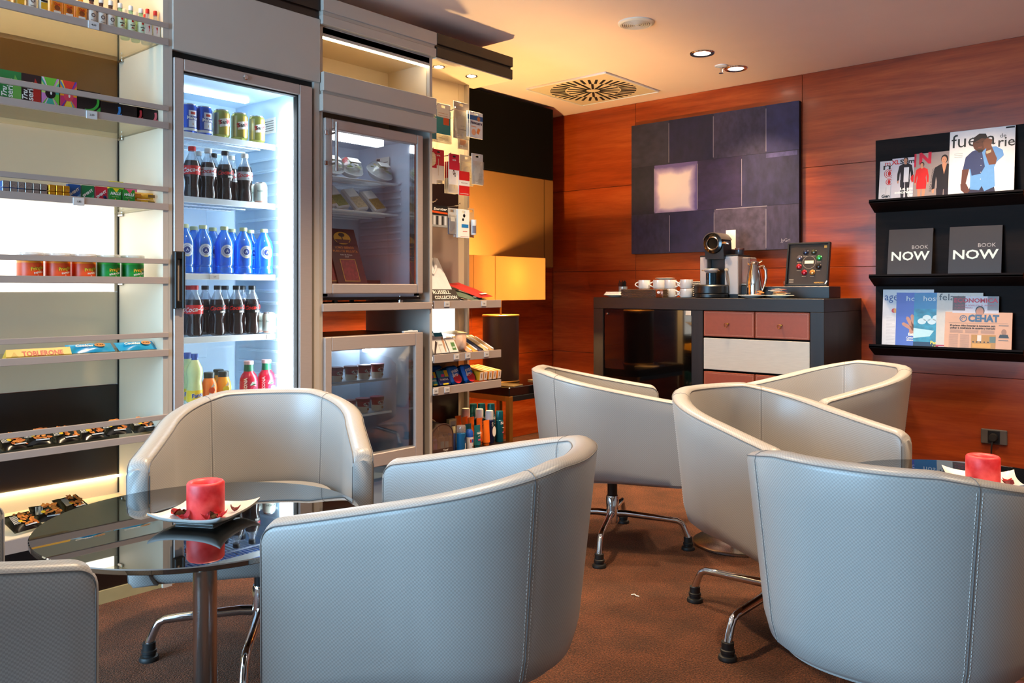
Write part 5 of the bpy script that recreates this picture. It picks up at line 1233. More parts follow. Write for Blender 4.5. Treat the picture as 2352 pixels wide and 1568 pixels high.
LINEN = mat('pale_linen', '#cfc8ba', .65, noise=.05, nscale=18, stretch=(1, 1, 14))
STI = col('#d8a080', .6)
XD = (-2.330, -2.014, -2.010, -1.699)
rows = ((.806, .955), (.440, .600), (.268, .432))
def drawer(x0, x1, z0, z1, kx, kz):
    d = sb().box(x0, x1, SBY0 + .003, SBY0 + .03, z0, z1, TERRA, .003).make('drawer', S)
    m_ = sb(); e = .010; y = SBY0 + .0026
    for a, b in (((x0 + e, z0 + e), (x1 - e, z0 + e)), ((x1 - e, z0 + e), (x1 - e, z1 - e)), ((x1 - e, z1 - e), (x0 + e, z1 - e)), ((x0 + e, z1 - e), (x0 + e, z0 + e))):
        n = int(math.hypot(b[0] - a[0], b[1] - a[1]) / .008)
        for i in range(n):
            px, pz = a[0] + (b[0] - a[0]) * (i + .2) / n, a[1] + (b[1] - a[1]) * (i + .2) / n; qx, qz = a[0] + (b[0] - a[0]) * (i + .8) / n, a[1] + (b[1] - a[1]) * (i + .8) / n
            m_.rect(min(px, qx) - .0006, max(px, qx) + .0006, min(pz, qz) - .0006, max(pz, qz) + .0006, STI, y)
    m_.make('stitching', d)
    k = sb(); k.tube([(kx, SBY0 + .003, kz), (kx, SBY0 - .010, kz)], .0055, M_BRASS, 12)
    k.tube([(kx - .010 + .010 * cos(a), SBY0 - .011 - .003 * sin(a), kz - .008 + .011 * sin(a)) for a in [2 * pi * i / 14 for i in range(14)]], .0018, M_BRASS, 6, closed=True)
    k.make('ring_pull', d)
for i, (z0, z1) in enumerate(rows):
    for j in (0, 1):
        x0, x1 = XD[2 * j], XD[2 * j + 1]; drawer(x0, x1, z0, z1, (x0 + x1) / 2 if i == 0 else x1 - .055 if j == 0 else x0 + .055, (z0 + z1) / 2 + .002 if i == 0 else z1 - .06)
sb().box(XD[0], XD[3], SBY0 + .003, SBY0 + .03, .612, .796, LINEN, .002).make('drawer', S)['label'] = 'wide pale linen drawer front without pulls'
sb().box(XD[0], XD[3], SBY0 + .003, SBY0 + .03, .076, .260, LINEN, .002).make('drawer', S)['label'] = 'wide pale linen drawer front at the bottom'

# ------------------------------------------------------------------ on the sideboard
ZS = SBH + .0005
CH = mat('white_china', '#ece2d6', .15, noise=.01, coat=.4)
def cup(label, group):
    t = thing('cup', label, 'cup', (0, 0, 0), 0, group)
    MB().lathe([(.026, 0), (.036, .002), (.0385, .008), (.0385, .055), (.0365, .0555), (.036, .010), (0, .008)], CH, seg=32).make('bowl', t)
    pts = [(-.037 - .026 * sin(pi * i / 10), 0, .044 - .034 * i / 10) for i in range(11)]
    MB().tube(pts, .0042, CH, 8).make('handle', t); return t
c0 = cup('', 'white cups on the sideboard'); YC = 4.60
sp = [(-2.854, YC, ZS + .056, .2, 'white cup behind the wicker basket, leftmost of the upper layer'), (-2.750, YC + .01, ZS + .056, .3, 'white cup behind the wicker basket, second from the left in the upper layer'),
      (-2.854, YC, ZS, .2, 'white cup under the leftmost upper cup, hidden by the basket'), (-2.750, YC + .01, ZS, .3, 'white cup under the second upper cup, hidden by the basket'),
      (-2.633, 4.55, ZS, pi, 'white cup right of the basket, lower one of the left stack'), (-2.633, 4.55, ZS + .056, pi, 'white cup with handle to the right, upper one of the left stack'),
      (-2.492, 4.50, ZS, pi * .9 - 2.9, 'white cup at the right front, lower one of the right stack'), (-2.492, 4.50, ZS + .056, pi * .9 - 2.9, 'white cup at the right front, upper one of the right stack'),
      (-2.771, 4.72, ZS, 1.0, 'white cup at the back under the top saucer, lower'), (-2.771, 4.72, ZS + .056, 1.0, 'white cup at the back under the top saucer, upper')]
for k, (x, y, z, r, l) in enumerate(sp):
    if k == 0: c0.location = (x, y, z); c0.rotation_euler = (0, 0, r); c0['label'] = l
    else: dup(c0, (x, y, z), r, l)
def saucer(label, r, h=.012):
    o = MB().lathe([(r * .5, 0), (r * .55, .001), (r * .98, h), (r, h), (r * .98, h + .002), (r * .5, .004), (0, .004)], CH, seg=36).make('saucer'); return o
o = saucer('', .066); o.location = (-2.770, 4.72, ZS + .112); tag(o, 'white saucer lying on top of the back cups', 'saucer', 'white saucers')
s0 = None
for k in range(8):
    l = 'white saucer in the stack beside the coffee machine, %s from the bottom' % ORD[k]
    if s0 is None: s0 = saucer('', .066); s0.location = (-2.604, 4.84, ZS); tag(s0, l, 'saucer', 'white saucers')
    else: dup(s0, (-2.604, 4.84, ZS + .0125 * k), None, l)
WICK = mat('dark_wicker', '#4a3420', .5, noise=.2, nscale=90)
t = thing('sugar_basket', 'dark woven wicker basket holding sachets, in front of the white cups', 'basket', (-2.770, 4.46, ZS))
b = MB(); hw, hd = 0.146, .035
for j in range(7):
    z = .004 + j * .0075
    loop = [(-hw + 2 * hw * i / 26, -hd) for i in range(26)] + [(hw, -hd + 2 * hd * i / 8) for i in range(8)] + [(hw - 2 * hw * i / 26, hd) for i in range(26)] + [(-hw, hd - 2 * hd * i / 8) for i in range(8)]
    b.tube([(x * (1 + .006 * (1 if (i + j) % 2 else -1)), y * (1 + .05 * (1 if (i + j) % 2 else -1)), z) for i, (x, y) in enumerate(loop)], .0042, WICK, 6, closed=True)
b.make('woven_sides', t); MB().box(-hw, hw, -hd, hd, 0, .004, WICK).make('base', t)
t = thing('coffee_sachet', 'shiny bronze sachet wrapped over the right end of the wicker basket', 'sachet', (-2.630, 4.412, ZS + .027))
MB().pillow(.05, .05, .014, mat('bronze_foil', '#7a4026', .25, .5, noise=.25, nscale=60), 8, 8, .06, seed=2, wob=.2).make('sachet', t); MB().disc(-.002, .006, .011, WHT, -.0075, 14, .008).make('print', t)
t = thing('stirrer_glass', 'small glass full of black coffee stirrers at the left end of the sideboard', 'glass', (-3.032, 4.62, ZS))
MB().lathe([(.026, 0), (.028, .002), (.03, .07), (.0285, .07), (.0265, .004), (0, .004)], PET, seg=24).make('tumbler', t)
b = MB(); rn = random.Random(4)
for k in range(26):
    a, q = rn.uniform(0, 6.28), rn.uniform(0, .018); x, y = q * cos(a), q * sin(a); b.tube([(x, y, .006), (x * 1.9, y * 1.9, rn.uniform(.095, .112))], .0026, M_BLACK, 5)
b.make('stirrers', t)['kind'] = 'stuff'
o = MB().lathe([(.03, 0), (.034, .001), (.075, .014), (.077, .015), (.074, .017), (.03, .005), (0, .005)], CH, seg=40).make('plate'); o.location = (-3.014, 4.50, ZS); tag(o, 'white plate with folded napkins at the left end of the sideboard', 'plate', 'white plates on the sideboard')
t = thing('napkin_stack', 'folded white napkins on the leftmost plate', 'napkins', (-3.014, 4.50, ZS + .0175))
b = MB()
for k in range(3): b.box(-.06 + .006 * k, .055, -.04, .04, .006 * k, .006 * k + .0055, mat('napkin_paper', '#efe4d8', .8, noise=.02), .002)
b.make('napkins', t)
# capsule coffee machine
t = thing('coffee_machine', 'capsule coffee machine with black arched head and silver side pillars', 'coffee machine', (-2.331, 4.62, ZS))
SIL = mat('silver_plastic', '#b4aca8', .35, .3, noise=.02)
b = MB(); b.box(-.125, -.076, -.02, .15, .02, .252, SIL, .004); b.box(-.125, -.076, -.02, .15, .252, .260, M_BLACK, .002); b.make('left_pillar', t)
b = MB(); b.box(.040, .128, -.02, .15, .02, .252, SIL, .004); b.box(.040, .128, -.02, .15, .252, .260, M_BLACK, .002); b.box(.04, .128, -.018, .148, 0, .02, M_BLACK); b.make('right_pillar', t)
MB().box(-.076, .04, .03, .15, .0, .30, M_BLACK, .006).make('body', t)
b = MB(); b.lathe([(.09, 0), (.102, .004), (.102, .022), (.098, .026), (.102, .030), (.102, .070), (.095, .078), (.05, .080)], M_BLACK, (-.028, -.06, 0), 40); b.make('drip_tray', t)
b = MB(); b.M = Matrix.Translation((-.018, -.06, .33)) @ Matrix.Rotation(R(90), 4, 'X'); b.lathe([(.058, -.13), (.064, -.12), (.064, -.01), (.060, .0), (.045, .004), (.040, .002), (.036, -.004), (0, -.004)], mat('black_gloss_plastic', '#0b0a0a', .15, noise=.03), seg=40)
b.M = None; b.prism([(-.078, .30), (-.082, .33), (.046, .33), (.050, .26), (.046, .235), (-.070, .235)], -.05, .06, M_BLACK)
b.make('brew_head', t)
b = MB(); b.M = Matrix.Translation((-.018, -.0645, .33)) @ Matrix.Rotation(R(90), 4, 'X'); b.lathe([(.034, .0), (.038, .003), (.042, .0)], M_STEEL, seg=36, caps=False); b.make('brew_ring', t)
n = 16
b = MB(); arc = [(-.018 + .067 * cos(a), .33 + .067 * sin(a)) for a in [R(20 + 140 * i / n) for i in range(n + 1)]] + [(-.018 + .062 * cos(a), .33 + .062 * sin(a)) for a in [R(160 - 140 * i / n) for i in range(n + 1)]]
b.prism(arc, -.065, .07, mat('grey_brown_plastic', '#4a403a', .3, noise=.03)); b.make('lever_cover', t)
b = MB(); b.tube([(.040, -.05, .33), (.058, -.055, .332), (.075, -.06, .328), (.088, -.06, .322)], [.010, .008, .009, .004], M_CHROME, 12); b.make('lever_knob', t)
b = MB(); b.lathe([(.0, .150), (.03, .152), (.042, .162), (.044, .172), (.04, .176), (0, .178)], SIL, (-.028, -.055, 0), 28); b.tube([(-.09, -.058, .168), (-.07, -.062, .163), (.03, -.062, .163)], .0035, M_STEEL, 8); b.make('spout', t)
MB().lathe([(.030, .08), (.030, .150)], mat('dark_glass_column', '#16303c', .08, .3, noise=.05), (-.034, -.05, 0), 28).make('spout_column', t)
b = MB(); b.tube([(.055, -.026, .172), (.058, -.034, .17)], .010, M_CHROME, 14); b.tube([(.056, -.03, .168), (.062, -.032, .13), (.072, -.036, .075)], [.004, .007, .005], M_STEEL, 10); b.make('steam_wand', t)
b = MB(); b.box(.130, .180, .02, .13, .085, .245, glass('water_tank', (.97, .93, .92, 1), .10, .03, .08), .008); tk = b.make('water_tank', t)
MB().box(.128, .182, .018, .132, 0, .075, M_BLACK, .004).make('tank_base', t); MB().box(.128, .182, .018, .132, .075, .087, M_STEEL, .003).make('tank_band', t)
t = thing('capsule_jar', 'small dark tin with brown lid standing behind the coffee machine head', 'tin', (-2.241, 4.70, ZS + .2605))
MB().lathe([(.024, 0), (.026, .003), (.026, .03)], col('#4a4a50', .3, .5), seg=24).make('tin', t); MB().lathe([(.028, .03), (.029, .033), (.028, .042), (0, .043)], col('#5a3a34'), seg=24).make('lid', t)
t = thing('price_card', 'small white upright card standing behind the coffee machine head', 'card', (-2.330, 4.76, ZS + .2605))
MB().box(-.03, .035, -.001, .001, .03, .16, M_PAPER).box(-.02, .03, -.01, .01, 0, .03, M_BLACK, .002).make('card', t)
t = thing('thermos_jug', 'polished steel thermos jug with open curved handle beside the coffee machine', 'jug', (-2.108, 4.62, ZS))
POL = mat('polished_steel', '#d4d0cc', .06, 1, noise=0)
MB().lathe([(.044, 0), (.048, .004), (.049, .05), (.047, .09), (.038, .15), (.028, .190), (.026, .200)], POL, seg=40).make('body', t)
MB().lathe([(.029, .198), (.030, .204), (.022, .214), (.010, .219), (0, .220)], POL, seg=30).make('lid', t)
MB().tube([(.022, 0, .208), (.042, 0, .216), (.046, 0, .222)], [.005, .005, .007], POL, 10).make('thumb_lever', t)
MB().tube([(.030, 0, .185), (.055, 0, .190), (.070, 0, .165), (.072, 0, .12), (.062, 0, .075), (.049, 0, .045)], [.006, .008, .009, .009, .007, .005], POL, 12).make('handle', t)
MB().tube([(-.024, 0, .196), (-.042, 0, .206)], [.012, .006], POL, 12).make('spout', t)
for k, (px, y, l) in enumerate(((1727, 4.485, 'white plate with small biscuits in front of the thermos jug'), (1790, 4.50, 'white plate with colourful sachets in front of the black plinth'))):
    x = (-2.062, -1.903)[k]
    o = MB().lathe([(.03, 0), (.034, .001), (.078, .016), (.08, .017), (.077, .019), (.03, .005), (0, .005)], CH, seg=40).make('plate'); o.location = (x, y, ZS); tag(o, l, 'plate', 'white plates on the sideboard')
    rn = random.Random(k + 3)
    for j in range(4 if k == 0 else 11):
        c = rn.choice(['#c8823c', '#a8622c'] if k == 0 else ['#e8d8b0', '#d8a04a', '#c8502c', '#cfe0d8', '#e8e0cc'])
        q = MB()
        if k == 0: q.lathe([(.012, 0), (.014, .002), (.013, .006), (0, .007)], mat('biscuit', c, .7, noise=.15), seg=14); o = q.make('biscuit'); o.location = (x + .05 + rn.uniform(-.012, .012), y + rn.uniform(-.03, .03), ZS + .014 + .0075 * j)
        else:
            q.pillow(.075, .022, .005, col(c, .4), 8, 3, .08, seed=j); o = q.make('sugar_sachet'); o.rotation_euler = (R(88), 0, rn.uniform(-.5, .5)); o.location = (x + rn.uniform(-.022, .022), y + rn.uniform(-.03, .03), ZS + .0145 + .0038 * j)
        tag(o, ('brown biscuit on the plate before the jug, %s from the bottom' if k == 0 else 'paper sachet piled on the plate before the black plinth, %s from the bottom') % ORD[j], 'biscuit' if k == 0 else 'sachet', 'biscuits on the plate' if k == 0 else 'sachets on the plate')
t = thing('display_plinth', 'low black block on the sideboard carrying the framed capsule board', 'plinth', (-1.879, 4.75, ZS))
MB().box(-0.196, 0.196, -.09, .09, 0, .068, M_BLACK, .002).make('block', t)
t = thing('capsule_board', 'black framed board with a ring of coloured coffee capsules, leaning on easel clips', 'display board', (-1.829, 4.70, ZS + .0685))
T = Matrix.Rotation(R(-10), 4, 'X'); W2, H2 = 0.124, .258
b = MB(); b.M = T
for a in ((-W2, W2, 0, .010), (-W2, W2, H2 - .010, H2), (-W2, -W2 + .010, .010, H2 - .010), (W2 - .010, W2, .010, H2 - .010)): b.box(a[0], a[1], -.012, .014, a[2], a[3], M_BLACK, .001)
b.make('frame', t)
b = MB(); b.M = T; b.box(-W2 + .008, W2 - .008, .002, .012, .008, H2 - .008, col('#2c2018', .35)); y = .0014; cx, cz = .006, .142
b.ring(cx, cz, .036, .038, col('#8a7a6a'), y, 30); b.rect(cx - .026, cx + .026, cz - .008, cz + .010, col('#f0dcb8'), y - .0005); b.rect(W2 - .036, W2 - .020, H2 - .032, H2 - .018, col('#d8a040'), y); b.text('NESPRESSO', .011, col('#c8953c'), W2 - .055, .022, y, .02)
for k in range(3): b.rect(-W2 + .018, -W2 + .045, .040 - k * .009, .043 - k * .009, col('#9a8a78'), y)
b.make('printed_panel', t)
caps = ['#3a9a54', '#4a4a3a', '#3a3a4a', '#6a6470', '#b83038', '#a82430', '#c88a4a', '#2a2422']
for k, c in enumerate(caps):
    a = R(22 + 45 * k); b = MB(); b.M = T @ Matrix.Translation((cx + .062 * cos(a), .001, cz + .062 * sin(a) * 1.05)) @ Matrix.Rotation(R(90), 4, 'X'); b.lathe([(.0165, 0), (.0165, .002), (.014, .004), (.009, .010), (0, .012)], col(c, .2, .6), seg=20)
    b.make('capsule', t)
b = MB(); b.M = T
for k in range(8): a = R(22 + 45 * k); b.rect(cx + .062 * cos(a) - .013, cx + .062 * cos(a) + .011, cz + .065 * sin(a) - .025, cz + .065 * sin(a) - .022, col('#9a8a78'), y)
b.make('captions', t)
for sx in (-1, 1): b = MB(); b.tube([(sx * (W2 - .005), .02, .002), (sx * (W2 - .005), -.03, .003), (sx * (W2 - .005), -.034, .014), (sx * (W2 - .0), -.018, .03)], .003, M_CHROME, 8); b.make('easel_clip', t)

# ------------------------------------------------------------------ painting
PX0, PX1, PZ0, PZ1 = -3.190, -1.978, 1.332, 2.243
t = thing('painting', 'large abstract canvas of dark violet patches with one glowing pale square', 'painting', ((PX0 + PX1) / 2, Y1 - .002, PZ0))
PW, PH = PX1 - PX0, PZ1 - PZ0
def pcol(name, c, seed):
    c = srgb(c); c = (c[0] * .62, c[1] * .50, c[2] * .60, 1)
    return mat(name, c, .75, noise=.42, nscale=9, stretch=(1.6 + seed % 3, 1, 2.4 - seed % 2), bump=.3, bscale=220)
MB().box(-PW / 2, PW / 2, -.036, 0, 0, PH, pcol('canvas_edge', '#1c1a28', 1), .003).make('canvas', t)
rws = [((0, .33), (0, .25, .525, .825, 1), ('#34323c', '#1e1838', '#3b374c', '#343458')), ((.33, .695), (0, .155, .43, .69, 1), ('#201c2c', None, '#35284a', '#34324e')), ((.695, 1), (0, .255, .53, .825, 1), ('#332f44', '#282244', '#56505c', '#443f54'))]
b = MB(); k = 0
lt = bpy.data.materials.new('glowing_square_paint'); lt.use_nodes = True; nt = lt.node_tree; bs = nt.nodes['Principled BSDF']; bs.inputs['Roughness'].default_value = .75
tc = nt.nodes.new('ShaderNodeTexCoord'); sp_ = nt.nodes.new('ShaderNodeSeparateXYZ'); nt.links.new(tc.outputs['Object'], sp_.inputs[0])
qx, qz = -PW / 2 + PW * .285, PH * (1 - .535)
def nmath(op, a, b_=None, c=None):
    n = nt.nodes.new('ShaderNodeMath'); n.operation = op
    for i, v in enumerate((a, b_, c)):
        if v is None: continue
        if isinstance(v, (int, float)): n.inputs[i].default_value = v
        else: nt.links.new(v, n.inputs[i])
    return n.outputs[0]
nz = nt.nodes.new('ShaderNodeTexNoise'); nz.inputs['Scale'].default_value = 9; nz.inputs['Detail'].default_value = 5; nt.links.new(tc.outputs['Object'], nz.inputs['Vector'])
dx = nmath('ABSOLUTE', nmath('SUBTRACT', sp_.outputs[0], qx)); dz = nmath('ABSOLUTE', nmath('SUBTRACT', sp_.outputs[2], qz))
m1 = nmath('MAXIMUM', dx, dz); m2 = nmath('MULTIPLY_ADD', nz.outputs[0], .05, m1)
rp = nt.nodes.new('ShaderNodeValToRGB'); e = rp.color_ramp.elements; e[0].position = .135; e[0].color = srgb('#d8bfb4'); e[1].position = .19; e[1].color = srgb('#5a4a78'); q_ = rp.color_ramp.elements.new(.155); q_.color = srgb('#a890a4')
nt.links.new(m2, rp.inputs[0]); nt.links.new(rp.outputs[0], bs.inputs['Base Color'])
lines = MB(); PL = col('#8a7f86', .8); PD = col('#12101c', .8)
for (v0, v1), us, cs in rws:
    for i, c in enumerate(cs):
        x0, x1 = -PW / 2 + PW * us[i], -PW / 2 + PW * us[i + 1]; z0, z1 = PH * (1 - v1), PH * (1 - v0)
        b.box(x0 + .001, x1 - .001, -.0375, -.035, z0 + .001, z1 - .001, lt if c is None else pcol('patch_paint', c, k)); k += 1
        if i: lines.rect(x0 - .0022, x0 + .0012, z0 + .01, z1 - .02, PL if (i + k) % 2 else PD, -.0379)
    lines.rect(-PW * .45, PW * .5, PH * (1 - v1) - .001, PH * (1 - v1) + .0012, PD, -.0379)
lines.rect(PW * .325, PW * .49, PH * .635, PH * .665, pcol('pale_dash', '#5a5a80', 2), -.0379); lines.rect(PW * .04 + .0, PW * .33, PH * .30, PH * .305, PL, -.038)
lines.text('JyGri', .03, PL, PW * .43, .055, -.0382)
b.make('paint_patches', t); lines.make('paint_lines', t)

# ------------------------------------------------------------------ magazine rack
RX0, RX1, RZ0, RZ1 = -1.533, -.788, .728, 1.944
t = thing('magazine_rack', 'black-stained wooden wall rack with three sloping ledges of magazines', 'magazine rack', ((RX0 + RX1) / 2, Y1 - .002, RZ0))
def rk(): m = MB(); m.M = Matrix.Translation((-(RX0 + RX1) / 2, -(Y1 - .002), -RZ0)); return m
YR = Y1 - .002
rk().box(RX0, RX1, YR - .024, YR, RZ0, RZ1, M_RACK, .002).make('back_board', t)
for z in (1.583, 1.157, .760):
    b = rk(); b.prism([(RX0 - .006, z - .008), (RX1 + .006, z - .008), (RX1 + .006, z + .0), (RX0 - .006, z + .0)], YR - .125, YR - .117, M_RACK)
    x0, x1 = RX0 - .006, RX1 + .006
    b.add([(x0, YR - .125, z - .010), (x0, YR - .125, z + .010), (x0, YR - .113, z + .010), (x0, YR - .024, z - .034), (x0, YR - .024, z - .058), (x1, YR - .125, z - .010), (x1, YR - .125, z + .010), (x1, YR - .113, z + .010), (x1, YR - .024, z - .034), (x1, YR - .024, z - .058)],
          [(0, 1, 2, 3, 4), (9, 8, 7, 6, 5), (0, 5, 6, 1), (1, 6, 7, 2), (2, 7, 8, 3), (3, 8, 9, 4), (4, 9, 5, 0)], M_RACK)
    b.make('ledge', t)
def mag(name, label, cat, x0, x1, z0, h, layer, base, paint, group=None, th=.004, yb=.098, tilt=10):
    """magazine standing on a ledge and leaning back; layer 0 is in front"""
    o = thing(name, label, cat, ((x0 + x1) / 2, YR - yb + layer * .0075, z0), 0, group)
    nl = 5 if z0 < 1 else 3 if z0 > 1.5 else 0
    tilt = min(9, math.degrees(math.asin((yb - .0075 * layer - .0262 - th - .0058 * (nl - layer)) / h)))
    T = Matrix.Rotation(R(-tilt), 4, 'X'); w = x1 - x0
    b = MB(); b.M = T; b.box(-w / 2, w / 2, 0, th, 0, h, base, .0006); b.make('pages', o)
    m_ = MB(); m_.M = T; paint(m_, w, h, -.0005); m_.make('cover_print', o); return o
SKIN, SKIN2, HAIR = col('#c88a6a'), col('#5a3020'), col('#1c1210')
def body(m_, y, x, z, s, top, legs, skin, hair=HAIR, dress=False, lo=.003, k=.78):
    """printed standing figure, s = its height; nothing is printed below lo"""
    P = lambda pts: [(x + a * s * k, max(lo, z + b * s)) for a, b in pts]
    m_.face(P([(-.10, 0), (-.03, 0), (-.012, .30), (-.005, .46), (-.14, .46), (-.13, .28)]), legs, y); m_.face(P([(.03, 0), (.10, 0), (.13, .28), (.14, .46), (.005, .46), (.012, .30)]), legs, y)
    m_.face(P([(-.13, .45), (0, .44), (.13, .45), (.13, .58), (.16, .70), (.18, .81), (.07, .86), (-.07, .86), (-.18, .81), (-.16, .70), (-.13, .58)]), top, y - .0002)
    if dress: m_.face(P([(-.16, .28), (.15, .27), (.16, .44), (.13, .58), (-.13, .58), (-.16, .44)]), top, y - .0003)
    for q in (-1, 1):
        m_.face(P([(q * .18, .81), (q * .13, .79), (q * .155, .62), (q * .17, .46), (q * .225, .44), (q * .225, .62)]), top, y - .0001)
        m_.face(P([(q * .175, .46), (q * .22, .445), (q * .215, .39), (q * .185, .38)]), skin, y - .0002)
    m_.face(P([(-.035, .84), (.035, .84), (.03, .90), (-.03, .90)]), skin, y - .0003)
    m_.disc(x, z + .945 * s, .062 * s * .85, hair, y - .0003, 18, .072 * s); m_.disc(x - .006 * s, z + .930 * s, .046 * s * .85, skin, y - .0005, 18, .058 * s)
    for q in (-.018, .012): m_.disc(x + q * s, z + .937 * s, .005 * s, hair, y - .0007, 6)
    m_.rect(x - .015 * s, x + .006 * s, z + .899 * s, z + .903 * s, col('#9a4a40'), y - .0007)
WP, LG = col('#e6e0de', .3), col('#ccc6cc', .3)
BLUEL, NAV = col('#5f93cc', .4), col('#2a3560', .4)
def p_big(m_, w, h, y):
    m_.rect(-w / 2, w / 2, 0, h, WP, y)
    m_.text('fuera', .105, M_INK, -w * .13, h * .84, y - .0002, .0, w=w * .68); m_.text('de', .032, M_INK, w * .32, h * .865, y - .0002); m_.text('rie', .075, M_INK, w * .37, h * .77, y - .0002, .01)
    for k in range(3): m_.rect(-w * .42, -w * .29, h * (.66 - .025 * k), h * (.665 - .025 * k), col('#7a7a7a'), y - .0002)
    P = lambda pts: [(a * w, b * h) for a, b in pts]
    m_.face(P([(-.22, 0), (.24, 0), (.20, .16), (-.16, .16)]), col('#2a2238', .4), y - .0004)
    m_.face(P([(-.16, .12), (-.02, .1), (.02, .16), (.06, .08), (.22, .14), (.20, .42), (.30, .62), (.22, .72), (.02, .72), (-.14, .68), (-.24, .60), (-.26, .46), (-.18, .42), (-.16, .3)]), BLUEL, y - .0006)
    m_.face(P([(-.24, .60), (-.14, .68), (.0, .70), (.06, .44), (.0, .34), (-.14, .32), (-.16, .42), (-.28, .42)]), NAV, y - .0008)
    m_.face(P([(.22, .72), (.32, .66), (.34, .58), (.22, .48), (.16, .56)]), BLUEL, y - .0007)
    m_.face(P([(-.29, .42), (-.18, .42), (-.23, .2), (-.30, .2)]), SKIN2, y - .0007); m_.face(P([(-.31, .21), (-.22, .21), (-.16, .10), (-.22, .05), (-.30, .12)]), SKIN2, y - .0009)
    m_.face(P([(.08, .74), (.14, .76), (.24, .54), (.22, .46), (.12, .46), (.06, .62)]), col('#6a3a26'), y - .0011); m_.face(P([(.04, .70), (.14, .70), (.16, .82), (.08, .86), (.02, .80)]), col('#74422c'), y - .0013)
    m_.disc(-.02 * w, .79 * h, .115 * w, SKIN2, y - .0010, 20, .125 * h); m_.face(P([(-.13, .80), (-.12, .88), (-.04, .93), (.06, .92), (.1, .84), (.0, .86)]), HAIR, y - .0012)
    m_.face(P([(-.08, .70), (.04, .69), (.02, .66), (-.04, .65)]), HAIR, y - .0012); m_.rect(-.09 * w, -.04 * w, .80 * h, .806 * h, HAIR, y - .0013); m_.rect(.0, .05 * w, .80 * h, .806 * h, HAIR, y - .0013); m_.rect(-.05 * w, .01 * w, .724 * h, .732 * h, col('#8a4a3a'), y - .0013)
    m_.face(P([(.07, .66), (.15, .68), (.15, .64), (.08, .62)]), col('#b8a888'), y - .0014)
    for k in range(4): m_.disc(.0, h * (.56 - .1 * k), .002, WHT, y - .0012, 8)
    m_.rect(w * .36, w * .49, h * .965, h * .99, M_INK, y - .0003)
mag('magazine', 'large white magazine with a man in a blue shirt, right end of the top ledge', 'magazine', -1.136, -0.827, 1.570, .372, 0, WP, p_big, 'magazines on the top ledge')
def p_m1(m_, w, h, y):
    m_.rect(-w / 2, w / 2, 0, h, col('#dcd6d4', .3), y); m_.text('m', .055, M_INK, -w * .22, h * .86, y - .0003, .0, w=w * .36); m_.text('m', .045, RED, -w * .28, h * .93, y - .0002)
    for z, r in ((.70, .02), (.50, .018)): m_.ring(-w * .22, h * z, r * .8, r, RED, y - .0003, 18); m_.disc(-w * .22, h * z, r * .45, RED, y - .0003, 14, r * .7)
    m_.ring(-w * .22, h * .70, .026, .029, RED, y - .0003, 18); m_.text('Gen', .026, M_INK, -w * .30, h * .17, y - .0003, .04); m_.text('c', .026, RED, -w * .05, h * .17, y - .0003, .04); m_.rect(-w * .3, -w * .29, 0, h * .38, col('#a89a94'), y - .0003)
mag('magazine', 'pale magazine with red ring shapes, leftmost on the top ledge', 'magazine', -1.503, -1.313, 1.570, .250, 3, WP, p_m1, 'magazines on the top ledge')
def p_m2(m_, w, h, y):
    m_.rect(-w / 2, w / 2, 0, h, col('#cfc8ce', .3), y); m_.text('XL', .034, RED, -w * .40, h * .91, y - .0003, .03); m_.text('Semanal', .034, M_INK, w * .12, h * .91, y - .0003, .03, w=w * .8)
    body(m_, y - .0004, -w * .12, .02, h * .92, col('#1c1518'), col('#2a2426'), SKIN, HAIR); m_.face([(-w * .16, h * .45), (-w * .02, h * .45), (-w * .02, h * .78), (-w * .16, h * .78)], col('#d8d8dc'), y - .0009)
    m_.disc(w * .16, h * .52, .024, RED, y - .0009, 20); m_.text('La pasion', .022, WHT, w * .06, h * .30, y - .0012, .05, w=w * .62); m_.text('secreta de', .022, WHT, w * .0, h * .225, y - .0012, .05, w=w * .8); m_.text('David', .022, WHT, w * .1, h * .15, y - .0012, .05)
mag('magazine', 'pale lilac magazine with a man in a black jacket, second on the top ledge', 'magazine', -1.435, -1.245, 1.570, .258, 2, WP, p_m2, 'magazines on the top ledge')
def p_m3(m_, w, h, y):
    m_.rect(-w / 2, w / 2, 0, h, col('#9a8a86', .3), y); m_.text('N', .085, col('#c01c38'), -w * .27, h * .88, y - .0003, .05); m_.rect(-w * .5, -w * .46, h * .72, h, col('#c01c38'), y - .0003)
    body(m_, y - .0004, -w * .33, .012, h * .76, RED, col('#c88a6a'), SKIN, HAIR, True); m_.text('ELEGA TU OTONO', .015, M_INK, -w * .115, h * .42, y - .0006, .0, rot=84, w=None)
    body(m_, y - .0004, w * .13, -.09, h * 1.24, col('#1a1216'), col('#221620'), SKIN, HAIR); m_.face([(w * .08, h * .74), (w * .18, h * .74), (w * .13, h * .52)], SKIN, y - .0010)
mag('magazine', 'brown grey magazine with a woman in a red dress, third on the top ledge', 'magazine', -1.316, -1.071, 1.570, .272, 1, WP, p_m3, 'magazines on the top ledge')
def p_now(m_, w, h, y):
    m_.rect(-w / 2, w / 2, 0, h, col('#332c2b', .35), y); m_.text('BOOK', .030, col('#a8a2a0'), w * .22, h * .62, y - .0003); m_.text('NOW', .070, col('#cfe0d8'), w * .0, h * .44, y - .0003, .02, w=w * .86)
mag('book', 'square black book with pale letters on the middle ledge, left one', 'book', -1.449, -1.219, 1.144, .280, 0, col('#231d1c'), p_now, 'black books on the middle ledge', .014)
mag('book', 'square black book with pale letters on the middle ledge, right one', 'book', -1.136, -0.885, 1.144, .280, 0, col('#231d1c'), p_now, 'black books on the middle ledge', .014)
ZL = .747
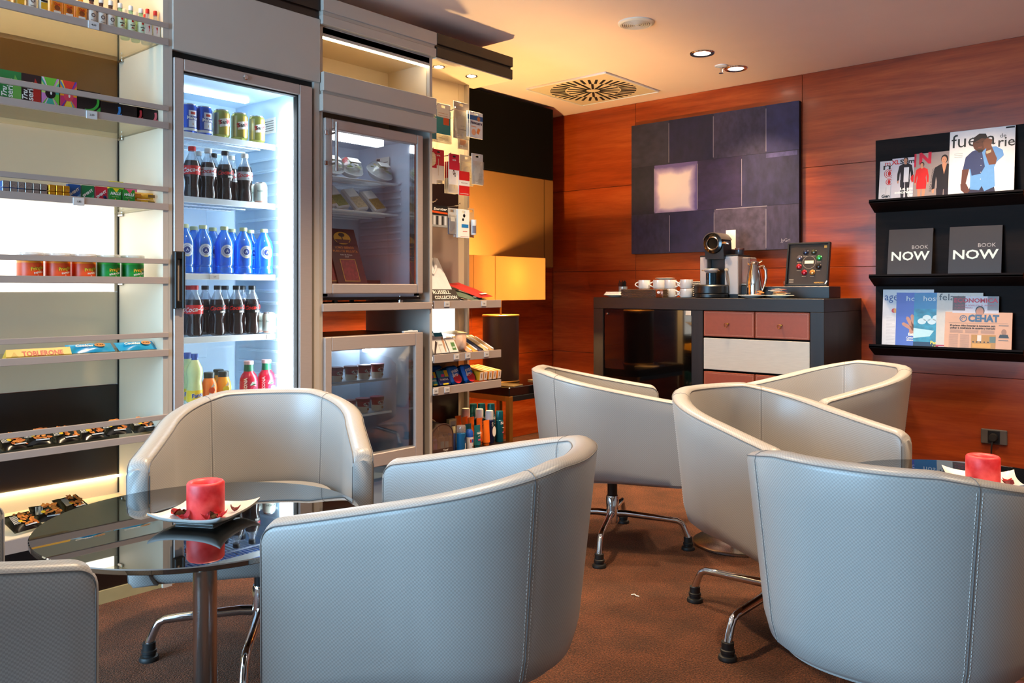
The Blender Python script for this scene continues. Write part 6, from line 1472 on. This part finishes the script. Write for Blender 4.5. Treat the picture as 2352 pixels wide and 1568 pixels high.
def p_age(m_, w, h, y):
    m_.rect(-w / 2, w / 2, 0, h, col('#dcd8da', .4), y); m_.text('agenttravel', .062, col('#1c3c8a'), 0, h * .87, y - .0003, .0, w=w * .92); m_.disc(-w * .27, h * .64, .013, RED, y - .0003, 16); m_.disc(-w * .23, h * .64, .013, col('#e8a03c'), y - .0005, 16)
    for k in range(20): m_.rect(-w * .42, -w * (.24 if k % 4 else .30), h * (.52 - .025 * k), h * (.523 - .025 * k), col('#9a96a0'), y - .0003)
mag('brochure', 'white newsletter with blue title, leftmost on the bottom ledge', 'brochure', -1.489, -1.221, ZL, .335, 5, WP, p_age, 'papers on the bottom ledge')
def p_hos1(m_, w, h, y):
    m_.rect(-w / 2, w / 2, 0, h, col('#3f4fb0', .3), y); m_.text('hosteltur', .040, WHT, w * .16, h * .89, y - .0003, .0, w=w * .85)
    hx, hz = -w * .06, h * .34
    for a, l in ((150, .075), (118, .085), (98, .09), (80, .08)):
        ca, sa = cos(R(a)), sin(R(a)); m_.face([(hx + ca * t_ - sa * q * .009, hz + sa * t_ + ca * q * .009) for t_, q in ((0, -1.2), (l * .9, -1), (l, 0), (l * .9, 1), (0, 1.2))], SKIN, y - .0004)
    m_.disc(hx + .004, hz - .006, .030, SKIN, y - .0003, 18); m_.text('Estafa', .022, WHT, -w * .08, h * .26, y - .0006, .05); m_.text('Como', .014, WHT, -w * .16, h * .2, y - .0006, .04); m_.text('abusos y', .014, WHT, -w * .12, h * .16, y - .0006, .04)
mag('brochure', 'blue magazine with an open hand, second on the bottom ledge', 'brochure', -1.414, -1.194, ZL, .318, 4, WP, p_hos1, 'papers on the bottom ledge')
SEA = mat('sea_print', '#2a8aa8', .35, noise=.45, nscale=26)
def p_hos2(m_, w, h, y):
    m_.rect(-w / 2, w / 2, 0, h, col('#1573a8', .3), y); m_.rect(-w / 2, w / 2, h * .14, h * .72, SEA, y - .0003); m_.rect(-w / 2, w / 2, 0, h * .14, col('#1a2c4a'), y - .0003); m_.text('hosteltur', .040, WHT, w * .12, h * .90, y - .0003, 0, w=w * .8)
    for k in range(4): m_.disc(-w * .3 + k * w * .12, h * (.5 + .06 * (k % 2)), .022, col('#cfe4ea'), y - .0005, 14, .017)
    m_.face([(-w * .5, h * .2), (-w * .5, h * .38), (w * .0, h * .34), (-w * .1, h * .24)], col('#bfe4ec'), y - .0006); m_.text('Parques', .024, col('#f0e03c'), w * .1, h * .13, y - .0008, .04); m_.text('Las claves', .016, col('#f0e03c'), w * .12, h * .07, y - .0008, .03)
mag('brochure', 'turquoise sea-picture magazine, third on the bottom ledge', 'brochure', -1.318, -1.108, ZL, .316, 3, WP, p_hos2, 'papers on the bottom ledge')
def p_fel(m_, w, h, y):
    m_.rect(-w / 2, w / 2, 0, h, col('#d6cdc0', .4), y); m_.text('felacor', .052, col('#4a4444'), -w * .10, h * .92, y - .0003, 0, w=w * .7); m_.ring(w * .02, h * .48, .040, .052, col('#6ab8a8'), y - .0004, 30); m_.rect(-w * .5, w * .0, h * .035, h * .10, col('#b8242c'), y - .0004); m_.rect(-w * .44, -w * .26, h * .058, h * .076, WP, y - .0006)
mag('brochure', 'cream magazine with a teal ring and red bar, fourth on the bottom ledge', 'brochure', -1.201, -0.976, ZL, .318, 2, WP, p_fel, 'papers on the bottom ledge')
def p_eco(m_, w, h, y):
    m_.rect(-w / 2, w / 2, 0, h, col('#d8d0d4', .35), y); m_.rect(-w * .5, -w * .22, h * .74, h, col('#6a5048'), y - .0002); m_.text('ECONOMICA', .032, col('#c81c34'), 0, h * .92, y - .0004, .03, w=w * .95); m_.text('A ALERTA ANALIZA EL AHORRO', .012, col('#c84a5a'), 0, h * .835, y - .0004, .0, w=w * .9); m_.text('A LAS EMPRESAS', .012, col('#c84a5a'), -w * .26, h * .79, y - .0004, 0, w=w * .4)
    m_.disc(w * .1, h * .74, .022, HAIR, y - .0006, 16, .026); m_.disc(w * .1, h * .725, .018, SKIN, y - .0008, 16, .024); m_.rect(w * .26, w * .5, h * .75, h, col('#8a868a'), y - .0003)
mag('brochure', 'magazine with big red title behind the pink newspaper', 'brochure', -1.121, -0.901, ZL, .300, 1, WP, p_eco, 'papers on the bottom ledge')
SAL = mat('salmon_newsprint', '#e2b49c', .8, noise=.03, nscale=20)
def p_ceh(m_, w, h, y):
    m_.text('CEHAT', .050, col('#4a6a8a'), w * .08, h * .84, y - .0003, .05, w=w * .46); m_.ring(-w * .22, h * .84, .014, .018, col('#4a6a8a'), y - .0003, 20); m_.ring(-w * .22, h * .84, .006, .009, col('#4a6a8a'), y - .0003, 14, 0, 4.2); m_.rect(-w * .44, w * .44, h * .725, h * .73, col('#8a7468'), y - .0003)
    m_.text('El turismo debe fomentar la innovacion para', .014, M_INK, -w * .08, h * .66, y - .0003, .03, .1, w=w * .68); m_.text('unificar la inteligencia de usuarios y mercado', .014, M_INK, -w * .08, h * .60, y - .0003, .03, .1, w=w * .68)
    for c in range(3):
        for k in range(5): m_.rect(-w * .42 + c * w * .235, -w * .42 + c * w * .235 + w * .2, h * (.55 - .018 * k), h * (.556 - .018 * k), col('#b08c7a'), y - .0003)
    for c in range(2):
        for k in range(18): m_.rect(-w * .43 + c * w * .17, -w * .43 + c * w * .17 + w * .14, h * (.43 - .023 * k), h * (.436 - .023 * k), col('#b08c7a'), y - .0003)
    m_.rect(-w * .09, w * .27, h * .10, h * .44, col('#c08a3a'), y - .0003); m_.rect(-w * .07, w * .2, h * .12, h * .22, col('#e0a03c'), y - .0005); m_.rect(.0, w * .06, h * .28, h * .43, col('#e8dcd0'), y - .0005); m_.rect(w * .18, w * .27, h * .25, h * .4, col('#6a7a70'), y - .0005)
    for k in range(5): m_.disc(-w * .06 + k * w * .055, h * .26, .004, HAIR, y - .0006, 8)
    m_.rect(w * .31, w * .45, h * .67, h * .69, col('#8a7a70'), y - .0003); m_.disc(w * .385, h * .52, .012, col('#a87a5c'), y - .0003, 14, .016); m_.face([(w * .31, h * .38), (w * .46, h * .38), (w * .44, h * .46), (w * .33, h * .46)], col('#3a3a38'), y - .0004)
    m_.rect(w * .31, w * .45, h * .31, h * .33, col('#8a7a70'), y - .0003); m_.rect(w * .30, w * .37, .0, h * .06, col('#b8a83a'), y - .0003)
mag('newspaper', 'folded salmon-pink newspaper with a blue title at the front of the bottom ledge', 'newspaper', -1.156, -0.838, ZL, .215, 0, SAL, p_ceh, None, .008)

# ------------------------------------------------------------------ tub chairs
def leather():
    m = bpy.data.materials.new('woven_pearl_leather'); m.use_nodes = True; nt = m.node_tree; L = nt.links.new; b = nt.nodes['Principled BSDF']
    uv = nt.nodes.new('ShaderNodeUVMap'); uv.uv_map = 'weave'
    ck = nt.nodes.new('ShaderNodeTexChecker'); ck.inputs['Scale'].default_value = 1 / .0037
    ck.inputs[1].default_value = srgb('#aaa49e'); ck.inputs[2].default_value = srgb('#99938d')
    L(uv.outputs[0], ck.inputs['Vector'])
    n = nt.nodes.new('ShaderNodeTexNoise'); n.inputs['Scale'].default_value = 4
    tc = nt.nodes.new('ShaderNodeTexCoord'); L(tc.outputs['Object'], n.inputs['Vector'])
    hv = nt.nodes.new('ShaderNodeHueSaturation'); mr = nt.nodes.new('ShaderNodeMapRange'); mr.inputs[3].default_value = .96; mr.inputs[4].default_value = 1.04
    L(n.outputs[0], mr.inputs[0]); L(mr.outputs[0], hv.inputs['Value']); L(ck.outputs[0], hv.inputs['Color']); L(hv.outputs[0], b.inputs['Base Color'])
    bp = nt.nodes.new('ShaderNodeBump'); bp.inputs['Strength'].default_value = .35; bp.inputs['Distance'].default_value = .0012
    L(ck.outputs['Fac'], bp.inputs['Height']); L(bp.outputs[0], b.inputs['Normal'])
    b.inputs['Roughness'].default_value = .36; b.inputs['Sheen Weight'].default_value = .05
    return m
M_LEA = leather()
M_PIPE = mat('seam_thread', '#6f6a68', .6, noise=.04)
M_STITCH = mat('pale_stitch', '#d8d2ca', .6, noise=.04)
HW, BK, FR, TH, ZBOT = .302, .345, .245, .058, .302
def plan(n=88):
    """outer U curve, from the left front tip round the back to the right front tip; returns points, normals (inward), arc length from the back centre"""
    dense = []
    for i in range(40): dense.append((-(HW + .016 * (1 - i / 40)), -FR + (FR - .0) * i / 40))
    for i in range(161):
        a = pi - pi * i / 160; c, s_ = cos(a), sin(a); e = 2 / 2.35
        dense.append((HW * math.copysign(abs(c) ** e, c), BK * abs(s_) ** e))
    for i in range(1, 41): dense.append((HW + .016 * i / 40, -FR * i / 40))
    d = [0]
    for a, b in zip(dense, dense[1:]): d.append(d[-1] + math.hypot(b[0] - a[0], b[1] - a[1]))
    tot = d[-1]; out = []; j = 0
    tips = (.0, .002, .005, .009, .014, .020, .027)
    ss = [t for t in tips] + [.036 + (tot - .072) * i / n for i in range(n + 1)] + [tot - t for t in reversed(tips)]
    for s_ in ss:
        while j < len(d) - 2 and d[j + 1] < s_: j += 1
        f_ = (s_ - d[j]) / max(1e-9, d[j + 1] - d[j]); a, b = dense[j], dense[j + 1]
        out.append((a[0] + (b[0] - a[0]) * f_, a[1] + (b[1] - a[1]) * f_, s_ - tot / 2))
    P = []
    for i, (x, y, s_) in enumerate(out):
        a, b = out[max(0, i - 1)], out[min(len(out) - 1, i + 1)]; tx_, ty_ = b[0] - a[0], b[1] - a[1]; l = math.hypot(tx_, ty_)
        P.append((x, y, ty_ / l, -tx_ / l, s_))
    return P, tot / 2
PLAN, HALF = plan()
def rim(q):
    q = abs(q); t = min(1, max(0, (q - .16) / (HALF - .16)))
    z = .744 - .112 * (t * .86 + .14 * t * t * (3 - 2 * t))
    e = q - (HALF - .03)
    if e > 0: z -= .022 * (1 - math.sqrt(max(0, 1 - (e / .03) ** 2)))
    return z
def section(i):
    """closed wall section at station i: list of (inset, z)"""
    x, y, nx, ny, s_ = PLAN[i]; zr = rim(s_); wgt = min(1, max(.12, (y + FR) / .30))
    tp = lambda z: .048 * wgt * (zr - z) / .44
    bot = wgt * .05 + .006
    sec = [(bot + tp(ZBOT), ZBOT), (bot * .45 + tp(ZBOT), ZBOT + .010), (bot * .14 + tp(ZBOT + .03), ZBOT + .026 * (.4 + wgt * .6)), (tp(ZBOT + .07), ZBOT + .03 + .04 * wgt)]
    for k in range(1, 6): z = ZBOT + .07 + (zr - .016 - ZBOT - .07) * k / 5; sec.append((tp(z), z))
    sec += [(.004, zr - .004), (.014, zr + .002), (TH * .5, zr + .005), (TH - .014, zr + .002), (TH - .004, zr - .004), (TH, zr - .016)]
    for k in range(1, 5): z = zr - .016 - (zr - .016 - ZBOT - .03) * k / 4; sec.append((TH + .014 * wgt * k / 4, z))
    sec.append((TH + .02, ZBOT + .004))
    return sec
def sec_pt(i, ins, z): x, y, nx, ny, s_ = PLAN[i]; return (x + nx * ins, y + ny * ins, z)
def chair_parts():
    t = thing('tub_chair', '', 'chair', (0, 0, 0), 0, 'pearl grey woven-leather tub chairs')
    b = MB(); b.uv = []; n = len(PLAN); m = len(section(0)); vs = []
    for i in range(n):
        sec = section(i); acc = 0
        for k, (ins, z) in enumerate(sec):
            vs.append(sec_pt(i, ins, z))
            if k: acc += math.hypot(ins - sec[k - 1][0], z - sec[k - 1][1])
            b.uv.append((PLAN[i][4], acc))
    fs = []
    for i in range(n - 1):
        for k in range(m): l = (k + 1) % m; fs.append((i * m + k, i * m + l, (i + 1) * m + l, (i + 1) * m + k))
    # arm fronts: gently domed caps
    for i, sy in ((0, 1), (n - 1, -1)):
        base = len(vs); sec = section(i); zc = sum(z for _, z in sec) / m; ic = TH / 2
        for ins, z in sec:
            p = sec_pt(i, ic + (ins - ic) * .8, zc + (z - zc) * .97); vs.append((p[0], p[1] - .006, p[2])); b.uv.append((p[0], p[2]))
        for k in range(m): l = (k + 1) % m; fs.append((i * m + k, i * m + l, base + l, base + k))
        # close the cap as quad strip between outer and inner halves
        idx = [base + k for k in range(m)]; h = m // 2
        lo, hi = 0, m - 1
        while hi - lo > 1:
            if hi - lo == 2: fs.append((idx[lo], idx[lo + 1], idx[hi]))
            else: fs.append((idx[lo], idx[lo + 1], idx[hi - 1], idx[hi]))
            lo += 1; hi -= 1
    b.add(vs, fs, M_LEA); shell = b.make('shell', t, 50)
    # seat: lower pan closing the U and an upholstered cushion
    def ring(ins, fy):
        r = []
        for i in range(n):
            x, y, nx, ny, s_ = PLAN[i]; wgt = min(1, max(.12, (y + FR) / .30)); p = sec_pt(i, ins + .04 * wgt * (1 if ins < .07 else .55), 0)
            r.append((p[0], max(p[1], fy)))
        return r
    def body_(name, levels):
        q = MB(); q.uv = []; vs = []; fs = []
        for (ins, fy, z) in levels:
            acc = 0; rr = ring(ins, fy)
            for j, p in enumerate(rr): vs.append((p[0], p[1], z)); q.uv.append((p[0], z + p[1]))
        for a in range(len(levels) - 1):
            for i in range(n):
                k = (i + 1) % n; fs.append((a * n + i, a * n + k, (a + 1) * n + k, (a + 1) * n + i))
        for a in (0, len(levels) - 1):
            for i in range(n // 2 - 1 + 1):
                j = n - 1 - i
                if j - i <= 1: break
                fs.append((a * n + i, a * n + i + 1, a * n + j - 1, a * n + j) if j - i > 2 else (a * n + i, a * n + i + 1, a * n + j))
        q.add(vs, fs, M_LEA); return q.make(name, t, 50)
    body_('seat_pan', [(.070, -FR + .012, ZBOT + .001), (.055, -FR + .002, ZBOT + .010), (.055, -FR, ZBOT + .02), (.055, -FR, ZBOT + .085), (.06, -FR + .004, ZBOT + .09)])
    body_('seat_cushion', [(.066, -FR + .004, ZBOT + .092), (.064, -FR - .004, ZBOT + .105), (.064, -FR - .004, ZBOT + .135), (.070, -FR + .006, ZBOT + .150), (.10, -FR + .04, ZBOT + .156), (.16, -FR + .10, ZBOT + .158)])
    # seams: piping along both rim edges and down the arm fronts, double seams either side of the back
    s_ = MB()
    for ins, dz in ((.0015, -.006), (TH - .0015, -.007)):
        s_.tube([sec_pt(i, ins, rim(PLAN[i][4]) + dz) for i in range(n)], .0013, M_PIPE, 5)
    for i in (0, n - 1):
        for lo, hi in ((2, 9), (14, 18)):
            s_.tube([(lambda p: (p[0], p[1] - .0005, p[2]))(sec_pt(i, *section(i)[k])) for k in range(lo, hi + 1)], .0012, M_PIPE, 5)
    js = [min(range(n), key=lambda i: abs(PLAN[i][4] - q)) for q in (-.235, .235)]
    for j in js:
        s_.tube([sec_pt(j, ins - .0002, z) for ins, z in section(j)[1:19]], .0012, M_PIPE, 5)
    s_.make('piping', t)
    s_ = MB()
    for j in js:
        for off in (-.006, .006):
            pts = []
            x, y, nx, ny, q = PLAN[j]
            for ins, z in section(j)[2:9]: pts.append(Vector((x + nx * ins + off * -ny, y + ny * ins + off * nx, z)))
            pin = [Vector((x + nx * ins + off * -ny, y + ny * ins + off * nx, z)) for ins, z in section(j)[14:18]]
            for seq, ds in ((pts, -1), (pin, 1)):
                for a, c in zip(seq, seq[1:]):
                    k = max(1, int((c - a).length / .007))
                    for w_ in range(k):
                        p, r_ = a + (c - a) * (w_ + .15) / k, a + (c - a) * (w_ + .75) / k; o_ = Vector((nx, ny, 0)) * ds * .0006
                        s_.tube([p + o_, r_ + o_], .0006, M_STITCH, 3, False)
    s_.make('stitching', t)
    # swivel base
    MB().cyl((0, 0, .20), (0, 0, ZBOT + .004), .021, M_BLACK, 20).make('column', t)
    MB().lathe([(.020, .088), (.027, .092), (.027, .196), (.024, .204), (0, .204)], M_CHROME, seg=28).make('hub', t)
    MB().box(-.09, .09, -.09, .09, ZBOT - .012, ZBOT + .003, M_BLACK, .003).make('swivel_plate', t)
    for k in range(4):
        l = MB()
        l.tube([(.02, 0, .128), (.06, 0, .130), (.22, 0, .120), (.272, 0, .116), (.290, 0, .108), (.300, 0, .090), (.312, 0, .062), (.316, 0, .050)], [.015, .0145, .0125, .012, .012, .0115, .0125, .013], M_CHROME, 12)
        o = l.make('leg', t, 60); o.rotation_euler = (0, 0, pi / 2 * k)
        f = MB(); f.lathe([(.027, 0), (.028, .005), (.025, .012), (.019, .014), (.019, .020), (.021, .022), (.021, .030), (.018, .032), (.018, .052), (.0, .053)], M_RUBBER, (.317, 0, 0), 20)
        f.make('rubber_foot', o)
    return t
CHAIR = chair_parts()
def chair(x, y, fx, fy, base, label, first=[True]):
    a = math.atan2(fx, -fy)
    if first[0]: t = CHAIR; first[0] = False
    else: t = dup(CHAIR, (0, 0, 0))
    t.location = (x, y, 0); t.rotation_euler = (0, 0, a); t['label'] = label
    k = 0
    for c in t.children:
        if c.name.split('.')[0] == 'leg': c.rotation_euler = (0, 0, base - a + pi / 2 * k); k += 1
def base_from(x, y, fx, fy): return math.atan2(fy - y, fx - x)
CH_ = [((-2.168, 1.359), (0.803, -0.597), (-2.370, 1.121), 'tub chair facing the viewer in front of the big drinks fridge'),
       ((-1.307, 1.262), (-0.898, -0.439), (-1.045, 0.947), 'large tub chair in the middle foreground, seen from its side, facing the nearer candle table'),
       ((-1.718, 0.342), (0.070, 0.997), (-1.544, 0.116), 'tub chair cut off by the bottom left corner of the picture'),
       ((-1.976, 2.929), (0.735, 0.678), (-1.842, 2.639), 'far tub chair with its whole chrome star base in view, in front of the sideboard'),
       ((-1.074, 2.543), (0.956, -0.293), (-1.364, 2.566), 'tub chair partly hidden behind the big right foreground chair, its inside back in view'),
       ((-0.548, 1.934), (-0.007, 1.000), (-0.287, 2.161), 'large tub chair in the right foreground turning its back to the viewer'),
       ((-1.342, 3.682), (-0.541, -0.841), (-1.086, 3.692), 'farthest right tub chair, standing before the cherry wall left of the socket')]
for (p, f_, bs_, l) in CH_: chair(p[0], p[1], f_[0], f_[1], base_from(p[0], p[1], bs_[0], bs_[1]), l)

# ------------------------------------------------------------------ round tables
def table_glass():
    m = bpy.data.materials.new('smoked_glass_top'); m.use_nodes = True; nt = m.node_tree; b = nt.nodes['Principled BSDF']
    n = nt.nodes.new('ShaderNodeTexNoise'); n.inputs['Scale'].default_value = 3; c = nt.nodes.new('ShaderNodeMix'); c.data_type = 'RGBA'
    c.inputs[6].default_value = srgb('#0a0a0a'); c.inputs[7].default_value = srgb('#0d0d0c'); nt.links.new(n.outputs[0], c.inputs[0]); nt.links.new(c.outputs[2], b.inputs['Base Color'])
    b.inputs['Roughness'].default_value = .012; b.inputs['IOR'].default_value = 2.8; b.inputs['Specular IOR Level'].default_value = .6
    return m
M_TBL = table_glass()
def table(x, y, r, label):
    t = thing('round_table', label, 'table', (x, y, 0), 0, 'round black glass tables')
    MB().lathe([(0, .545), (r - .003, .545), (r, .547), (r, .555), (r - .002, .557), (0, .557)], M_TBL, seg=128).make('tabletop', t, 30)
    MB().lathe([(.0265, .016), (.0265, .54)], M_STEEL, seg=36).make('column', t)
    MB().lathe([(.08, .532), (.09, .534), (.09, .545), (0, .545)], M_STEEL, seg=36).make('mount_plate', t)
    MB().lathe([(.178, 0), (.182, .003), (.182, .010), (.174, .014), (.03, .018), (0, .018)], M_STEEL, seg=72).make('base_plate', t)
table(-1.769, 0.963, .351, 'round black glass table in the left foreground, mirroring the shelves')
table(-0.515, 2.457, .344, 'round black glass table at the right edge, mostly behind the right foreground chair')
table(-1.570, 3.265, .300, 'round table between the two far chairs, only its brushed steel foot in view')

# ------------------------------------------------------------------ candles on square dishes
ZT = .5573
WAX = bpy.data.materials.new('red_wax'); WAX.use_nodes = True; nt = WAX.node_tree; b = nt.nodes['Principled BSDF']
tc = nt.nodes.new('ShaderNodeTexCoord'); n1 = nt.nodes.new('ShaderNodeTexNoise'); n1.inputs['Scale'].default_value = 28; n1.inputs['Detail'].default_value = 6
nt.links.new(tc.outputs['Object'], n1.inputs['Vector']); cr = nt.nodes.new('ShaderNodeValToRGB'); e = cr.color_ramp.elements; e[0].position = .35; e[0].color = srgb('#d4141c'); e[1].position = .7; e[1].color = srgb('#f4585a')
nt.links.new(n1.outputs[0], cr.inputs[0]); nt.links.new(cr.outputs[0], b.inputs['Base Color']); b.inputs['Roughness'].default_value = .45
b.inputs['Subsurface Weight'].default_value = .35; b.inputs['Subsurface Radius'].default_value = (.02, .004, .003); b.inputs['Subsurface Scale'].default_value = .6
DISH = mat('white_porcelain', '#efeae4', .12, noise=.01, coat=.5)
PET_ = [mat('dried_petal', '#b81c22', .7, noise=.25, nscale=80), mat('dark_petal', '#6a1418', .7, noise=.25, nscale=80), mat('brown_leaf', '#5a3a14', .7, noise=.25, nscale=80)]
def candle_set(x, y, rz, cx, cy, which, r, h, petals, seed):
    d = thing('square_dish', 'white square porcelain dish with upturned corners under the %s candle' % which, 'dish', (x, y, ZT), rz, 'white square dishes')
    N = 16; vs = []; fs = []; W = .088
    def zz(u, v):
        m_ = max(abs(u), abs(v)); c = (abs(u) * abs(v)); return .010 + (.012 * max(0, (m_ - .55) / .45) ** 1.3) + .012 * c ** 3
    for top in (0, 1):
        for j in range(N + 1):
            for i in range(N + 1):
                u, v = i / N * 2 - 1, j / N * 2 - 1; bow = 1 - .055 * (1 - u * u) * (v * v) ; bow2 = 1 - .055 * (1 - v * v) * (u * u)
                s_ = 1 if top else .985
                vs.append((u * W * bow2 * s_, v * W * bow * s_, zz(u, v) - (0 if top else .006)))
    K = (N + 1) ** 2
    for q in (0, 1):
        for j in range(N):
            for i in range(N): a = q * K + j * (N + 1) + i; fs.append((a, a + 1, a + N + 2, a + N + 1))
    rm = [i for i in range(N + 1)] + [j * (N + 1) + N for j in range(1, N + 1)] + [N * (N + 1) + i for i in range(N - 1, -1, -1)] + [j * (N + 1) for j in range(N - 1, 0, -1)]
    for a, c in zip(rm, rm[1:] + rm[:1]): fs.append((a, c, K + c, K + a))
    MB().add(vs, fs, DISH).make('dish', d, 60)
    MB().box(-.048, .048, -.048, .048, 0, .006, DISH, .003).make('foot_rim', d)
    c = thing('candle', 'red pillar candle with burnt-down hollow on the dish of the %s' % ('left table' if which == 'left' else 'right table'), 'candle', (cx, cy, ZT + .0102), 0, 'red pillar candles')
    pr = [(r * .97, 0), (r, .003), (r * 1.005, h * .5), (r, h - .004), (r - .003, h), (r * .86, h + .001), (r * .62, h - .004), (r * .55, h - .016), (0, h - .02)]
    MB().lathe(pr, WAX, seg=48).make('wax', c, 60)
    MB().tube([(0, 0, h - .021), (.002, 0, h - .012)], .0012, M_BLACK, 6).make('wick', c)
    rn = random.Random(seed)
    for k in range(petals[0]):
        a, q = petals[1][k]
        px, py = cx + q * cos(a), cy + q * sin(a); n = 12; s_ = rn.uniform(.010, .015)
        o = MB(); vs = []
        for j in range(4):
            for i in range(n):
                rr = s_ * j / 3; an = 2 * pi * i / n; vs.append((rr * cos(an) * (1 + .2 * sin(3 * an + k)), rr * sin(an), .002 + .010 * (j / 3) ** 2 * (1 + .5 * sin(2 * an + k)) + .0015 * rn.random()))
        fs = [(j * n + i, j * n + (i + 1) % n, (j + 1) * n + (i + 1) % n, (j + 1) * n + i) for j in range(3) for i in range(n)]
        pt = o.add(vs, fs, PET_[k % 3 if k % 4 else 0]).make('dried_petal'); pt.location = (px, py, ZT + .0112); pt.rotation_euler = (rn.uniform(-.25, .25), rn.uniform(-.25, .25), rn.uniform(0, 6))
        tag(pt, '%s petal by the %s candle, %s' % (('red', 'dark red', 'brown')[k % 3 if k % 4 else 0], which, petals[2][k]), 'petal', 'dried petals round the %s candle' % which)
dx_, dy_ = -1.752, 0.955
cm = Vector((.6556, -.7551)).normalized(); rt = Vector((.7551, .6556))
def ang(deg): return math.atan2(rt.y * cos(R(deg)) + cm.y * sin(R(deg)), rt.x * cos(R(deg)) + cm.x * sin(R(deg)))
candle_set(dx_, dy_, R(30), dx_, dy_, 'left', .041, .077,
           (9, [(ang(172), .062), (ang(158), .058), (ang(150), .050), (ang(128), .052), (ang(25), .050), (ang(55), .052), (ang(70), .050), (ang(-20), .062), (ang(40), .056)],
            ['leftmost near the corner', 'second from the left', 'tucked against the wax on the left', 'front left of the wax', 'right of the wax in front', 'front right of the wax', 'right in front of the wax', 'alone at the far right corner', 'near the right front rim']), 3)
ex_, ey_ = -0.487, 2.469
candle_set(ex_, ey_, R(20), ex_, ey_, 'right', .041, .072, (3, [(ang(20), .055), (ang(45), .058), (ang(150), .056)], ['right of the wax', 'front right of the wax', 'left of the wax']), 8)

# small white fluff on the carpet
o = MB().tube([(0, 0, .003), (.012, .004, .006), (.02, .0, .004), (.03, .004, .003)], .0016, WHT, 5).make('lint'); o.location = (-1.586, 2.470, 0); tag(o, 'tiny white thread lying on the carpet in the middle aisle', 'thread')

# ------------------------------------------------------------------ light
def spot(x, y, z, power, size=100, c=(1, .74, .46), blend=.8, r=.05, tgt=None):
    l = bpy.data.lights.new('spot', 'SPOT'); l.energy = power; l.spot_size = R(size); l.spot_blend = blend; l.color = c; l.shadow_soft_size = r
    o = bpy.data.objects.new('spot_light', l); COL.objects.link(o); o.location = (x, y, z)
    if tgt: o.rotation_euler = (Vector(tgt) - Vector((x, y, z))).to_track_quat('-Z', 'Y').to_euler()
    return o
for x, y, p in ((-2.224, 4.194, 95), (-2.224, 4.615, 80), (-2.224, 2.9, 110), (-1.0, 3.3, 120), (-1.0, 4.45, 80), (.3, 3.3, 100), (.3, 4.3, 80), (-2.0, 1.6, 125), (-.8, 2.0, 35), (.5, 2.2, 65), (-1.4, .3, 10)):
    spot(x, y, ZC - .02, p)
for t in (2.881, 3.118): spot(XF - .08, t, 2.19, 9, 120, (1, .78, .45), .9, .02)
l = bpy.data.lights.new('lamp_glow', 'POINT'); l.energy = 58; l.color = (1, .65, .26); l.shadow_soft_size = .03
o = bpy.data.objects.new('lamp_glow', l); COL.objects.link(o); o.location = LAMP_AT
# daylight entering through the street window behind the viewer
l = bpy.data.lights.new('window_daylight', 'AREA'); l.shape = 'RECTANGLE'; l.size = WX1 - WX0 - .1; l.size_y = WZ1 - WZ0 - .1; l.energy = 215; l.color = (.36, .68, 1)
o = bpy.data.objects.new('window_daylight', l); COL.objects.link(o); o.location = ((WX0 + WX1) / 2, Y0 + .02, (WZ0 + WZ1) / 2); o.rotation_euler = (R(90), 0, 0)
wd = bpy.data.worlds.new('street_sky'); SC.world = wd; wd.use_nodes = True
nt = wd.node_tree; bg = nt.nodes['Background']; sky = nt.nodes.new('ShaderNodeTexSky'); sky.sky_type = 'HOSEK_WILKIE'; sky.sun_direction = (.4, .5, .7); sky.turbidity = 4
nt.links.new(sky.outputs[0], bg.inputs[0]); bg.inputs[1].default_value = 1.0

# ------------------------------------------------------------------ camera
c = bpy.data.cameras.new('camera'); cam = bpy.data.objects.new('camera', c); COL.objects.link(cam); SC.camera = cam
cam.location = (0, 0, 1.08); cam.rotation_euler = (R(90), 0, math.atan2(.6556, .7551))
c.sensor_width = 36; c.lens = 36 * 1888 / 2352; c.shift_y = -(784 - 665) / 2352; c.clip_start = .02
SC.view_settings.view_transform = 'Standard'; SC.view_settings.look = 'None'; SC.view_settings.gamma = 1; SC.view_settings.use_curve_mapping = False
SC.view_settings.exposure = .64
SC.cycles.max_bounces = 8; SC.cycles.diffuse_bounces = 4; SC.cycles.glossy_bounces = 4; SC.cycles.transmission_bounces = 4; SC.cycles.transparent_max_bounces = 24
SC.cycles.sample_clamp_indirect = 6; SC.cycles.caustics_reflective = False; SC.cycles.caustics_refractive = False
